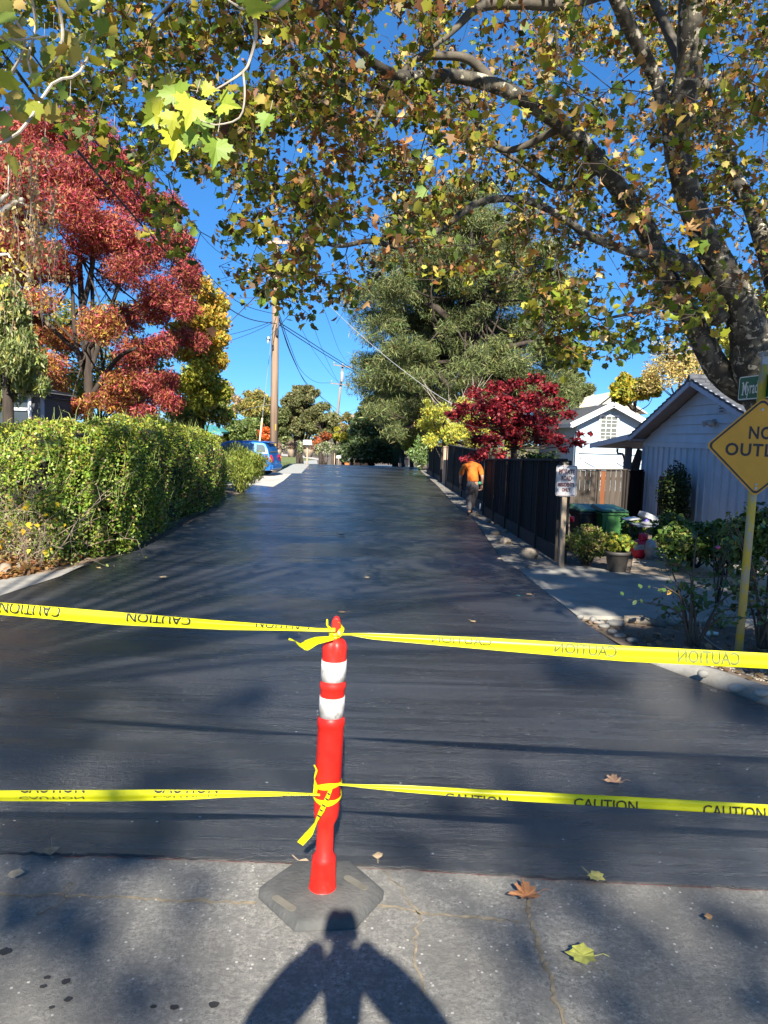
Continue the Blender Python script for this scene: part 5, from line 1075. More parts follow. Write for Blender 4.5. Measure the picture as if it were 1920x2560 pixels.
for p, px, py in att:
    dd = np.linalg.norm(buf[:nn_]-p, axis=1)+np.maximum(0, buf[:nn_, 2]-p[2])*0-0.0
    j = int(np.argmin(dd)); a = buf[j].copy(); L = dd[j]
    if L < .04: continue
    ks = max(2, min(5, int(L/.25)+1)); r0_ = min(rad[j]*.75, .005+.008*min(1.5, L)); side_ = rng.normal(size=3)*.12*L; pts = [a]
    for k in range(1, ks+1):
        u = k/ks; q = a+(p-a)*u+side_*math.sin(math.pi*u)+np.array([0, 0, -.10*L*math.sin(math.pi*u)])+(rng.normal(size=3)*.02 if k < ks else 0)
        pts.append(q)
    rr = [max(.0032, r0_*(1-.7*k/ks)) for k in range(ks+1)]
    tw.tube(pts, rr, 4, caps=False)
    for k in range(1, ks+1): buf[nn_] = pts[k]; rad[nn_] = rr[k]; nn_ += 1
    # small side shoots
    n = random.randint(16, 25)
    for _ in range(2):
        e = pts[-1]+rng.normal(size=3)*.14+np.array([0, 0, -.05]); tw.tube([pts[-1 if random.random() < .6 else -2], e], [.0038, .0022], 3, caps=False); LP.append(e+rng.normal(size=3)*.03); LX_.append((px, py))
    cc_ = []
    for k in range(3): u = random.random()**.5; i = min(ks-1, int(u*ks)); cc_.append(pts[i]+(pts[i+1]-pts[i])*(u*ks-i)+rng.normal(size=3)*.06)
    for k in range(n): LP.append(cc_[k % 3]+rng.normal(size=3)*np.array([.065, .065, .06])+np.array([0, 0, -.05])); LX_.append((px, py))
LP = np.array(LP); LX_ = np.array(LX_)
print('sycamore leaves', len(LP))
obj('trunk', tb, SYB, syc, smooth=True); obj('boughs', tb2, mat('dark_bough_bark', (.05, .042, .032), .85, .4, 9, c2=(.12, .10, .07), bmp=.4), syc, smooth=True); obj('twigs', tw, TWIG, syc)
PG = [(.12, .17, .02), (.20, .24, .025), (.30, .29, .03), (.38, .33, .05), (.07, .10, .02)]      # greens
PBr = [(.20, .09, .035), (.30, .15, .06), (.13, .065, .03), (.36, .22, .10), (.24, .10, .03)]   # browns
PO = [(.40, .19, .05), (.48, .30, .12), (.52, .38, .18), (.30, .12, .04), (.42, .30, .06)]      # orange tan
wl = np.clip((900-LX_[:, 0])/700, 0, 1); wr = np.clip((LX_[:, 0]-1000)/500, 0, 1)*np.clip((760-LX_[:, 1])/300, 0, 1)
u = rng.random(len(LP)); pg = .52+.34*wl-.05*wr; pg = np.where((LX_[:, 0] > 1300) & (LX_[:, 1] > 720), .8, pg); po = .15+.32*wr-.05*wl
C = np.where((u < pg)[:, None], cols(len(LP), PG, jit=.3), np.where((u < pg+po)[:, None], cols(len(LP), PO, jit=.25), cols(len(LP), PBr, jit=.3)))
isb = u > pg; k1 = (~isb) & (rng.random(len(LP)) < .75); k2 = ~k1; cur = k2 & (rng.random(len(LP)) < .45); k2 &= ~cur
C = C*1.0
leafobj('crown', [(LP[k1], .068, SYC, C[k1], dict(upbias=.5, droop=.45, fold=.5, curl=.5)), (LP[k2], .066, SYC2, C[k2], dict(upbias=.4, droop=.6, fold=.8, curl=.9)), (LP[cur], .068, CURL, C[cur], dict(upbias=.2, droop=.7, fold=1.1, curl=1.2))], LEAF, syc)
# ================================================================== SYCAMORE BEHIND THE CAMERA (its near sprays hang into the picture, its crown shades the street)
s2 = thing('sycamore_tree', 'second sycamore whose pale twig with big sunlit leaves hangs down at the upper left', 'tree', (-4.2, -5.5, 0))
mb = MB(); mb.tube([(-4.2, -5.5, -.1), (-4.0, -5.3, 1.5), (-3.7, -5.2, 3.2), (-3.5, -5.6, 5), (-3.3, -6, 7.5)], [.38, .3, .27, .2, .12], 14, smooth=4)
mb.tube([(-3.7, -5.2, 3.2), (-2.9, -3, 4.9), (-1.6, -.6, 5.3), (-1.0, 1.2, 4.5)], [.16, .10, .06, .03], 10, smooth=5)
tip0 = np.array([-1.0, 1.2, 4.5]); j = [tip0, D(800, -300, 2.3), D(740, 0, 2.6), D(735, -20, 2.6)]
mb.tube([tip0, D(760, -160, 2.4), D(735, -20, 2.6)], [.03, .014, .009], 8, smooth=4)
obj('trunk', mb, SYB, s2, smooth=True)
tw = MB()
tw.tube([D(735, -20, 2.6), D(690, 20, 2.6), D(640, 28, 2.6), D(640, 90, 2.62), D(625, 150, 2.62), D(608, 180, 2.62), D(560, 212, 2.62), D(530, 228, 2.62)], [.008, .007, .006, .006, .005, .0045, .003, .002], 6, smooth=3)
tw.tube([D(608, 180, 2.62), D(612, 240, 2.63), D(598, 295, 2.64), D(540, 312, 2.64), D(500, 300, 2.64)], [.004, .0035, .003, .0025, .002], 6, smooth=3)
tw.tube([D(640, 28, 2.6), D(600, 20, 2.6), D(570, 0, 2.6)], [.005, .004, .003], 6)
big = [(400, 255, .125, 200), (440, 235, .12, 170), (385, 290, .10, 230), (480, 270, .135, 190), (505, 310, .10, 160), (455, 320, .10, 210), (440, 350, .12, 200), (540, 370, .125, 178), (565, 260, .10, 120), (520, 225, .07, 90), (475, 345, .09, 240), (420, 205, .10, 10), (640, 20, .11, 60), (620, -5, .1, 180), (700, 5, .1, 120), (430, 300, .09, 190), (665, 300, .08, 200)]
Pb = []; Sb = []; Vb = []; Cb = []; Ib = []
GC = [(.52, .52, .04), (.22, .32, .04), (.34, .42, .05), (.46, .48, .06), (.20, .30, .05), (.60, .50, .04)]
ml = MB(); ml_c = []
for i, (x, y, s, ang) in enumerate(big):
    dpt = 2.6+random.uniform(-.05, .08); c = D(x, y, dpt); a = R(ang+random.uniform(-15, 15)); ax = Vector((math.sin(a), 0, math.cos(a))); nn = Vector((random.uniform(-.5, .5), -1, random.uniform(-.1, .6))).normalized()
    ax = (ax-nn*ax.dot(nn)).normalized(); bx_ = ax.cross(nn); K = len(SYCB); cen = Vector(c)
    vs = [cen+nn*.0]
    for q in SYCB: vs.append(cen+(bx_*q[0]*.8+ax*q[1]*.78)*s+nn*(.22*abs(q[0])-.25*q[1]**2)*s)
    ml = MB(); ml.add(vs, [(0, k+1, (k+1) % K+1) for k in range(K)]); ml_c = [np.array(GC[i % 6])*random.uniform(.85, 1.15)]*(K+1)
    o = obj('leaf', ml, LEAF, s2); ca = o.data.color_attributes.new('Col', 'FLOAT_COLOR', 'POINT'); ca.data.foreach_set('color', np.concatenate([np.array(ml_c), np.ones((len(ml_c), 1))], 1).astype('f').ravel())
    tw.tube([cen-ax*s*.45, cen-ax*s*.8+nn*.01], [.0012, .0012], 4)
# corner sprays, upper left
PX = []; 
for pts in ([(-60, 380, 3.6), (50, 330, 3.7), (130, 210, 3.8), (200, 180, 3.9), (245, 60, 4.0), (250, -60, 4.0), (300, -300, 3.8)], [(-80, -60, 3.2), (60, 80, 3.4), (30, 180, 3.5), (-40, 260, 3.4)], [(60, -80, 3.6), (90, 60, 3.8), (70, 150, 3.8), (95, 260, 3.8), (30, 345, 3.8)], [(130, -60, 3.8), (155, 60, 3.9), (150, 130, 3.9), (110, 180, 3.9)], [(-60, 60, 3.2), (20, 100, 3.3), (120, 90, 3.4)]):
    P = [D(*p) for p in pts]; tw.tube(P, [.007]*(len(P)-1)+[.003], 5, smooth=3)
    for a, b in zip(P[:-1], P[1:]):
        for _ in range(5): PX.append(a+(b-a)*random.random()+rng.normal(size=3)*.07+np.array([0, 0, -.04]))
PX = np.array(PX)
for (x, y) in ((110, 108), (110, 125), (133, 88), (285, 330), (112, 350), (175, 250)):
    c = D(x, y, 3.8)
    mbb = MB(); mbb.blob(c, (.016, .016, .016), 2, .06, 3); obj('seed_ball', mbb, mat('seed_ball', (.42, .38, .12), .9), s2, smooth=True); tw.tube([c, c+np.array([0.005, 0, .09])], .001, 3)
obj('twigs', tw, PTWIG, s2)
# shade-giving clumps above and behind; each is placed where it stands between the sun and the street
gs = []; cl = MB()
def shade(px, py, tz, r, n, flat=.5):
    g = G(px, py, 0); c = g+SUN*((tz)/SUN[2]); P = ball(n, c, (r, r, r*flat), .1)
    gs.append((P, .13, SYC, cols(n, PG+PBr, jit=.3), dict(upbias=.4)))
    if random.random() < .25: cl.tube([(-3.3, -6, 7.2), tuple((np.array([-3.3, -6, 7.2])+c)/2+np.array([0, 0, .5])), tuple(c)], [.06, .035, .012], 6, smooth=4)
SH = [(120, 1760, 7.5, .42, 260), (-60, 1650, 7, .4, 150), (60, 1870, 8.5, .5, 330), (420, 1960, 7.5, .38, 170), (330, 2110, 6.5, .30, 200), (90, 2110, 7, .35, 230), (200, 2350, 6.5, .35, 260), (20, 2280, 6, .25, 140), (480, 2350, 7, .3, 190), (350, 2470, 7, .32, 170), (600, 2440, 7, .3, 200), (40, 2500, 6.5, .3, 160), (480, 2250, 7.5, .18, 70),
      (1180, 1780, 8, .35, 200), (1450, 1690, 7, .45, 330), (1650, 1600, 7.5, .5, 330), (1850, 1750, 8, .55, 450), (1650, 1850, 7, .4, 240), (1350, 2030, 8, .3, 170), (1600, 2030, 8, .45, 300), (1850, 1980, 8, .5, 300), (1120, 2020, 7.5, .22, 90), (1450, 2120, 8, .35, 220), (1750, 2150, 8, .4, 240),
      (1150, 2250, 7, .22, 150), (1100, 2420, 7, .25, 170), (1330, 2400, 7, .18, 110), (1290, 2520, 7, .25, 170), (1600, 2340, 7.5, .25, 150), (1850, 2330, 7.5, .3, 220), (1550, 2480, 7.5, .2, 110), (1880, 2520, 7, .3, 190), (1000, 2120, 7, .15, 60), (600, 1750, 8, .3, 90)]
s3 = thing('sycamore_tree', 'tall sycamore standing behind the photographer whose shadow dapples the street', 'tree', (3.5, -24, 0)); m3 = MB(); g3 = []
m3.tube([(3.5, -24, -.1), (3.4, -24, 3), (3.0, -23.5, 7), (2.5, -23, 11)], [.45, .36, .28, .2], 12, smooth=4)
for x, y, z, r, n in SH:
    if y > 2130 and (random.random() < .3 or 560 < x < 1200): continue
    if y > 2130: r *= .62; n *= .32
    elif y > 1900: n *= .6
    z *= 1.9; g = G(x, y, 0); c = g+SUN*(z/SUN[2])
    if random.random() < .85: g3.append((ball(int(n*.42), c, (r*.85, r*.85, r*.45), .0), .13, SYC, cols(int(n*.42), PG+PBr, jit=.3), dict(upbias=.4)))
for k in range(26):
    x, y, z, r, n = random.choice(SH); c = G(x, y, 0)+SUN*(z*1.9/SUN[2]); m3.tube([(2.5, -23, 10.5), tuple((np.array([2.5, -23, 11.5])+c)/2+rng.normal(size=3)*.7), tuple(c)], [.07, .04, .012], 6, smooth=5)
for (p0, p1, z0, z1, r) in (((300, 1700), (1500, 2560), 15, 14, .05), ((1250, 1900), (1330, 2700), 14, 13, .05), ((0, 2330), (560, 2180), 15, 13, .045), ((1300, 2250), (1560, 2560), 14, 14, .06)):
    a = G(*p0, 0)+SUN*(z0/SUN[2]); b = G(*p1, 0)+SUN*(z1/SUN[2]); m3.tube([a, (a+b)/2+np.array([.1, 0, .2]), b], [r, r*.8, r*.5], 6, smooth=5)
obj('trunk', m3, SYB, s3, smooth=True); leafobj('crown', g3, LEAF, s3)
SH = []
for x, y, z, r, n in ((1460, 1500, 8, .45, 260), (1380, 1450, 8, .35, 170), (1590, 1520, 8.6, .6, 420), (1500, 1470, 8, .6, 300), (1560, 1450, 7.4, .5, 260), (1740, 1530, 8.9, .7, 500), (1650, 1600, 8.6, .5, 300), (1240, 1380, 8, .4, 140), (1680, 1490, 8.5, .9, 800), (1850, 1520, 8, .8, 600), (1420, 1490, 7.5, .4, 200), (1750, 1580, 8, .6, 450), (1900, 1640, 8, .6, 400), (1800, 1440, 9, 1.0, 500), (2000, 1500, 9, 1.0, 500)): SH.append((x, y, z, r, n))
for a in SH: shade(*a)
# leaf sprays shading the diamond sign
for (dx_, dz_, q_) in ((0, 0, 7.5), (.35, .25, 8.5), (-.3, -.15, 8.0), (.1, .5, 7)):
    c = np.array([3.45+dx_, 6.75, 1.95+dz_])+SUN*q_; gs.append((ball(240, c, (.36, .36, .3), .0), .12, SYC, cols(240, PG+PBr, jit=.3), {}))
for _ in range(130):  # leaf clumps added above the view to shade the trunk and limbs
    c = np.array([random.uniform(2.0, 7.5), random.uniform(-.5, 4.5), random.uniform(7, 10.5)]); gs.append((ball(45, c, (.45, .45, .25), .0), .115, SYC, cols(45, PG+PBr, jit=.3), {}))
# high crown added over the camera, above the picture, to shade the leaves in view
for _ in range(210):
    c = np.array([random.uniform(-5, 7.5), random.uniform(-1.5, 5.2), 0]); c[2] = random.uniform(max(6.0, 2.4+c[1]*.72+1.6), 10.5); n_ = random.randint(20, 42)
    gs.append((ball(n_, c, (.42, .42, .25), .0), .115, SYC, cols(n_, PG+PBr, jit=.3), dict(upbias=.4)))
    if random.random() < .25: cl.tube([(-3.3, -6, 7.2), tuple((np.array([-3.3, -6, 7.2])+c)/2+np.array([0, 0, .8])), tuple(c)], [.05, .03, .01], 5, smooth=4)
obj('limbs', cl, SYB, s2, smooth=True)
gs.append((PX, .075, SYC, cols(len(PX), [(.30, .34, .05), (.44, .44, .06), (.18, .24, .04), (.40, .30, .08), (.5, .42, .1)]), dict(upbias=.3, droop=.3)))
leafobj('crown', gs, LEAF, s2)
# ================================================================== RED ASH
RC = [(.38, .05, .065), (.46, .08, .09), (.27, .035, .06), (.44, .12, .09)]; RO = [(.42, .15, .06), (.36, .13, .06), (.46, .24, .11), (.32, .15, .07), (.48, .2, .05)]; RYc = [(.55, .38, .06), (.42, .30, .05), (.46, .22, .05)]
ya = 20.; trk = D(215, 1050, ya); trk[2] = 0
def DP(x, y, d): return np.array(D(x, y, d))
redc = [(60, 350, 70), (150, 330, 60), (110, 300, 40), (230, 360, 70), (300, 400, 55), (20, 420, 80), (130, 430, 80), (250, 460, 70), (330, 490, 60), (60, 520, 70), (180, 540, 75), (290, 570, 70), (390, 540, 50), (440, 600, 50), (420, 520, 35), (120, 640, 65), (30, 650, 70), (220, 620, 60), (350, 640, 65), (450, 680, 45), (300, 680, 55), (400, 720, 60), (160, 700, 35), (20, 760, 50), (90, 760, 45), (380, 790, 50), (460, 760, 45), (250, 810, 55), (170, 860, 42), (330, 880, 55), (400, 850, 40), (420, 940, 38), (120, 910, 38), (140, 970, 40), (180, 1010, 35), (300, 1010, 48), (350, 1020, 40), (250, 1000, 28), (60, 820, 40), (430, 1020, 35), (400, 1000, 30), (-60, 500, 80), (-80, 700, 80), (-60, 380, 70), (480, 850, 35), (470, 620, 30), (475, 700, 30), (-20, 600, 80), (0, 480, 80), (60, 700, 50), (-40, 820, 70), (30, 860, 45), (100, 830, 40), (60, 600, 50), (180, 480, 60), (0, 340, 50), (200, 300, 30), (90, 880, 40), (330, 800, 40), (300, 940, 45), (370, 960, 38)]
cl_ = []; pal_ = {}
for x, y, r in redc:
    for k in range(2):
        d = ya+random.uniform(-1.9, 1.9); s = d/F*r*1.0; c = DP(x+random.uniform(-18, 18), y+random.uniform(-18, 18), d); cl_.append((c, np.array([s, s, s*.78]))); pal_[tuple(c)] = (x, y)
def redpal(c):
    x, y = pal_[tuple(c)]
    q = .15+.75*np.clip((y-560)/380, 0, 1)*np.clip((430-x)/300, .15, 1)
    n = max(1, int(q*5)); return RC[:max(1, 4-n//2)]+(RO*2)[:n*2]+(RYc if q > .4 else [])
t = tree('ash_tree', 'large round ash tree in crimson and rust autumn colour above the hedge', 'tree', trk, [trk, D(222, 980, ya), D(215, 880, ya), D(205, 760, ya), D(200, 640, ya), D(210, 480, ya)], [.15, .13, .11, .09, .06, .03], cl_, 1400, .12, NARR*np.array([1.4, 1]), RC, None, LEAF, BARK, limb_r=.03, limbs=.12, kw=dict(upbias=.3, droop=.3), palf=redpal, jit=.25, shell=.35)
mb = MB()
for pts in ([(222, 960, 20), (190, 860, 19.8), (178, 700, 19.6), (150, 600, 19.5)], [(225, 930, 20), (262, 820, 20.2), (300, 700, 20)], [(222, 1000, 20), (290, 900, 19.7), (340, 870, 19.6)], [(215, 900, 20), (140, 830, 19.6), (70, 760, 19.4), (30, 740, 19.3)], [(205, 780, 20), (232, 660, 19.7), (236, 560, 19.6)], [(214, 960, 20.2), (232, 860, 20.1), (228, 640, 20)]):
    mb.tube([D(*p) for p in pts], [.075, .06, .045, .03][:len(pts)], 8, smooth=4)
obj('limbs', mb, BARK, t, smooth=True)
# yellow and green tree right of it
d = 26.; cy = []
for x, y, r in ((500, 720, 30), (530, 760, 35), (490, 790, 35), (540, 810, 28), (470, 700, 22), (510, 850, 35), (470, 880, 30), (540, 900, 28), (500, 930, 38), (460, 960, 30), (540, 980, 34), (500, 1010, 38), (450, 1030, 34), (550, 1035, 30), (520, 870, 30), (480, 1050, 30), (545, 850, 22), (455, 830, 30)):
    for k in range(2): dd = d+random.uniform(-1, 1); s = dd/F*r*1.25; cy.append((DP(x+random.uniform(-8, 8), y, dd), np.array([s, s, s*.8])))
bz = D(500, 1060, d); bz[2] = 0
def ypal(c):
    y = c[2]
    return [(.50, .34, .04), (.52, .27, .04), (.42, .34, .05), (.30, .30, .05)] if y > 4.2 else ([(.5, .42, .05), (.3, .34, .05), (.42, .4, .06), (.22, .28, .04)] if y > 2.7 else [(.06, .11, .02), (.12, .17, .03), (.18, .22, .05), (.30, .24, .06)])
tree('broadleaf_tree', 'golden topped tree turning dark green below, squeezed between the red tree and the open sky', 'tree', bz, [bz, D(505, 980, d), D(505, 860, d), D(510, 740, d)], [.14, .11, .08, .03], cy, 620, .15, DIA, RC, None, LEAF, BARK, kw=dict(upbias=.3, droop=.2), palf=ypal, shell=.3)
# oleander-like pale shrub tree at the left edge
cw = []
for x, y, r in ((10, 730, 40), (40, 780, 40), (10, 820, 50), (60, 850, 36), (30, 900, 50), (90, 905, 32), (60, 955, 40), (20, 960, 50), (105, 965, 24), (-40, 850, 70), (-60, 720, 60), (-30, 980, 60)):
    dd = 14+random.uniform(-.6, .6); s = dd/F*r; cw.append((DP(x, y, dd), np.array([s, s, s])))
bz = D(20, 1060, 14); bz[2] = 0
tree('willow_leaved_tree', 'pale grey green narrow leaved tree drooping at the left edge above the dark house', 'tree', bz, [bz, D(20, 980, 14), D(20, 860, 14), D(10, 740, 14)], [.12, .1, .07, .03], cw, 900, .16, NARR*np.array([1.3, 1]), [(.30, .34, .14), (.22, .27, .09), (.38, .40, .2), (.11, .15, .05), (.34, .33, .08)], None, LEAF, BARK, kw=dict(upbias=.2, droop=.9, fold=.1), shell=.2)
# birch: white limbs and hanging strings of small tan leaves, trunk outside the picture
BIR = mat('white_birch_bark', (.62, .58, .50), .7, .3, 6, c2=(.35, .28, .2)); t = thing('birch_tree', 'white limbed birch with hanging strings of small tan leaves at the far left', 'tree', (-6.3, 9, 0))
mb = MB(); mb.tube([(-6.3, 9, -.1), (-6.2, 9, 2), (-6.1, 9, 4.4), (-6.0, 9, 6)], [.16, .13, .09, .05], 10, smooth=3)
mb.tube([(-6.15, 9, 3.6), D(-60, 570, 9), D(0, 532, 9), D(45, 502, 9), D(60, 500, 9)], [.06, .045, .038, .028, .02], 10, smooth=4)
mb.tube([(-6.15, 9, 4.0), D(-40, 520, 9), D(10, 492, 9), D(22, 485, 9)], [.04, .03, .024, .014], 8, smooth=3)
mb.tube([D(45, 505, 9), D(90, 520, 9), D(140, 538, 9)], [.013, .009, .004], 6, smooth=3); mb.tube([(-6.2, 9, 3.0), D(-20, 640, 9), D(40, 670, 9), D(80, 700, 9)], [.03, .02, .012, .006], 6, smooth=3); mb.tube([D(20, 485, 9), D(22, 440, 9), D(20, 390, 9)], [.012, .008, .003], 5)
PL = []; PYl = []
obj('trunk', mb, BIR, t, smooth=True); mb = MB()
for k in range(70):
    x = random.choice([random.gauss(40, 55), random.gauss(110, 32), random.gauss(20, 30)]); y0 = random.uniform(330, 640); L = random.uniform(60, 240); dd = random.uniform(8.6, 9.4); px = x; pts = []
    for i in range(6): pts.append(D(px, y0+L*i/5, dd)); px += random.uniform(-8, 8)
    mb.tube(pts, .003, 3, caps=False)
    for a, b in zip(pts[:-1], pts[1:]):
        for _ in range(5):
            if random.random() < .75: PL.append(a+(b-a)*random.random()+rng.normal(size=3)*.035)
for k in range(14):
    a = D(random.uniform(-20, 60), random.uniform(630, 690), 9); 
    for _ in range(4): PYl.append(a+rng.normal(size=3)*np.array([.16, .1, .08]))
obj('twigs', mb, PTWIG, t); PL = np.array(PL); PYl = np.array(PYl)
leafobj('crown', [(PL, .05, HEART, cols(len(PL), [(.55, .33, .14), (.60, .42, .22), (.48, .26, .10), (.55, .45, .2)]), dict(upbias=0, droop=1)), (PYl, .06, HEART, cols(len(PYl), [(.72, .52, .04), (.7, .6, .1)]), dict(upbias=0, droop=1))], LEAF, t)
# ================================================================== HEDGE
hp_ = [G(150, 1415)[:2], G(232, 1400)[:2], G(345, 1375)[:2], G(432, 1325)[:2], G(508, 1283)[:2], G(566, 1246)[:2]]
front = [np.array(p) for p in hp_]; front = [np.array([-6.4, 10.9])]+[p+np.array([-.12, .08]) for p in front]; tops = [1.35, 1.72, 1.92, 2.02, 2.0, 1.97, 1.92]
back = [np.array([-7.6, 12.5]), np.array([-7.2, 13]), np.array([-6.6, 13.5]), np.array([-6.0, 14.5]), np.array([-5.7, 16]), np.array([-5.8, 18]), np.array([-5.9, 20.8])]
t = thing('hedge', 'big rounded clipped green hedge along the left side of the road', 'hedge', (-5.2, 15, 0))
PP = []; CC = []
def hp(u, v, side):
    """u along, v 0..1 up the face then over the top"""
    i = min(len(front)-2, int(u*(len(front)-1))); f = u*(len(front)-1)-i; a = front[i]*(1-f)+front[i+1]*f; b = back[i]*(1-f)+back[i+1]*f; h = tops[i]*(1-f)+tops[i+1]*f
    wv = .16*math.sin(u*15+v*5)+.12*math.sin(u*31+v*9)+.07*math.sin(u*57-v*17)
    if v < .55: s = v/.55; z = h*(s**.9)*.93; off = .10+.14*math.sin(math.pi*s)-(.22*s**4); q = a+(a-b)/np.linalg.norm(a-b)*(off+wv*.6)
    else: s = (v-.55)/.45; z = h*(.93+.07*math.sin(min(1, s*3)*math.pi/2))+wv*.5-.25*max(0, s-.8); q = a+(b-a)*s+(a-b)/np.linalg.norm(a-b)*(.02)
    return np.array([q[0], q[1], z])
n = 68000
for k in range(n):
    u = random.random(); v = random.random(); 
    if v > .55 and random.random() < .45: v = random.uniform(0, .75)
    if math.sin(u*41+2*math.sin(v*9))+math.sin(v*23+3*math.sin(u*17)) < -.75 and random.random() < .85: u = random.random(); v = random.random()
    p = hp(u, v, 0); dep_ = abs(random.gauss(0, .09)); c = np.array([-5.6, 15, 1.0]); e = (c-p); e[1] = 0 if p[1] > 12.5 else e[1]; e /= np.linalg.norm(e)
    PP.append(p+e*dep_+rng.normal(size=3)*.02)
PP = np.array(PP)
for kk in range(1400):   # end of hedge far side and near left end
    u = 1; v = random.random(); p = hp(1, .55, 0); PP[kk] = np.array([random.uniform(-5.9, -4.6), 20.7+random.uniform(-.15, .1), random.random()*1.95])
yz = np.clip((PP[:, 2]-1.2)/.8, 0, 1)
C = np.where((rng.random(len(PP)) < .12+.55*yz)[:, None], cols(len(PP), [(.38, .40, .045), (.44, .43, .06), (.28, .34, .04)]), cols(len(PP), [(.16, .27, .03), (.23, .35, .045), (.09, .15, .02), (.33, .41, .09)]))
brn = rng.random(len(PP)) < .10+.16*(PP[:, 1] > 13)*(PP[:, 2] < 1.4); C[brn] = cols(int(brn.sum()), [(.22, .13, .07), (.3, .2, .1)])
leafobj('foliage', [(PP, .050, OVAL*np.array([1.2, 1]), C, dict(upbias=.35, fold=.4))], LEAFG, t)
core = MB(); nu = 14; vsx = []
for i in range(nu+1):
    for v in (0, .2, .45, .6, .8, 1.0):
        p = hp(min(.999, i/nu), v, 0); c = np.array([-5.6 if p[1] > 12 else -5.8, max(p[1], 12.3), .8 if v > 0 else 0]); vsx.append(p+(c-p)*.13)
core.add(vsx, [(i*6+j, i*6+j+1, (i+1)*6+j+1, (i+1)*6+j) for i in range(nu) for j in range(5)]); obj('shade_core', core, mat('hedge_shade', (.02, .018, .012), .95, .4, 9), t)  # near-black shell painted as the shade between the hedge leaves
mb = MB()
for k in range(240):
    u = random.random(); p = hp(u, random.uniform(.15, .95), 0); q = p+np.array([random.gauss(0, .09), random.gauss(-.02, .08), random.uniform(.08, .3)]); mb.tube([p-np.array([0, 0, .1]), (p+q)/2+rng.normal(size=3)*.02, q], [.004, .003, .0018], 3, caps=False)
    PP[k] = q
obj('shoots', mb, mat('green_shoot', (.28, .33, .08), .7), t, kind='stuff')
# ================================================================== SMALLER SHRUBS
def shrub(name, label, c, r, n, leaf, shp, pal, m=None, stems=14, kw=None, cat='shrub', shell=.3, wob=1, group=None, base_z=None, stemm=None):
    c = np.array(c, float); r = np.array(r, float); bz = zg(c[0], c[1]) if base_z is None else base_z
    t = thing(name, label, cat, (c[0], c[1], bz), group=group); mb = MB(); gs = []
    for k in range(stems):
        d_ = rng.normal(size=3); d_ /= np.linalg.norm(d_); d_[2] = abs(d_[2]); e = c+d_*r*random.uniform(.6, 1.0); b = np.array([c[0]+random.uniform(-.15, .15)*r[0], c[1]+random.uniform(-.15, .15)*r[1], bz]); mb.tube([b, (b+e)/2+rng.normal(size=3)*.08*r, e], [.012+.006*r[0], .008, .003], 5, smooth=3)
        rr = r*random.uniform(.32, .5); m_ = int(n/stems); gs.append((ball(m_, e-d_*rr*.4, rr, .15), leaf, shp, cols(m_, pal)*random.uniform(.8, 1.2), kw or {}))
    m_ = n//3; gs.append((ball(m_, c, r*.8, .2), leaf, shp, cols(m_, pal), kw or {}))
    obj('stem', mb, stemm or BARK, t, smooth=True); leafobj('foliage', gs, m or LEAF, t); return t
q = G(592, 1232); shrub('rosemary_bush', 'bright yellow green upright bush between the hedge and the blue car', (q[0]+.08, q[1]+.4, .66), (.86, .8, .72), 14000, .13, NARR, [(.24, .29, .05), (.32, .36, .07), (.17, .22, .04)], kw=dict(droop=-1.4, upbias=0), stems=26)
# bare twiggy shrub with a few yellow leaves at left edge
t = thing('twiggy_shrub', 'nearly bare tangled shrub with scattered yellow leaves left of the hedge', 'shrub', (-4.9, 9.9, 0)); mb = MB(); PL = []
for k in range(150):
    bx0 = random.uniform(-6.1, -4.5); b = np.array([bx0, random.uniform(9.7, 11.0), 0]); d_ = np.array([random.gauss(.1, .5), random.gauss(-.1, .35), random.uniform(.5, 1.5)]); L = random.uniform(.5, 1.25); pts = [b]; 
    for i in range(4): pts.append(pts[-1]+d_*L/4+rng.normal(size=3)*.06+np.array([0, 0, -.04*i]))
    mb.tube(pts, [.007, .006, .004, .003, .002], 4, caps=False)
    for i in range(2, 5):
        for _ in range(2): e = pts[i]+rng.normal(size=3)*.16; mb.tube([pts[i], e], [.0025, .0012], 3, caps=False); PL.append(e)
obj('stem', mb, mat('dry_twig', (.36, .28, .2), .85, .4, 20), t); PL = np.array(PL); PL = PL[rng.random(len(PL)) < .8]; PP2 = np.concatenate([PL+rng.normal(size=PL.shape)*.05 for _ in range(5)]); npal = [(.34, .24, .12), (.3, .3, .08), (.22, .28, .06), (.42, .3, .14)]
yl_ = np.array([[random.uniform(-5.3, -4.2), random.uniform(9.2, 10), random.uniform(.25, 1.15)] for _ in range(45)])
leafobj('foliage', [(PP2, .045, OVAL, cols(len(PP2), npal), dict(droop=.4)), (yl_, .075, HEART, cols(45, [(.75, .50, .02), (.8, .6, .05)]), dict(droop=.8))], LEAF, t)
# tall untidy shrub behind it, fills the shade at the left edge
q = D(40, 1150, 12.6); shrub('laurel_shrub', 'dark shrub filling the shade between the dark house and the hedge', (-6.7, 12.4, .95), (.9, .8, 1.0), 5200, .08, OVAL, [(.07, .11, .02), (.12, .18, .03), (.2, .26, .05)], stems=16)
# oleander at end of far fence
q = G(1052, 1176); shrub('oleander_shrub', 'pale green oleander at the end of the far dark fence', (q[0], q[1]+.3, .85), (.75, .7, .95), 3600, .22, NARR*np.array([1.5, 1]), [(.14, .24, .06), (.22, .32, .09), (.08, .14, .03), (.32, .4, .2)], kw=dict(droop=-.5), stems=18)
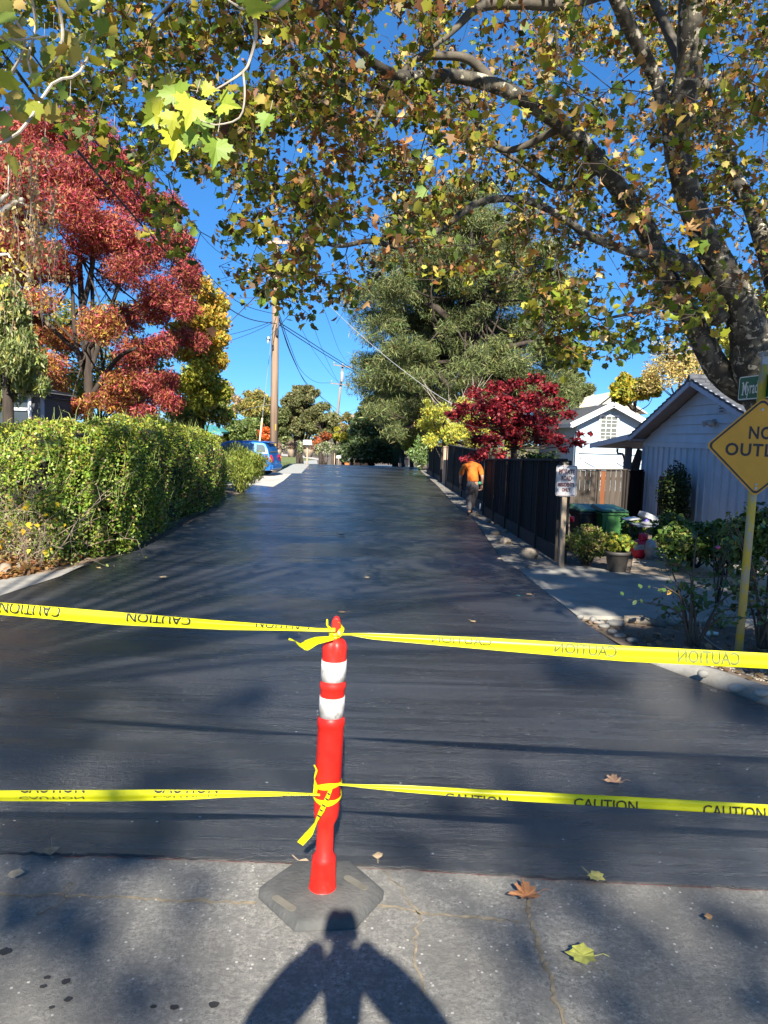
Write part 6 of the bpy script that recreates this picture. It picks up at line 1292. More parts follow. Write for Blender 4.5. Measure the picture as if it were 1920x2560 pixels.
# sign side shrub
q = G(1478, 1418); shrub('abelia_shrub', 'loose yellow green shrub beside the wooden sign post', (q[0]-.02, q[1]+.25, .3), (.40, .35, .32), 3600, .045, OVAL, [(.34, .36, .07), (.22, .27, .04), (.42, .30, .16), (.12, .18, .03)], stems=22)
q = D(1540, 1330, 13.2); shrub('camellia_shrub', 'dark leafy shrub between the bins and the potted plant', (q[0]-.05, 13.3, .0), (.30, .3, .25), 1500, .07, OVAL, [(.06, .12, .02), (.10, .17, .03), (.2, .26, .05)], LEAFG, stems=16)
q = D(1585, 1300, 14.2); shrub('citrus_shrub', 'upright shrub between the green bin and the white table', (q[0]+.02, 14.3, .12), (.26, .3, .42), 1500, .08, OVAL, [(.06, .12, .02), (.14, .2, .03), (.4, .4, .1)], LEAFG, stems=14)
# vine on garage wall
q = D(1692, 1230, 19.9); t = thing('climbing_vine', 'dark vine arching over the trellis against the blue garage', 'vine', (XW-.25, 19.2, GL)); mb = MB(); gs = []
for yy, z0, z1, s in ((18.9, .3, 1.28, .42), (19.3, .4, 1.36, .45), (19.7, .2, 1.1, .35), (18.8, -.4, .7, .42), (19.2, -.5, .8, .45)):
    c = np.array([XW-.4, yy, (z0+z1)/2]); mb.tube([(XW-.3, yy, GL), (XW-.35, yy+.1, z0), (XW-.4, yy, z1-.1)], [.02, .015, .008], 6, smooth=3); gs.append((ball(1500, c, (.28, s, (z1-z0)/2+.1), .1), .075, OVAL, cols(1500, [(.02, .04, .012), (.035, .06, .015), (.05, .07, .02)]), {}))
obj('stem', mb, BARK, t); leafobj('foliage', gs, LEAFG, t)
for i, (px, py, y, r, h, l) in enumerate(((1680, 1330, 12.6, .32, .40, 'dark leafy bush just right of the white table'), (1740, 1330, 11.6, .45, .42, 'bush against the blue wall left of the yellow pole with lighter leaves'), (1810, 1330, 11.0, .45, .42, 'bush directly behind the yellow pole'), (1890, 1340, 9.8, .55, .55, 'bush filling the photo edge right of the yellow pole'), (1690, 1400, 11.2, .35, .4, 'low bush behind the ribbed white pipe'))):
    q = D(px, py, y); shrub('garden_shrub', l, (q[0], y, zg(q[0], y)+h), (r, r*.8, h), 2100, .085, OVAL*np.array([1.15, 1]), [(.05, .10, .02), (.08, .14, .03), (.12, .19, .04), (.22, .25, .07)], LEAFG, stems=13, group='bushes along the garage wall')
# rose bushes close to the pole
ROSE = mat('rose_cane', (.10, .07, .045), .8, .3, 12)
def rose(label, bx, by, canes, n, spread, h, group='rose bushes by the sign pole', ylw=8):
    t = thing('rose_bush', label, 'rose bush', (bx, by, 0), group=group); mb = MB(); PL = []
    for k in range(canes):
        a = random.uniform(0, 6.28); e = np.array([bx+math.cos(a)*spread*random.uniform(.5, 1.2), by+math.sin(a)*spread*random.uniform(.3, .9), h*random.uniform(.35, 1.25)]); b = np.array([bx+random.uniform(-.05, .05), by, 0]); mid = b+(e-b)*.5+np.array([-math.cos(a)*.08, 0, .12]); mb.tube([b, mid, e], [.014, .009, .004], 6, smooth=4)
        for j in range(5):
            u = random.uniform(.35, 1.0); p = b+(e-b)*u+np.array([-math.cos(a)*.08, 0, .12])*4*u*(1-u)*.5; f = p+np.array([random.gauss(0, .14), random.gauss(0, .12), random.uniform(0, .12)]); mb.tube([p, f], [.004, .0018], 4, caps=False)
            for _ in range(max(1, int(n/canes/5))): PL.append(p+(f-p)*random.uniform(.2, 1.3)+rng.normal(size=3)*.035)
    obj('cane', mb, ROSE, t, smooth=True); PL = np.array(PL)
    c = cols(len(PL), [(.045, .085, .03), (.06, .12, .035), (.09, .15, .05)]); 
    for _ in range(ylw): c[random.randrange(len(c))] = (.42, .25, .03)
    leafobj('foliage', [(PL, .062, OVAL*np.array([1.45, 1]), c, dict(upbias=.4, droop=.3, fold=.3))], LEAFG, t); return t
q = G(1745, 1625); t = rose('open branched rose bush with dark leaves left of the yellow pole', q[0], q[1]+.1, 10, 330, .55, .95)
q = G(1895, 1630); rose('taller rose bush at the photo edge right of the yellow pole', q[0]+.1, q[1]+.1, 11, 420, .5, 1.15)
q = D(1795, 1369, 7.8); mb = MB(); mb.blob(q, (.022, .022, .02), 2, .2, 2); t['label'] = t['label']; o = obj('rose_flower', mb, mat('pink_petal', (.65, .12, .3), .6), t, smooth=True)
q = D(1840, 1320, 8.6); t = shrub('sapling', 'thin bare topped sapling standing against the blue wall left of the pole', (q[0]-.1, 8.7, .75), (.2, .15, .35), 90, .05, OVAL, [(.05, .09, .03)], stems=7)
t = thing('strap_leaf_plant', 'low clump of arching strap leaves at the foot of the rose bush', 'plant', G(1790, 1570)); q = G(1800, 1575); mb = MB()
for k in range(36):
    a = random.uniform(0, 6.28); L = random.uniform(.2, .42); vs = []
    for i in range(6): u = i/5; w_ = .009*(1-u*.9); cx = q[0]+math.cos(a)*L*u; cy = q[1]+math.sin(a)*L*u; z = .01+.22*L/.4*math.sin(u*2.6)*.9; vs += [(cx-math.sin(a)*w_, cy+math.cos(a)*w_, z), (cx+math.sin(a)*w_, cy-math.cos(a)*w_, z)]
    mb.add(vs, [(2*i, 2*i+1, 2*i+3, 2*i+2) for i in range(5)])
obj('leaves', mb, mat('strap_leaf', (.14, .19, .09), .5, .4, 4), t)
# ================================================================== JAPANESE MAPLE, YELLOW SHRUB
d = 20.3; bz = D(1290, 1160, d); bz[2] = zg(bz[0], d); cm = []
for x, y, r in ((1190, 985, 26), (1240, 970, 28), (1290, 960, 24), (1340, 950, 22), (1370, 975, 24), (1160, 1020, 26), (1210, 1020, 32), (1270, 1010, 34), (1330, 1000, 32), (1390, 1010, 28), (1140, 1040, 20), (1190, 1060, 30), (1250, 1060, 34), (1310, 1050, 34), (1370, 1050, 30), (1420, 1035, 18), (1230, 1100, 28), (1290, 1095, 30), (1350, 1090, 28), (1400, 1100, 20), (1440, 1105, 16), (1410, 1125, 14), (1180, 1145, 18), (1210, 1135, 20), (1250, 1140, 20), (1160, 1150, 12), (1120, 1035, 12), (1450, 1085, 10), (1475, 1085, 7)):
    dd = d+random.uniform(-1.1, .8); s = dd/F*r; cm.append((DP(x, y, dd if y < 1130 else 19.2), np.array([s*1.2, s*1.2, s*.8])))
for _ in range(16):
    x = random.gauss(1290, 85); y = random.uniform(960, 1110); s = random.uniform(.12, .28); cm.append((DP(x, y, d+random.uniform(-1.2, 1)), np.array([s*1.6, s*1.3, s*.8])))
tree('japanese_maple', 'crimson Japanese maple spreading over the dark fence beside the walking person', 'tree', bz, [bz, D(1285, 1120, d), D(1290, 1070, d), D(1300, 1000, d)], [.10, .085, .06, .02], cm, 240, .075, SYC2, [(.32, .022, .035), (.22, .014, .025), (.42, .05, .05), (.15, .012, .02)], None, LEAF, BARK, limb_r=.022, kw=dict(upbias=.4), shell=.0, jit=.35)
d = 32.; bz = D(1110, 1140, d); bz[2] = 0; cm = []
for x, y, r in ((1075, 1030, 26), (1060, 1060, 24), (1110, 1030, 30), (1150, 1040, 30), (1180, 1060, 30), (1090, 1070, 34), (1130, 1080, 36), (1180, 1100, 30), (1080, 1100, 26), (1120, 1115, 26), (1160, 1010, 22), (1230, 1090, 30), (1280, 1110, 26), (1070, 1005, 12), (1250, 1050, 28)):
    dd = d+random.uniform(-1, 1); s = dd/F*r; cm.append((DP(x, y, dd), np.array([s, s, s*.8])))
tree('broadleaf_tree', 'bright lemon green small tree leaning over the middle dark fence', 'tree', bz, [bz, D(1110, 1100, d), D(1115, 1040, d)], [.1, .08, .03], cm, 620, .13, NARR*np.array([2, 1]), [(.52, .50, .07), (.42, .44, .06), (.60, .48, .06), (.34, .40, .1)], None, LEAF, BARK, kw=dict(droop=.4), shell=.2)
q = D(1350, 1135, 21.5); shrub('pittosporum_shrub', 'dark green rounded shrub under the crimson maple behind the fence', (q[0], 21.6, 1.0), (.75, .6, .75), 2600, .10, OVAL, [(.04, .08, .02), (.07, .12, .02)], stems=14)
# ================================================================== PINE AND OTHER BACKGROUND TREES
NP = [(.12, .155, .05), (.165, .20, .065), (.08, .105, .035), (.20, .195, .075)]
d = 45.; bz = D(1190, 1160, d); bz[2] = 0; cm = []
PR = [(985, 1330, 520, 640), (950, 1380, 560, 700)]
lx = {500: (1070, 1250), 560: (1010, 1330), 640: (960, 1390), 720: (900, 1430), 800: (935, 1440), 880: (920, 1460), 940: (925, 1450), 1000: (945, 1420), 1060: (990, 1400)}
for y in sorted(lx):
    a, b = lx[y]; x = a
    while x < b:
        for k in range(3):
            dd = d+random.uniform(-5, 5); r = random.uniform(22, 46); s = dd/F*r; cm.append((DP(x+random.uniform(-14, 14), y+random.uniform(-32, 32), dd), np.array([s*1.25, s, s*.8])))
        x += 46
cm = [c for c in cm if random.random() < .92]
for y in range(540, 1060, 34):
    for k in range(5):
        a, b = (1010, 1330) if y < 620 else (950, 1410); x = random.uniform(a, b); s = d/F*random.uniform(40, 62); cm.append((DP(x, y, d+random.uniform(1, 6)), np.array([s*1.3, s, s*.9])))
t = tree('pine_tree', 'massive spreading pine towering behind the maple and the yellow shrub', 'tree', bz, [bz, D(1180, 1040, d), D(1165, 900, d), D(1170, 740, d), D(1180, 560, d)], [.5, .42, .34, .24, .08], cm, 950, .33, NARR*np.array([.62, 1]), NP, None, NEEDLE, BARK, limb_r=.10, limbs=.6, kw=dict(upbias=.2, fold=.05, droop=-.25), shell=.15, jit=.25)
mb = MB()
for pts in ([(1210, 1140, 44), (1250, 1000, 44), (1300, 880, 44), (1340, 760, 44)], [(1190, 1080, 43), (1130, 980, 43), (1060, 900, 42), (990, 860, 42)], [(1175, 980, 44), (1230, 900, 43), (1300, 860, 42), (1400, 850, 42)], [(1170, 850, 44), (1090, 770, 43), (1010, 740, 43)], [(1200, 1100, 43), (1080, 1060, 43), (1010, 1070, 43)]):
    mb.tube([D(*p) for p in pts], [.26, .2, .13, .06][:len(pts)], 8, smooth=4)
obj('limbs', mb, BARK, t, smooth=True)
# bare tan twigs low in front of the pine
mb = MB(); t = thing('bare_shrub', 'leafless grey twigs sticking up between the yellow tree and the pine', 'shrub', (D(1120, 1050, 38)[0], 38, 0))
for k in range(24):
    a = D(1130+random.uniform(-25, 25), 1060, 38); pts = [a]; b = D(random.uniform(1040, 1230), random.uniform(935, 1010), 38+random.uniform(-1, 1)); mb.tube([a, (a+b)/2+rng.normal(size=3)*.2, b], [.02, .012, .006], 4, smooth=2)
a = D(1130, 1060, 38); mb.tube([(a[0], a[1], 0), a], [.12, .08], 6); obj('stem', mb, PTWIG, t)
def bgtree(name, label, x0, x1, y0, ybase, d, pal, n=9, per=500, leaf=.3, shp=DIA, cr=.33, trunk=.15, m=None, kw=None, group='background trees', conif=False, core=.5, flat=.8):
    cx = (x0+x1)/2; a = D(x0, y0, d); b = D(x1, y0, d); zt_ = a[2]; bz = D(cx, 1120, d); bz[2] = zg(bz[0], d); zb_ = D(cx, ybase, d)[2]; zb_ = max(zb_, bz[2]+.2)
    R_ = (b[0]-a[0])/2; c = np.array([(a[0]+b[0])/2, d, (zt_+zb_)/2]); r = np.array([R_*.86, R_*.8, (zt_-zb_)/2*.9]); cl = []
    if conif:
        for k in range(n):
            u = (k+.5)/n; zz = zb_+(zt_-zb_)*u; rr = R_*(1-u)**.75
            for j in range(max(1, int(7*(1-u)+1.5))):
                aa = j*2*math.pi/max(1, int(7*(1-u)+1.5))+k; s = R_*cr*(1.15-u*.7); cl.append((np.array([c[0]+rr*.75*math.cos(aa), d+rr*.75*math.sin(aa), zz]), np.array([s, s, s*.45])))
    else: cl = crown_clumps(c, r, n, R_*cr, core=core)
    per = int(per*1.5); cl = [(p+rng.normal(size=3)*R_*np.array([.12, .12, .10]), q*random.uniform(.7, 1.2)) for p, q in cl] if not conif else cl

    return tree(name, label, 'tree', bz, [bz, (c[0], d, zb_+.2), (c[0]+.05*R_, d, c[2]), (c[0], d, zt_-(zt_-zb_)*.2)], [trunk, trunk*.8, trunk*.5, trunk*.15], cl, per, leaf, shp, pal, None, m or LEAF, BARK, group=group, limb_r=trunk*.3, kw=kw or {}, shell=.25)
GRN_ = [(.12, .15, .05), (.17, .20, .07), (.22, .24, .09), (.08, .105, .035)]
bgtree('cedar_tree', 'dark layered cedar beside the road at the crest', 852, 1010, 985, 1148, 62, [(.05, .085, .03), (.08, .115, .045), (.11, .15, .06)], n=11, per=420, leaf=.36, shp=NARR*np.array([2, 1]), cr=.42, conif=True, trunk=.3)
bgtree('cedar_tree', 'cedar crown between the dark cedar and the pine', 900, 1080, 930, 1100, 68, [(.08, .11, .05), (.12, .15, .07), (.06, .09, .035)], n=10, per=420, leaf=.4, shp=NARR*np.array([2, 1]), cr=.42, conif=True, trunk=.3)
bgtree('oak_tree', 'big round olive green oak behind the tall utility pole', 690, 812, 950, 1130, 68, [(.17, .18, .07), (.23, .23, .09), (.12, .13, .05), (.28, .25, .12)], n=90, per=230, leaf=.24, cr=.25, trunk=.35)
bgtree('oak_tree', 'lower shoulder of oak foliage right of the big oak', 760, 850, 1010, 1130, 64, [(.17, .18, .07), (.24, .23, .10), (.13, .14, .05)], n=20, per=460, leaf=.25, cr=.38, trunk=.25)
bgtree('oak_tree', 'darker oak mass left of the big oak behind the pole', 640, 730, 1020, 1135, 66, GRN_, n=20, per=460, leaf=.25, cr=.38, trunk=.25)
bgtree('broadleaf_tree', 'pale tan half bare tree against the sky just right of the hedge', 530, 600, 955, 1060, 60, [(.48, .34, .22), (.40, .30, .2), (.5, .38, .2)], n=16, per=110, leaf=.22, cr=.4)
bgtree('broadleaf_tree', 'golden olive tree left of the tall pole', 575, 690, 985, 1070, 66, [(.36, .30, .08), (.44, .34, .10), (.28, .26, .08), (.2, .22, .08)], n=20, per=360, leaf=.25, cr=.36)
bgtree('broadleaf_tree', 'glossy green shrub tree behind the blue car roof', 555, 650, 1045, 1110, 44, [(.16, .22, .06), (.24, .30, .09), (.09, .13, .04)], n=16, per=380, leaf=.22, cr=.36)
bgtree('maple_tree', 'vivid orange bush touching the left side of the tall pole', 632, 690, 1045, 1115, 48, [(.60, .13, .03), (.66, .18, .04), (.48, .09, .03)], n=12, per=240, leaf=.18, cr=.36)
bgtree('maple_tree', 'orange red bush behind the large mailbox', 770, 835, 1085, 1130, 58, [(.50, .11, .04), (.55, .16, .05), (.24, .12, .05)], n=12, per=110, leaf=.2, cr=.36)
bgtree('broadleaf_tree', 'bright yellow green tree between the poles', 835, 882, 1060, 1120, 62, [(.42, .42, .05), (.30, .34, .05), (.5, .4, .06)], n=12, per=240, leaf=.22, cr=.38)
bgtree('maple_tree', 'small orange tree top behind the leaning pole', 820, 855, 1070, 1100, 66, [(.58, .14, .04), (.5, .2, .05)], n=6, per=120, leaf=.2, cr=.4)
bgtree('broadleaf_tree', 'dull green tree in the gap behind the short pole', 840, 905, 1035, 1145, 86, [(.12, .14, .06), (.2, .2, .08), (.4, .26, .1)], n=16, per=360, leaf=.35, cr=.38)
for i, (x0, x1, l) in enumerate(((665, 715, 'white flowering bush by the foot of the tall pole'), (735, 765, 'white flowering bush between two barrel planters'), (780, 850, 'broad pale green bush right of the large mailbox'))):
    d = 52.; a = D((x0+x1)/2, 1122, d); r = (x1-x0)/2*d/F; t = shrub('flowering_shrub', l, (a[0], d, a[2]), (r, r*.8, .55), 1500, .14, DIA, [(.16, .22, .08), (.24, .28, .1), (.6, .58, .5), (.3, .28, .14)], stems=14, group='flowering bushes by the footpath')
bgtree('broadleaf_tree', 'yellow green tree filling the gap left of the oleander', 1000, 1062, 1060, 1150, 50, [(.28, .32, .06), (.36, .38, .08), (.14, .2, .05)], n=16, per=300, leaf=.22, cr=.36)
bgtree('broadleaf_tree', 'shaded green tree low under the pine beyond the fence', 960, 1060, 1040, 1150, 58, GRN_, n=18, per=360, leaf=.28, cr=.36)
bgtree('broadleaf_tree', 'green and gold foliage showing through gaps low behind the red ash', 20, 470, 770, 1075, 30, [(.14, .19, .04), (.22, .26, .05), (.40, .34, .05), (.09, .13, .03), (.44, .27, .06)], n=46, per=230, leaf=.17, cr=.24)
bgtree('walnut_tree', 'yellow leaved walnut behind the pale blue house roof', 1530, 1655, 935, 1040, 50, [(.50, .42, .05), (.34, .36, .06), (.6, .44, .05), (.2, .27, .05)], n=22, per=330, leaf=.26, shp=OVAL*np.array([1.2, 1]), cr=.34)
bgtree('broadleaf_tree', 'pale gold lacy tree behind the garage ridge', 1610, 1800, 860, 1010, 48, [(.60, .48, .16), (.55, .42, .2), (.5, .4, .12)], n=34, per=150, leaf=.16, cr=.34)
bgtree('broadleaf_tree', 'yellow green tree seen past the sycamore trunk at the right edge', 1800, 2000, 700, 1010, 34, [(.50, .48, .07), (.34, .4, .06), (.6, .5, .12)], n=34, per=240, leaf=.17, cr=.32)
bgtree('pine_tree', 'feathery pine branch mass beside the cream chimney', 1400, 1480, 880, 1040, 52, NP, n=16, per=330, leaf=.4, shp=NARR*np.array([.9, 1]), cr=.4, m=NEEDLE)
# distant treeline
P = []; C = []
for k in range(70):
    x = -190+k*5.6+random.uniform(-2, 2); y = 190+random.uniform(-15, 30); P.append(ball(420, (x, y, random.uniform(0, 1.2)), (5.5, 4, random.uniform(4, 6.2)), .4)); C.append(cols(420, GRN_+[(.3, .24, .1)]))
leafobj('far_treeline', [(np.concatenate(P), .9, DIA, np.concatenate(C), {})], LEAF, kind='stuff')
# ================================================================== FALLEN LEAVES ON THE ROAD (each one a thing)
FL = [(1535, 1955, .125, (.50, .30, .18), 'brown curled leaf above the lower right tape'), (130, 2128, .10, (.42, .28, .16), 'curled brown leaf with a long stem at the left end of the sealed edge'), (42, 2183, .09, (.58, .45, .28), 'flat pale tan leaf on the old asphalt at the far left'), (762, 2153, .075, (.6, .42, .26), 'tan leaf touching the sealed edge left of the tube'), (943, 2137, .07, (.62, .45, .26), 'small tan leaf on the wet sealer right of the tube foot'),
    (1490, 2190, .09, (.62, .55, .16), 'pale yellow lobed leaf on the sealed edge'), (1316, 2238, .14, (.46, .20, .08), 'large crumpled rusty leaf at the top of the long crack'), (1770, 2289, .05, (.5, .28, .12), 'small round brown leaf at the lower right'), (1455, 2388, .13, (.50, .50, .10), 'big yellow green lobed leaf on the old asphalt'), (1782, 1728, .09, (.55, .42, .28), 'dry twisted leaf on the dark sealer near the kerb'),
    (855, 1530, .11, (.6, .38, .16), 'orange leaf on the road just above the tube top'), (410, 1443, .13, (.62, .46, .26), 'pale leaf on the road left of centre'), (245, 1419, .10, (.6, .42, .2), 'small leaf near the hedge corner'), (918, 1443, .11, (.62, .46, .26), 'tan leaf in the middle of the road'), (1183, 1553, .10, (.6, .44, .2), 'small leaf right of centre above the upper right tape'),
    (1322, 1487, .11, (.3, .2, .12), 'dark curled leaf near the driveway edge'), (640, 1377, .09, (.4, .3, .2), 'tiny leaf far up the road left of the middle'), (853, 1337, .22, (.08, .06, .05), 'dark leaf scrap far up the road'), (1297, 1489, .06, (.05, .45, .45), 'teal scrap on the road beside the driveway')]
for i, (x, y, s, c, l) in enumerate(FL):
    p = G(x, y, .03); rr = random.Random(i*7+3); a = rr.uniform(0, 6.28); mb = MB(); s *= .8; shp = [SYCB, SYC2, SYC][i % 3] if 'lobed' in l or s > .09 else CURL*np.array([1.8, 1]); n = len(shp)
    up_k = .35 if 'curl' in l or 'crump' in l or 'twist' in l else .14; vs = [(p[0], p[1], .028)]
    for q in shp: xx = (q[0]*math.cos(a)-q[1]*math.sin(a))*s; yy = (q[0]*math.sin(a)+q[1]*math.cos(a))*s; vs.append((p[0]+xx, p[1]+yy, .024+up_k*s*(abs(q[0])*1.1+q[1]**2*.7)+rr.uniform(0, .08)*s))
    mb.add(vs, [(0, k+1, (k+1) % n+1) for k in range(n)]); q = shp[0]; e = Vector((vs[1][0], vs[1][1], vs[1][2])); dd = (e-Vector(vs[0])).normalized()
    mb.tube([e, e+dd*s*.3+Vector((0, 0, .01)), e+dd*s*.5+Vector((0, 0, .02*(i % 2)))], .0015, 4)
    lm, nt, bs = newmat('fallen_leaf'); nt.links.new(mixc(nt, ramp(nt, noise(nt, 30, 3, .6), .35, .65), c, tuple(v*.6 for v in c)), bs.inputs['Base Color']); bs.inputs['Roughness'].default_value = .7
    o = obj('fallen_leaf', mb, lm); o['label'] = l; o['category'] = 'leaf' if 'scrap' not in l or 'leaf' in l else 'litter'; o['group'] = 'fallen leaves on the road'
# ================================================================== PEOPLE
SKIN = mat('skin', (.46, .24, .16), .55, .12, 12); HAIR = mat('dark_hair', (.02, .015, .012), .7, .3, 20)
def skin(name, nodes, edges, m_, parent, sub=2, extra=None):
    """nodes: {key: (pos, radius or (rx,ry))}; first key is the root"""
    keys = list(nodes); me = bpy.data.meshes.new(name); off = parent_loc(parent)
    me.from_pydata([tuple(Vector(nodes[k][0])-off) for k in keys], [(keys.index(a), keys.index(b)) for a, b in edges], [])
    o = bpy.data.objects.new(name, me); COL.objects.link(o)
    md = o.modifiers.new('skin', 'SKIN'); md.use_smooth_shade = True; md.branch_smoothing = .5
    if not me.skin_vertices: me.skin_vertices.new()
    for i, k in enumerate(keys):
        r = nodes[k][1]; r = (r, r) if isinstance(r, (int, float)) else r; me.skin_vertices[0].data[i].radius = r; me.skin_vertices[0].data[i].use_root = (i == 0)
    s = o.modifiers.new('sub', 'SUBSURF'); s.levels = sub; s.render_levels = sub
    dg = bpy.context.evaluated_depsgraph_get(); ev = o.evaluated_get(dg); m2 = bpy.data.meshes.new_from_object(ev)
    bpy.data.objects.remove(o); 
    if extra is not None:
        bm = bmesh.new(); bm.from_mesh(m2); mm = bpy.data.meshes.new('tmp'); mm.from_pydata([tuple(Vector(p)-off) for p in extra.v], [], extra.f); bm.from_mesh(mm); bm.to_mesh(m2); bm.free(); bpy.data.meshes.remove(mm)
    m2.name = name; m2.materials.clear(); m2.materials.append(m_); m2.polygons.foreach_set('use_smooth', [True]*len(m2.polygons))
    o = bpy.data.objects.new(name, m2); COL.objects.link(o); o.parent = parent; return o
def hand(mb, w_, d_, side_, curl=.5, nrm=(0, 1, 0), s=1.0):
    """palm and five fingers; w_ wrist, d_ direction of the fingers, side_ toward the thumb"""
    w_ = Vector(w_); d = Vector(d_).normalized(); sd_ = Vector(side_); sd_ = (sd_-d*sd_.dot(d)).normalized(); n = d.cross(sd_)
    n = n if n.dot(Vector(nrm)) > 0 else -n
    for k in range(4): q = (k-1.5)*.020*s; mb.tube([w_+sd_*q*.5, w_+d*.05*s+sd_*q, w_+d*.09*s+sd_*q], [.013*s, .0135*s, .011*s], 8, smooth=2)
    for k, L in enumerate((.062, .074, .080, .070)):
        b = w_+d*.088*s+sd_*(k-1.5)*.0205*s; L *= s; p1 = b+d*L*.45+n*L*.15*curl*2; p2 = p1+d*L*.25*(1-curl)+n*L*.35*curl*1.6; p3 = p2+d*L*.1*(1-curl)+n*L*.2*curl*1.6-d*L*.1*curl
        mb.tube([b, p1, p2, p3], [.0098*s, .009*s, .0082*s, .0055*s], 8, smooth=3)
    b = w_+d*.03*s+sd_*.028*s; mb.tube([b, b+d*.03*s+sd_*.025*s+n*.01, b+d*.055*s+sd_*.03*s+n*.025*s], [.012*s, .0105*s, .007*s], 8, smooth=3)
# ---- the walking person, seen from behind, head bowed forward under the maple
fo_ = G(1172, 1287); fy = fo_[1]-.05; fx = fo_[0]; gz = 0
t = thing('person', 'person in an orange shirt and dark trousers walking away along the fence with head bowed', 'person', (fx, fy, 0))
S = 1.0
def L_(x, y, z): return (fx+x, fy+y, z)
hipz = .84
N = {'hip': (L_(.06, .0, hipz), (.135, .10)), 'waist': (L_(.06, .02, hipz+.12), (.13, .09)), 'chest': (L_(.04, .07, hipz+.30), (.155, .10)), 'sh': (L_(.03, .13, hipz+.42), (.12, .08)), 'neck': (L_(.03, .22, hipz+.45), .055), 'head0': (L_(.03, .30, hipz+.43), .075), 'head1': (L_(.03, .40, hipz+.37), .085), 'head2': (L_(.03, .46, hipz+.30), .06),
     'lsh': (L_(-.15, .12, hipz+.39), .062), 'lel': (L_(-.25, .05, hipz+.12), .046), 'lwr': (L_(-.235, .10, hipz-.09), .030),
     'rsh': (L_(.215, .12, hipz+.39), .062), 'rel': (L_(.30, .03, hipz+.13), .046), 'rwr': (L_(.30, .08, hipz-.08), .030),
     'll': (L_(-.03, .0, hipz-.08), .10), 'lk': (L_(-.02, .06, .46), .062), 'lan': (L_(.0, -.04, .09), .040), 'lto': (L_(.0, .10, .03), .036),
     'rl': (L_(.14, .02, hipz-.08), .10), 'rk': (L_(.13, .16, .47), .062), 'ran': (L_(.09, .42, .10), .040), 'rto': (L_(.09, .55, .05), .036)}
E = [('hip', 'waist'), ('waist', 'chest'), ('chest', 'sh'), ('sh', 'neck'), ('neck', 'head0'), ('head0', 'head1'), ('head1', 'head2'), ('sh', 'lsh'), ('lsh', 'lel'), ('lel', 'lwr'), ('sh', 'rsh'), ('rsh', 'rel'), ('rel', 'rwr'), ('hip', 'll'), ('ll', 'lk'), ('lk', 'lan'), ('lan', 'lto'), ('hip', 'rl'), ('rl', 'rk'), ('rk', 'ran'), ('ran', 'rto')]
hm = MB(); hand(hm, L_(-.235, .105, hipz-.10), (0, .15, -1), (.3, 1, 0), .55, (1, 0, 0)); hand(hm, L_(.30, .085, hipz-.09), (0, .15, -1), (-.3, 1, 0), .8, (-1, 0, 0))
for s in (-1, 1): hm.blob(L_(.03+s*.088, .36, hipz+.41), (.012, .02, .03), 2, 0)
hm.blob(L_(.03, .50, hipz+.30), (.014, .022, .02), 2, 0)
body_ = skin('body', N, E, SKIN, t, 2, hm)
OR_ = mat('orange_shirt', (.60, .15, .010), .85, .12, 7, c2=(.44, .09, .008), bmp=.5, bscale=12); GT = mat('charcoal_trousers', (.075, .07, .078), .85, .3, 7)
def grow(k, g): p, r = N[k]; r = (r, r) if isinstance(r, (int, float)) else r; return (p, tuple(x+g for x in r))
SHR = {'hem': (L_(.06, .0, hipz-.03), (.165, .125)), 'waist': (L_(.06, .01, hipz+.04), (.158, .118)), 'mid': (L_(.055, .03, hipz+.15), (.150, .11)), 'chest': grow('chest', .02), 'sh': grow('sh', .02), 'nk': (L_(.03, .185, hipz+.455), .07), 'lsh': grow('lsh', .02), 'l2': (L_(-.225, .075, hipz+.21), .07), 'l3': (L_(-.25, .055, hipz+.12), .066), 'rsh': grow('rsh', .02), 'r2': (L_(.275, .065, hipz+.22), .07), 'r3': (L_(.30, .04, hipz+.14), .066)}
skin('shirt', SHR, [('hem', 'waist'), ('waist', 'mid'), ('mid', 'chest'), ('chest', 'sh'), ('sh', 'nk'), ('sh', 'lsh'), ('lsh', 'l2'), ('l2', 'l3'), ('sh', 'rsh'), ('rsh', 'r2'), ('r2', 'r3')], OR_, t)
TR = {'hip': (L_(.06, .0, hipz), (.150, .115)), 'w': (L_(.06, .01, hipz+.07), (.140, .10)), 'll': grow('ll', .018), 'lk': (L_(-.02, .06, .46), .085), 'lc': (L_(-.01, .0, .26), .072), 'lan': (L_(0, -.035, .10), .062), 'rl': grow('rl', .018), 'rk': (L_(.13, .16, .47), .085), 'rc': (L_(.11, .3, .27), .072), 'ran': (L_(.09, .41, .12), .062)}
skin('trousers', TR, [('hip', 'w'), ('hip', 'll'), ('ll', 'lk'), ('lk', 'lc'), ('lc', 'lan'), ('hip', 'rl'), ('rl', 'rk'), ('rk', 'rc'), ('rc', 'ran')], GT, t)
mb = MB(); mb.blob(L_(.03, .36, hipz+.42), (.10, .12, .088), 3, .04, 1); obj('hair', mb, HAIR, t, smooth=True)
mb = MB()
for (x, y, z) in ((0, .03, .045), (.09, .48, .07)): mb.blob(L_(x, y, z), (.05, .14, .048), 3, .05, 2)
obj('shoes', mb, HAIR, t, smooth=True)
mb = MB(); mb.blob(L_(.235, .0, hipz-.03), (.045, .03, .05), 2, .2, 6); obj('glove', mb, mat('teal_glove', (.02, .30, .20), .7), t, smooth=True)
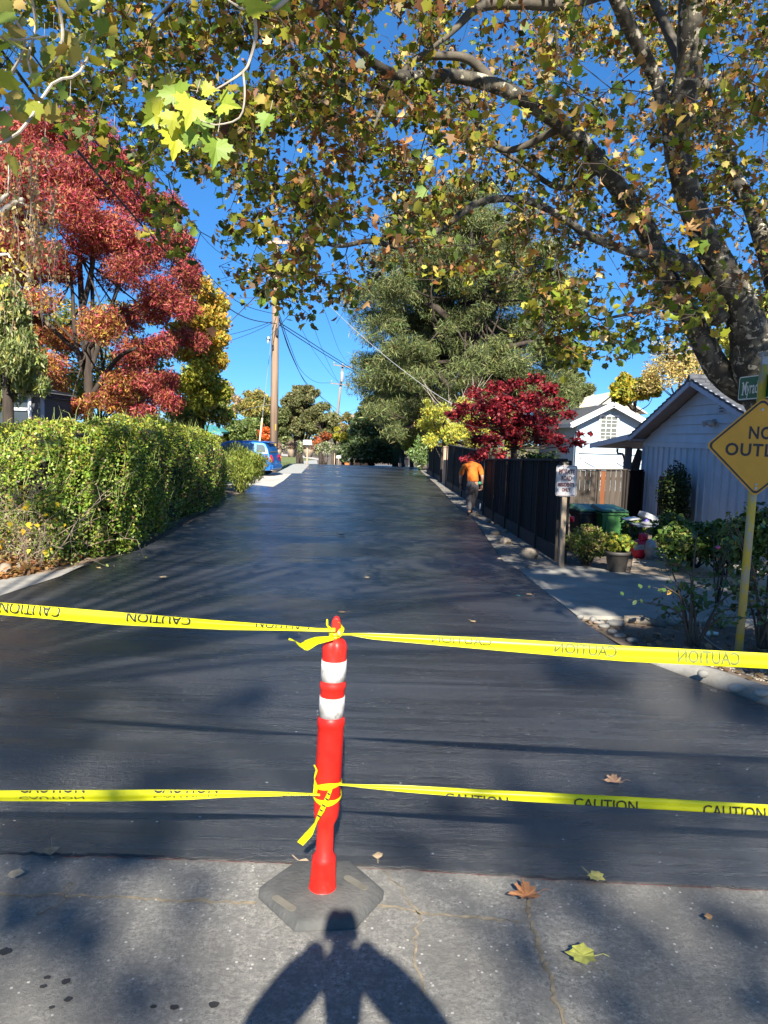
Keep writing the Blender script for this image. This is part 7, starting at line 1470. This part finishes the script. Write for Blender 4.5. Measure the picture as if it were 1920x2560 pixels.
# ---- the photographer behind the camera, whose shadow falls on the street
cx_, cy_ = -.0, -.09
t = thing('person', 'person holding a phone up with both hands, casting the shadow at the bottom', 'person', (cx_, -.5, 0))
N = {'hip': ((0, -.52, .93), (.15, .11)), 'waist': ((0, -.52, 1.08), (.13, .10)), 'chest': ((0, -.51, 1.28), (.16, .11)), 'sh': ((0, -.50, 1.42), (.12, .08)), 'neck': ((0, -.48, 1.52), .055), 'h0': ((0, -.46, 1.62), (.075, .09)), 'h1': ((0, -.45, 1.70), (.080, .095)), 'h2': ((0, -.45, 1.755), (.06, .07)),
     'lsh': ((-.19, -.48, 1.43), .06), 'lel': ((-.27, -.20, 1.61), .055), 'lwr': ((-.065, -.08, 1.85), .04), 'rsh': ((.19, -.48, 1.43), .06), 'rel': ((.35, -.20, 1.61), .055), 'rwr': ((.065, -.08, 1.85), .04),
     'll': ((-.1, -.52, .84), .10), 'lk': ((-.11, -.50, .49), .062), 'la': ((-.12, -.54, .09), .04), 'lt': ((-.13, -.38, .035), .036), 'rl': ((.1, -.52, .84), .10), 'rk': ((.11, -.50, .49), .062), 'ra': ((.12, -.54, .09), .04), 'rt': ((.13, -.38, .035), .036)}
def up_(p): return (p[0]*1.06+.02, (p[1]+.24) if p[1] < -.2 else p[1], p[2]*1.07)
N = {k: (p if k in ('lwr', 'rwr', 'lel', 'rel') else up_(p), r) for k, (p, r) in N.items()}
E = [('hip', 'waist'), ('waist', 'chest'), ('chest', 'sh'), ('sh', 'neck'), ('neck', 'h0'), ('h0', 'h1'), ('h1', 'h2'), ('sh', 'lsh'), ('lsh', 'lel'), ('lel', 'lwr'), ('sh', 'rsh'), ('rsh', 'rel'), ('rel', 'rwr'), ('hip', 'll'), ('ll', 'lk'), ('lk', 'la'), ('la', 'lt'), ('hip', 'rl'), ('rl', 'rk'), ('rk', 'ra'), ('ra', 'rt')]
hm = MB(); hand(hm, (-.055, -.085, 1.86), (.2, .3, 1), (.3, -1, 0), .5, (1, 0, 0), .8); hand(hm, (.055, -.085, 1.86), (-.2, .3, 1), (-.3, -1, 0), .5, (-1, 0, 0), .8)
hm.blob(up_((0, -.355, 1.645)), (.014, .022, .025), 2, 0); hm.blob(up_((0, -.37, 1.60)), (.028, .012, .008), 2, 0)
for s in (-1, 1): hm.blob(up_((s*.082, -.455, 1.66)), (.012, .02, .032), 2, 0); hm.blob(up_((s*.032, -.372, 1.675)), (.012, .008, .008), 2, 0)
skin('body', N, E, SKIN, t, 2, hm)
JK = mat('dark_jacket', (.05, .055, .07), .85, .2, 8)
def gw(k, g): p, r = N[k]; r = (r, r) if isinstance(r, (int, float)) else r; return (p, tuple(x+g for x in r))
skin('jacket', {'hip': gw('hip', .02), 'waist': gw('waist', .025), 'chest': gw('chest', .02), 'sh': gw('sh', .02), 'nk': (up_((0, -.485, 1.49)), .065), 'lsh': gw('lsh', .02), 'lel': gw('lel', .018), 'l2': ((-.155, -.15, 1.72), .085), 'l3': ((-.065, -.12, 1.82), .08), 'rsh': gw('rsh', .02), 'rel': gw('rel', .018), 'r2': ((.20, -.15, 1.72), .085), 'r3': ((.085, -.12, 1.82), .08)},
     [('hip', 'waist'), ('waist', 'chest'), ('chest', 'sh'), ('sh', 'nk'), ('sh', 'lsh'), ('lsh', 'lel'), ('lel', 'l2'), ('l2', 'l3'), ('sh', 'rsh'), ('rsh', 'rel'), ('rel', 'r2'), ('r2', 'r3')], JK, t)
skin('trousers', {'hip': gw('hip', .012), 'll': gw('ll', .016), 'lk': gw('lk', .022), 'la': (up_((-.12, -.535, .12)), .058), 'rl': gw('rl', .016), 'rk': gw('rk', .022), 'ra': (up_((.12, -.535, .12)), .058)}, [('hip', 'll'), ('ll', 'lk'), ('lk', 'la'), ('hip', 'rl'), ('rl', 'rk'), ('rk', 'ra')], GT, t)
mb = MB()
for s in (-1, 1): mb.blob((s*.13, -.22, .045), (.05, .145, .048), 3, .05, 2)
obj('shoes', mb, HAIR, t, smooth=True)
mb = MB(); mb.blob(up_((0, -.475, 1.715)), (.092, .105, .085), 3, .04, 1); obj('hair', mb, HAIR, t, smooth=True)
mb = MB(); mb.prism(rrect(.074, .148, .012), (-.0, -.07, 1.895), (1, 0, 0), (0, 0, 1), -.008); o = obj('phone', mb, BLK); o['label'] = 'phone held up by the photographer standing behind the tapes'; o['category'] = 'phone'
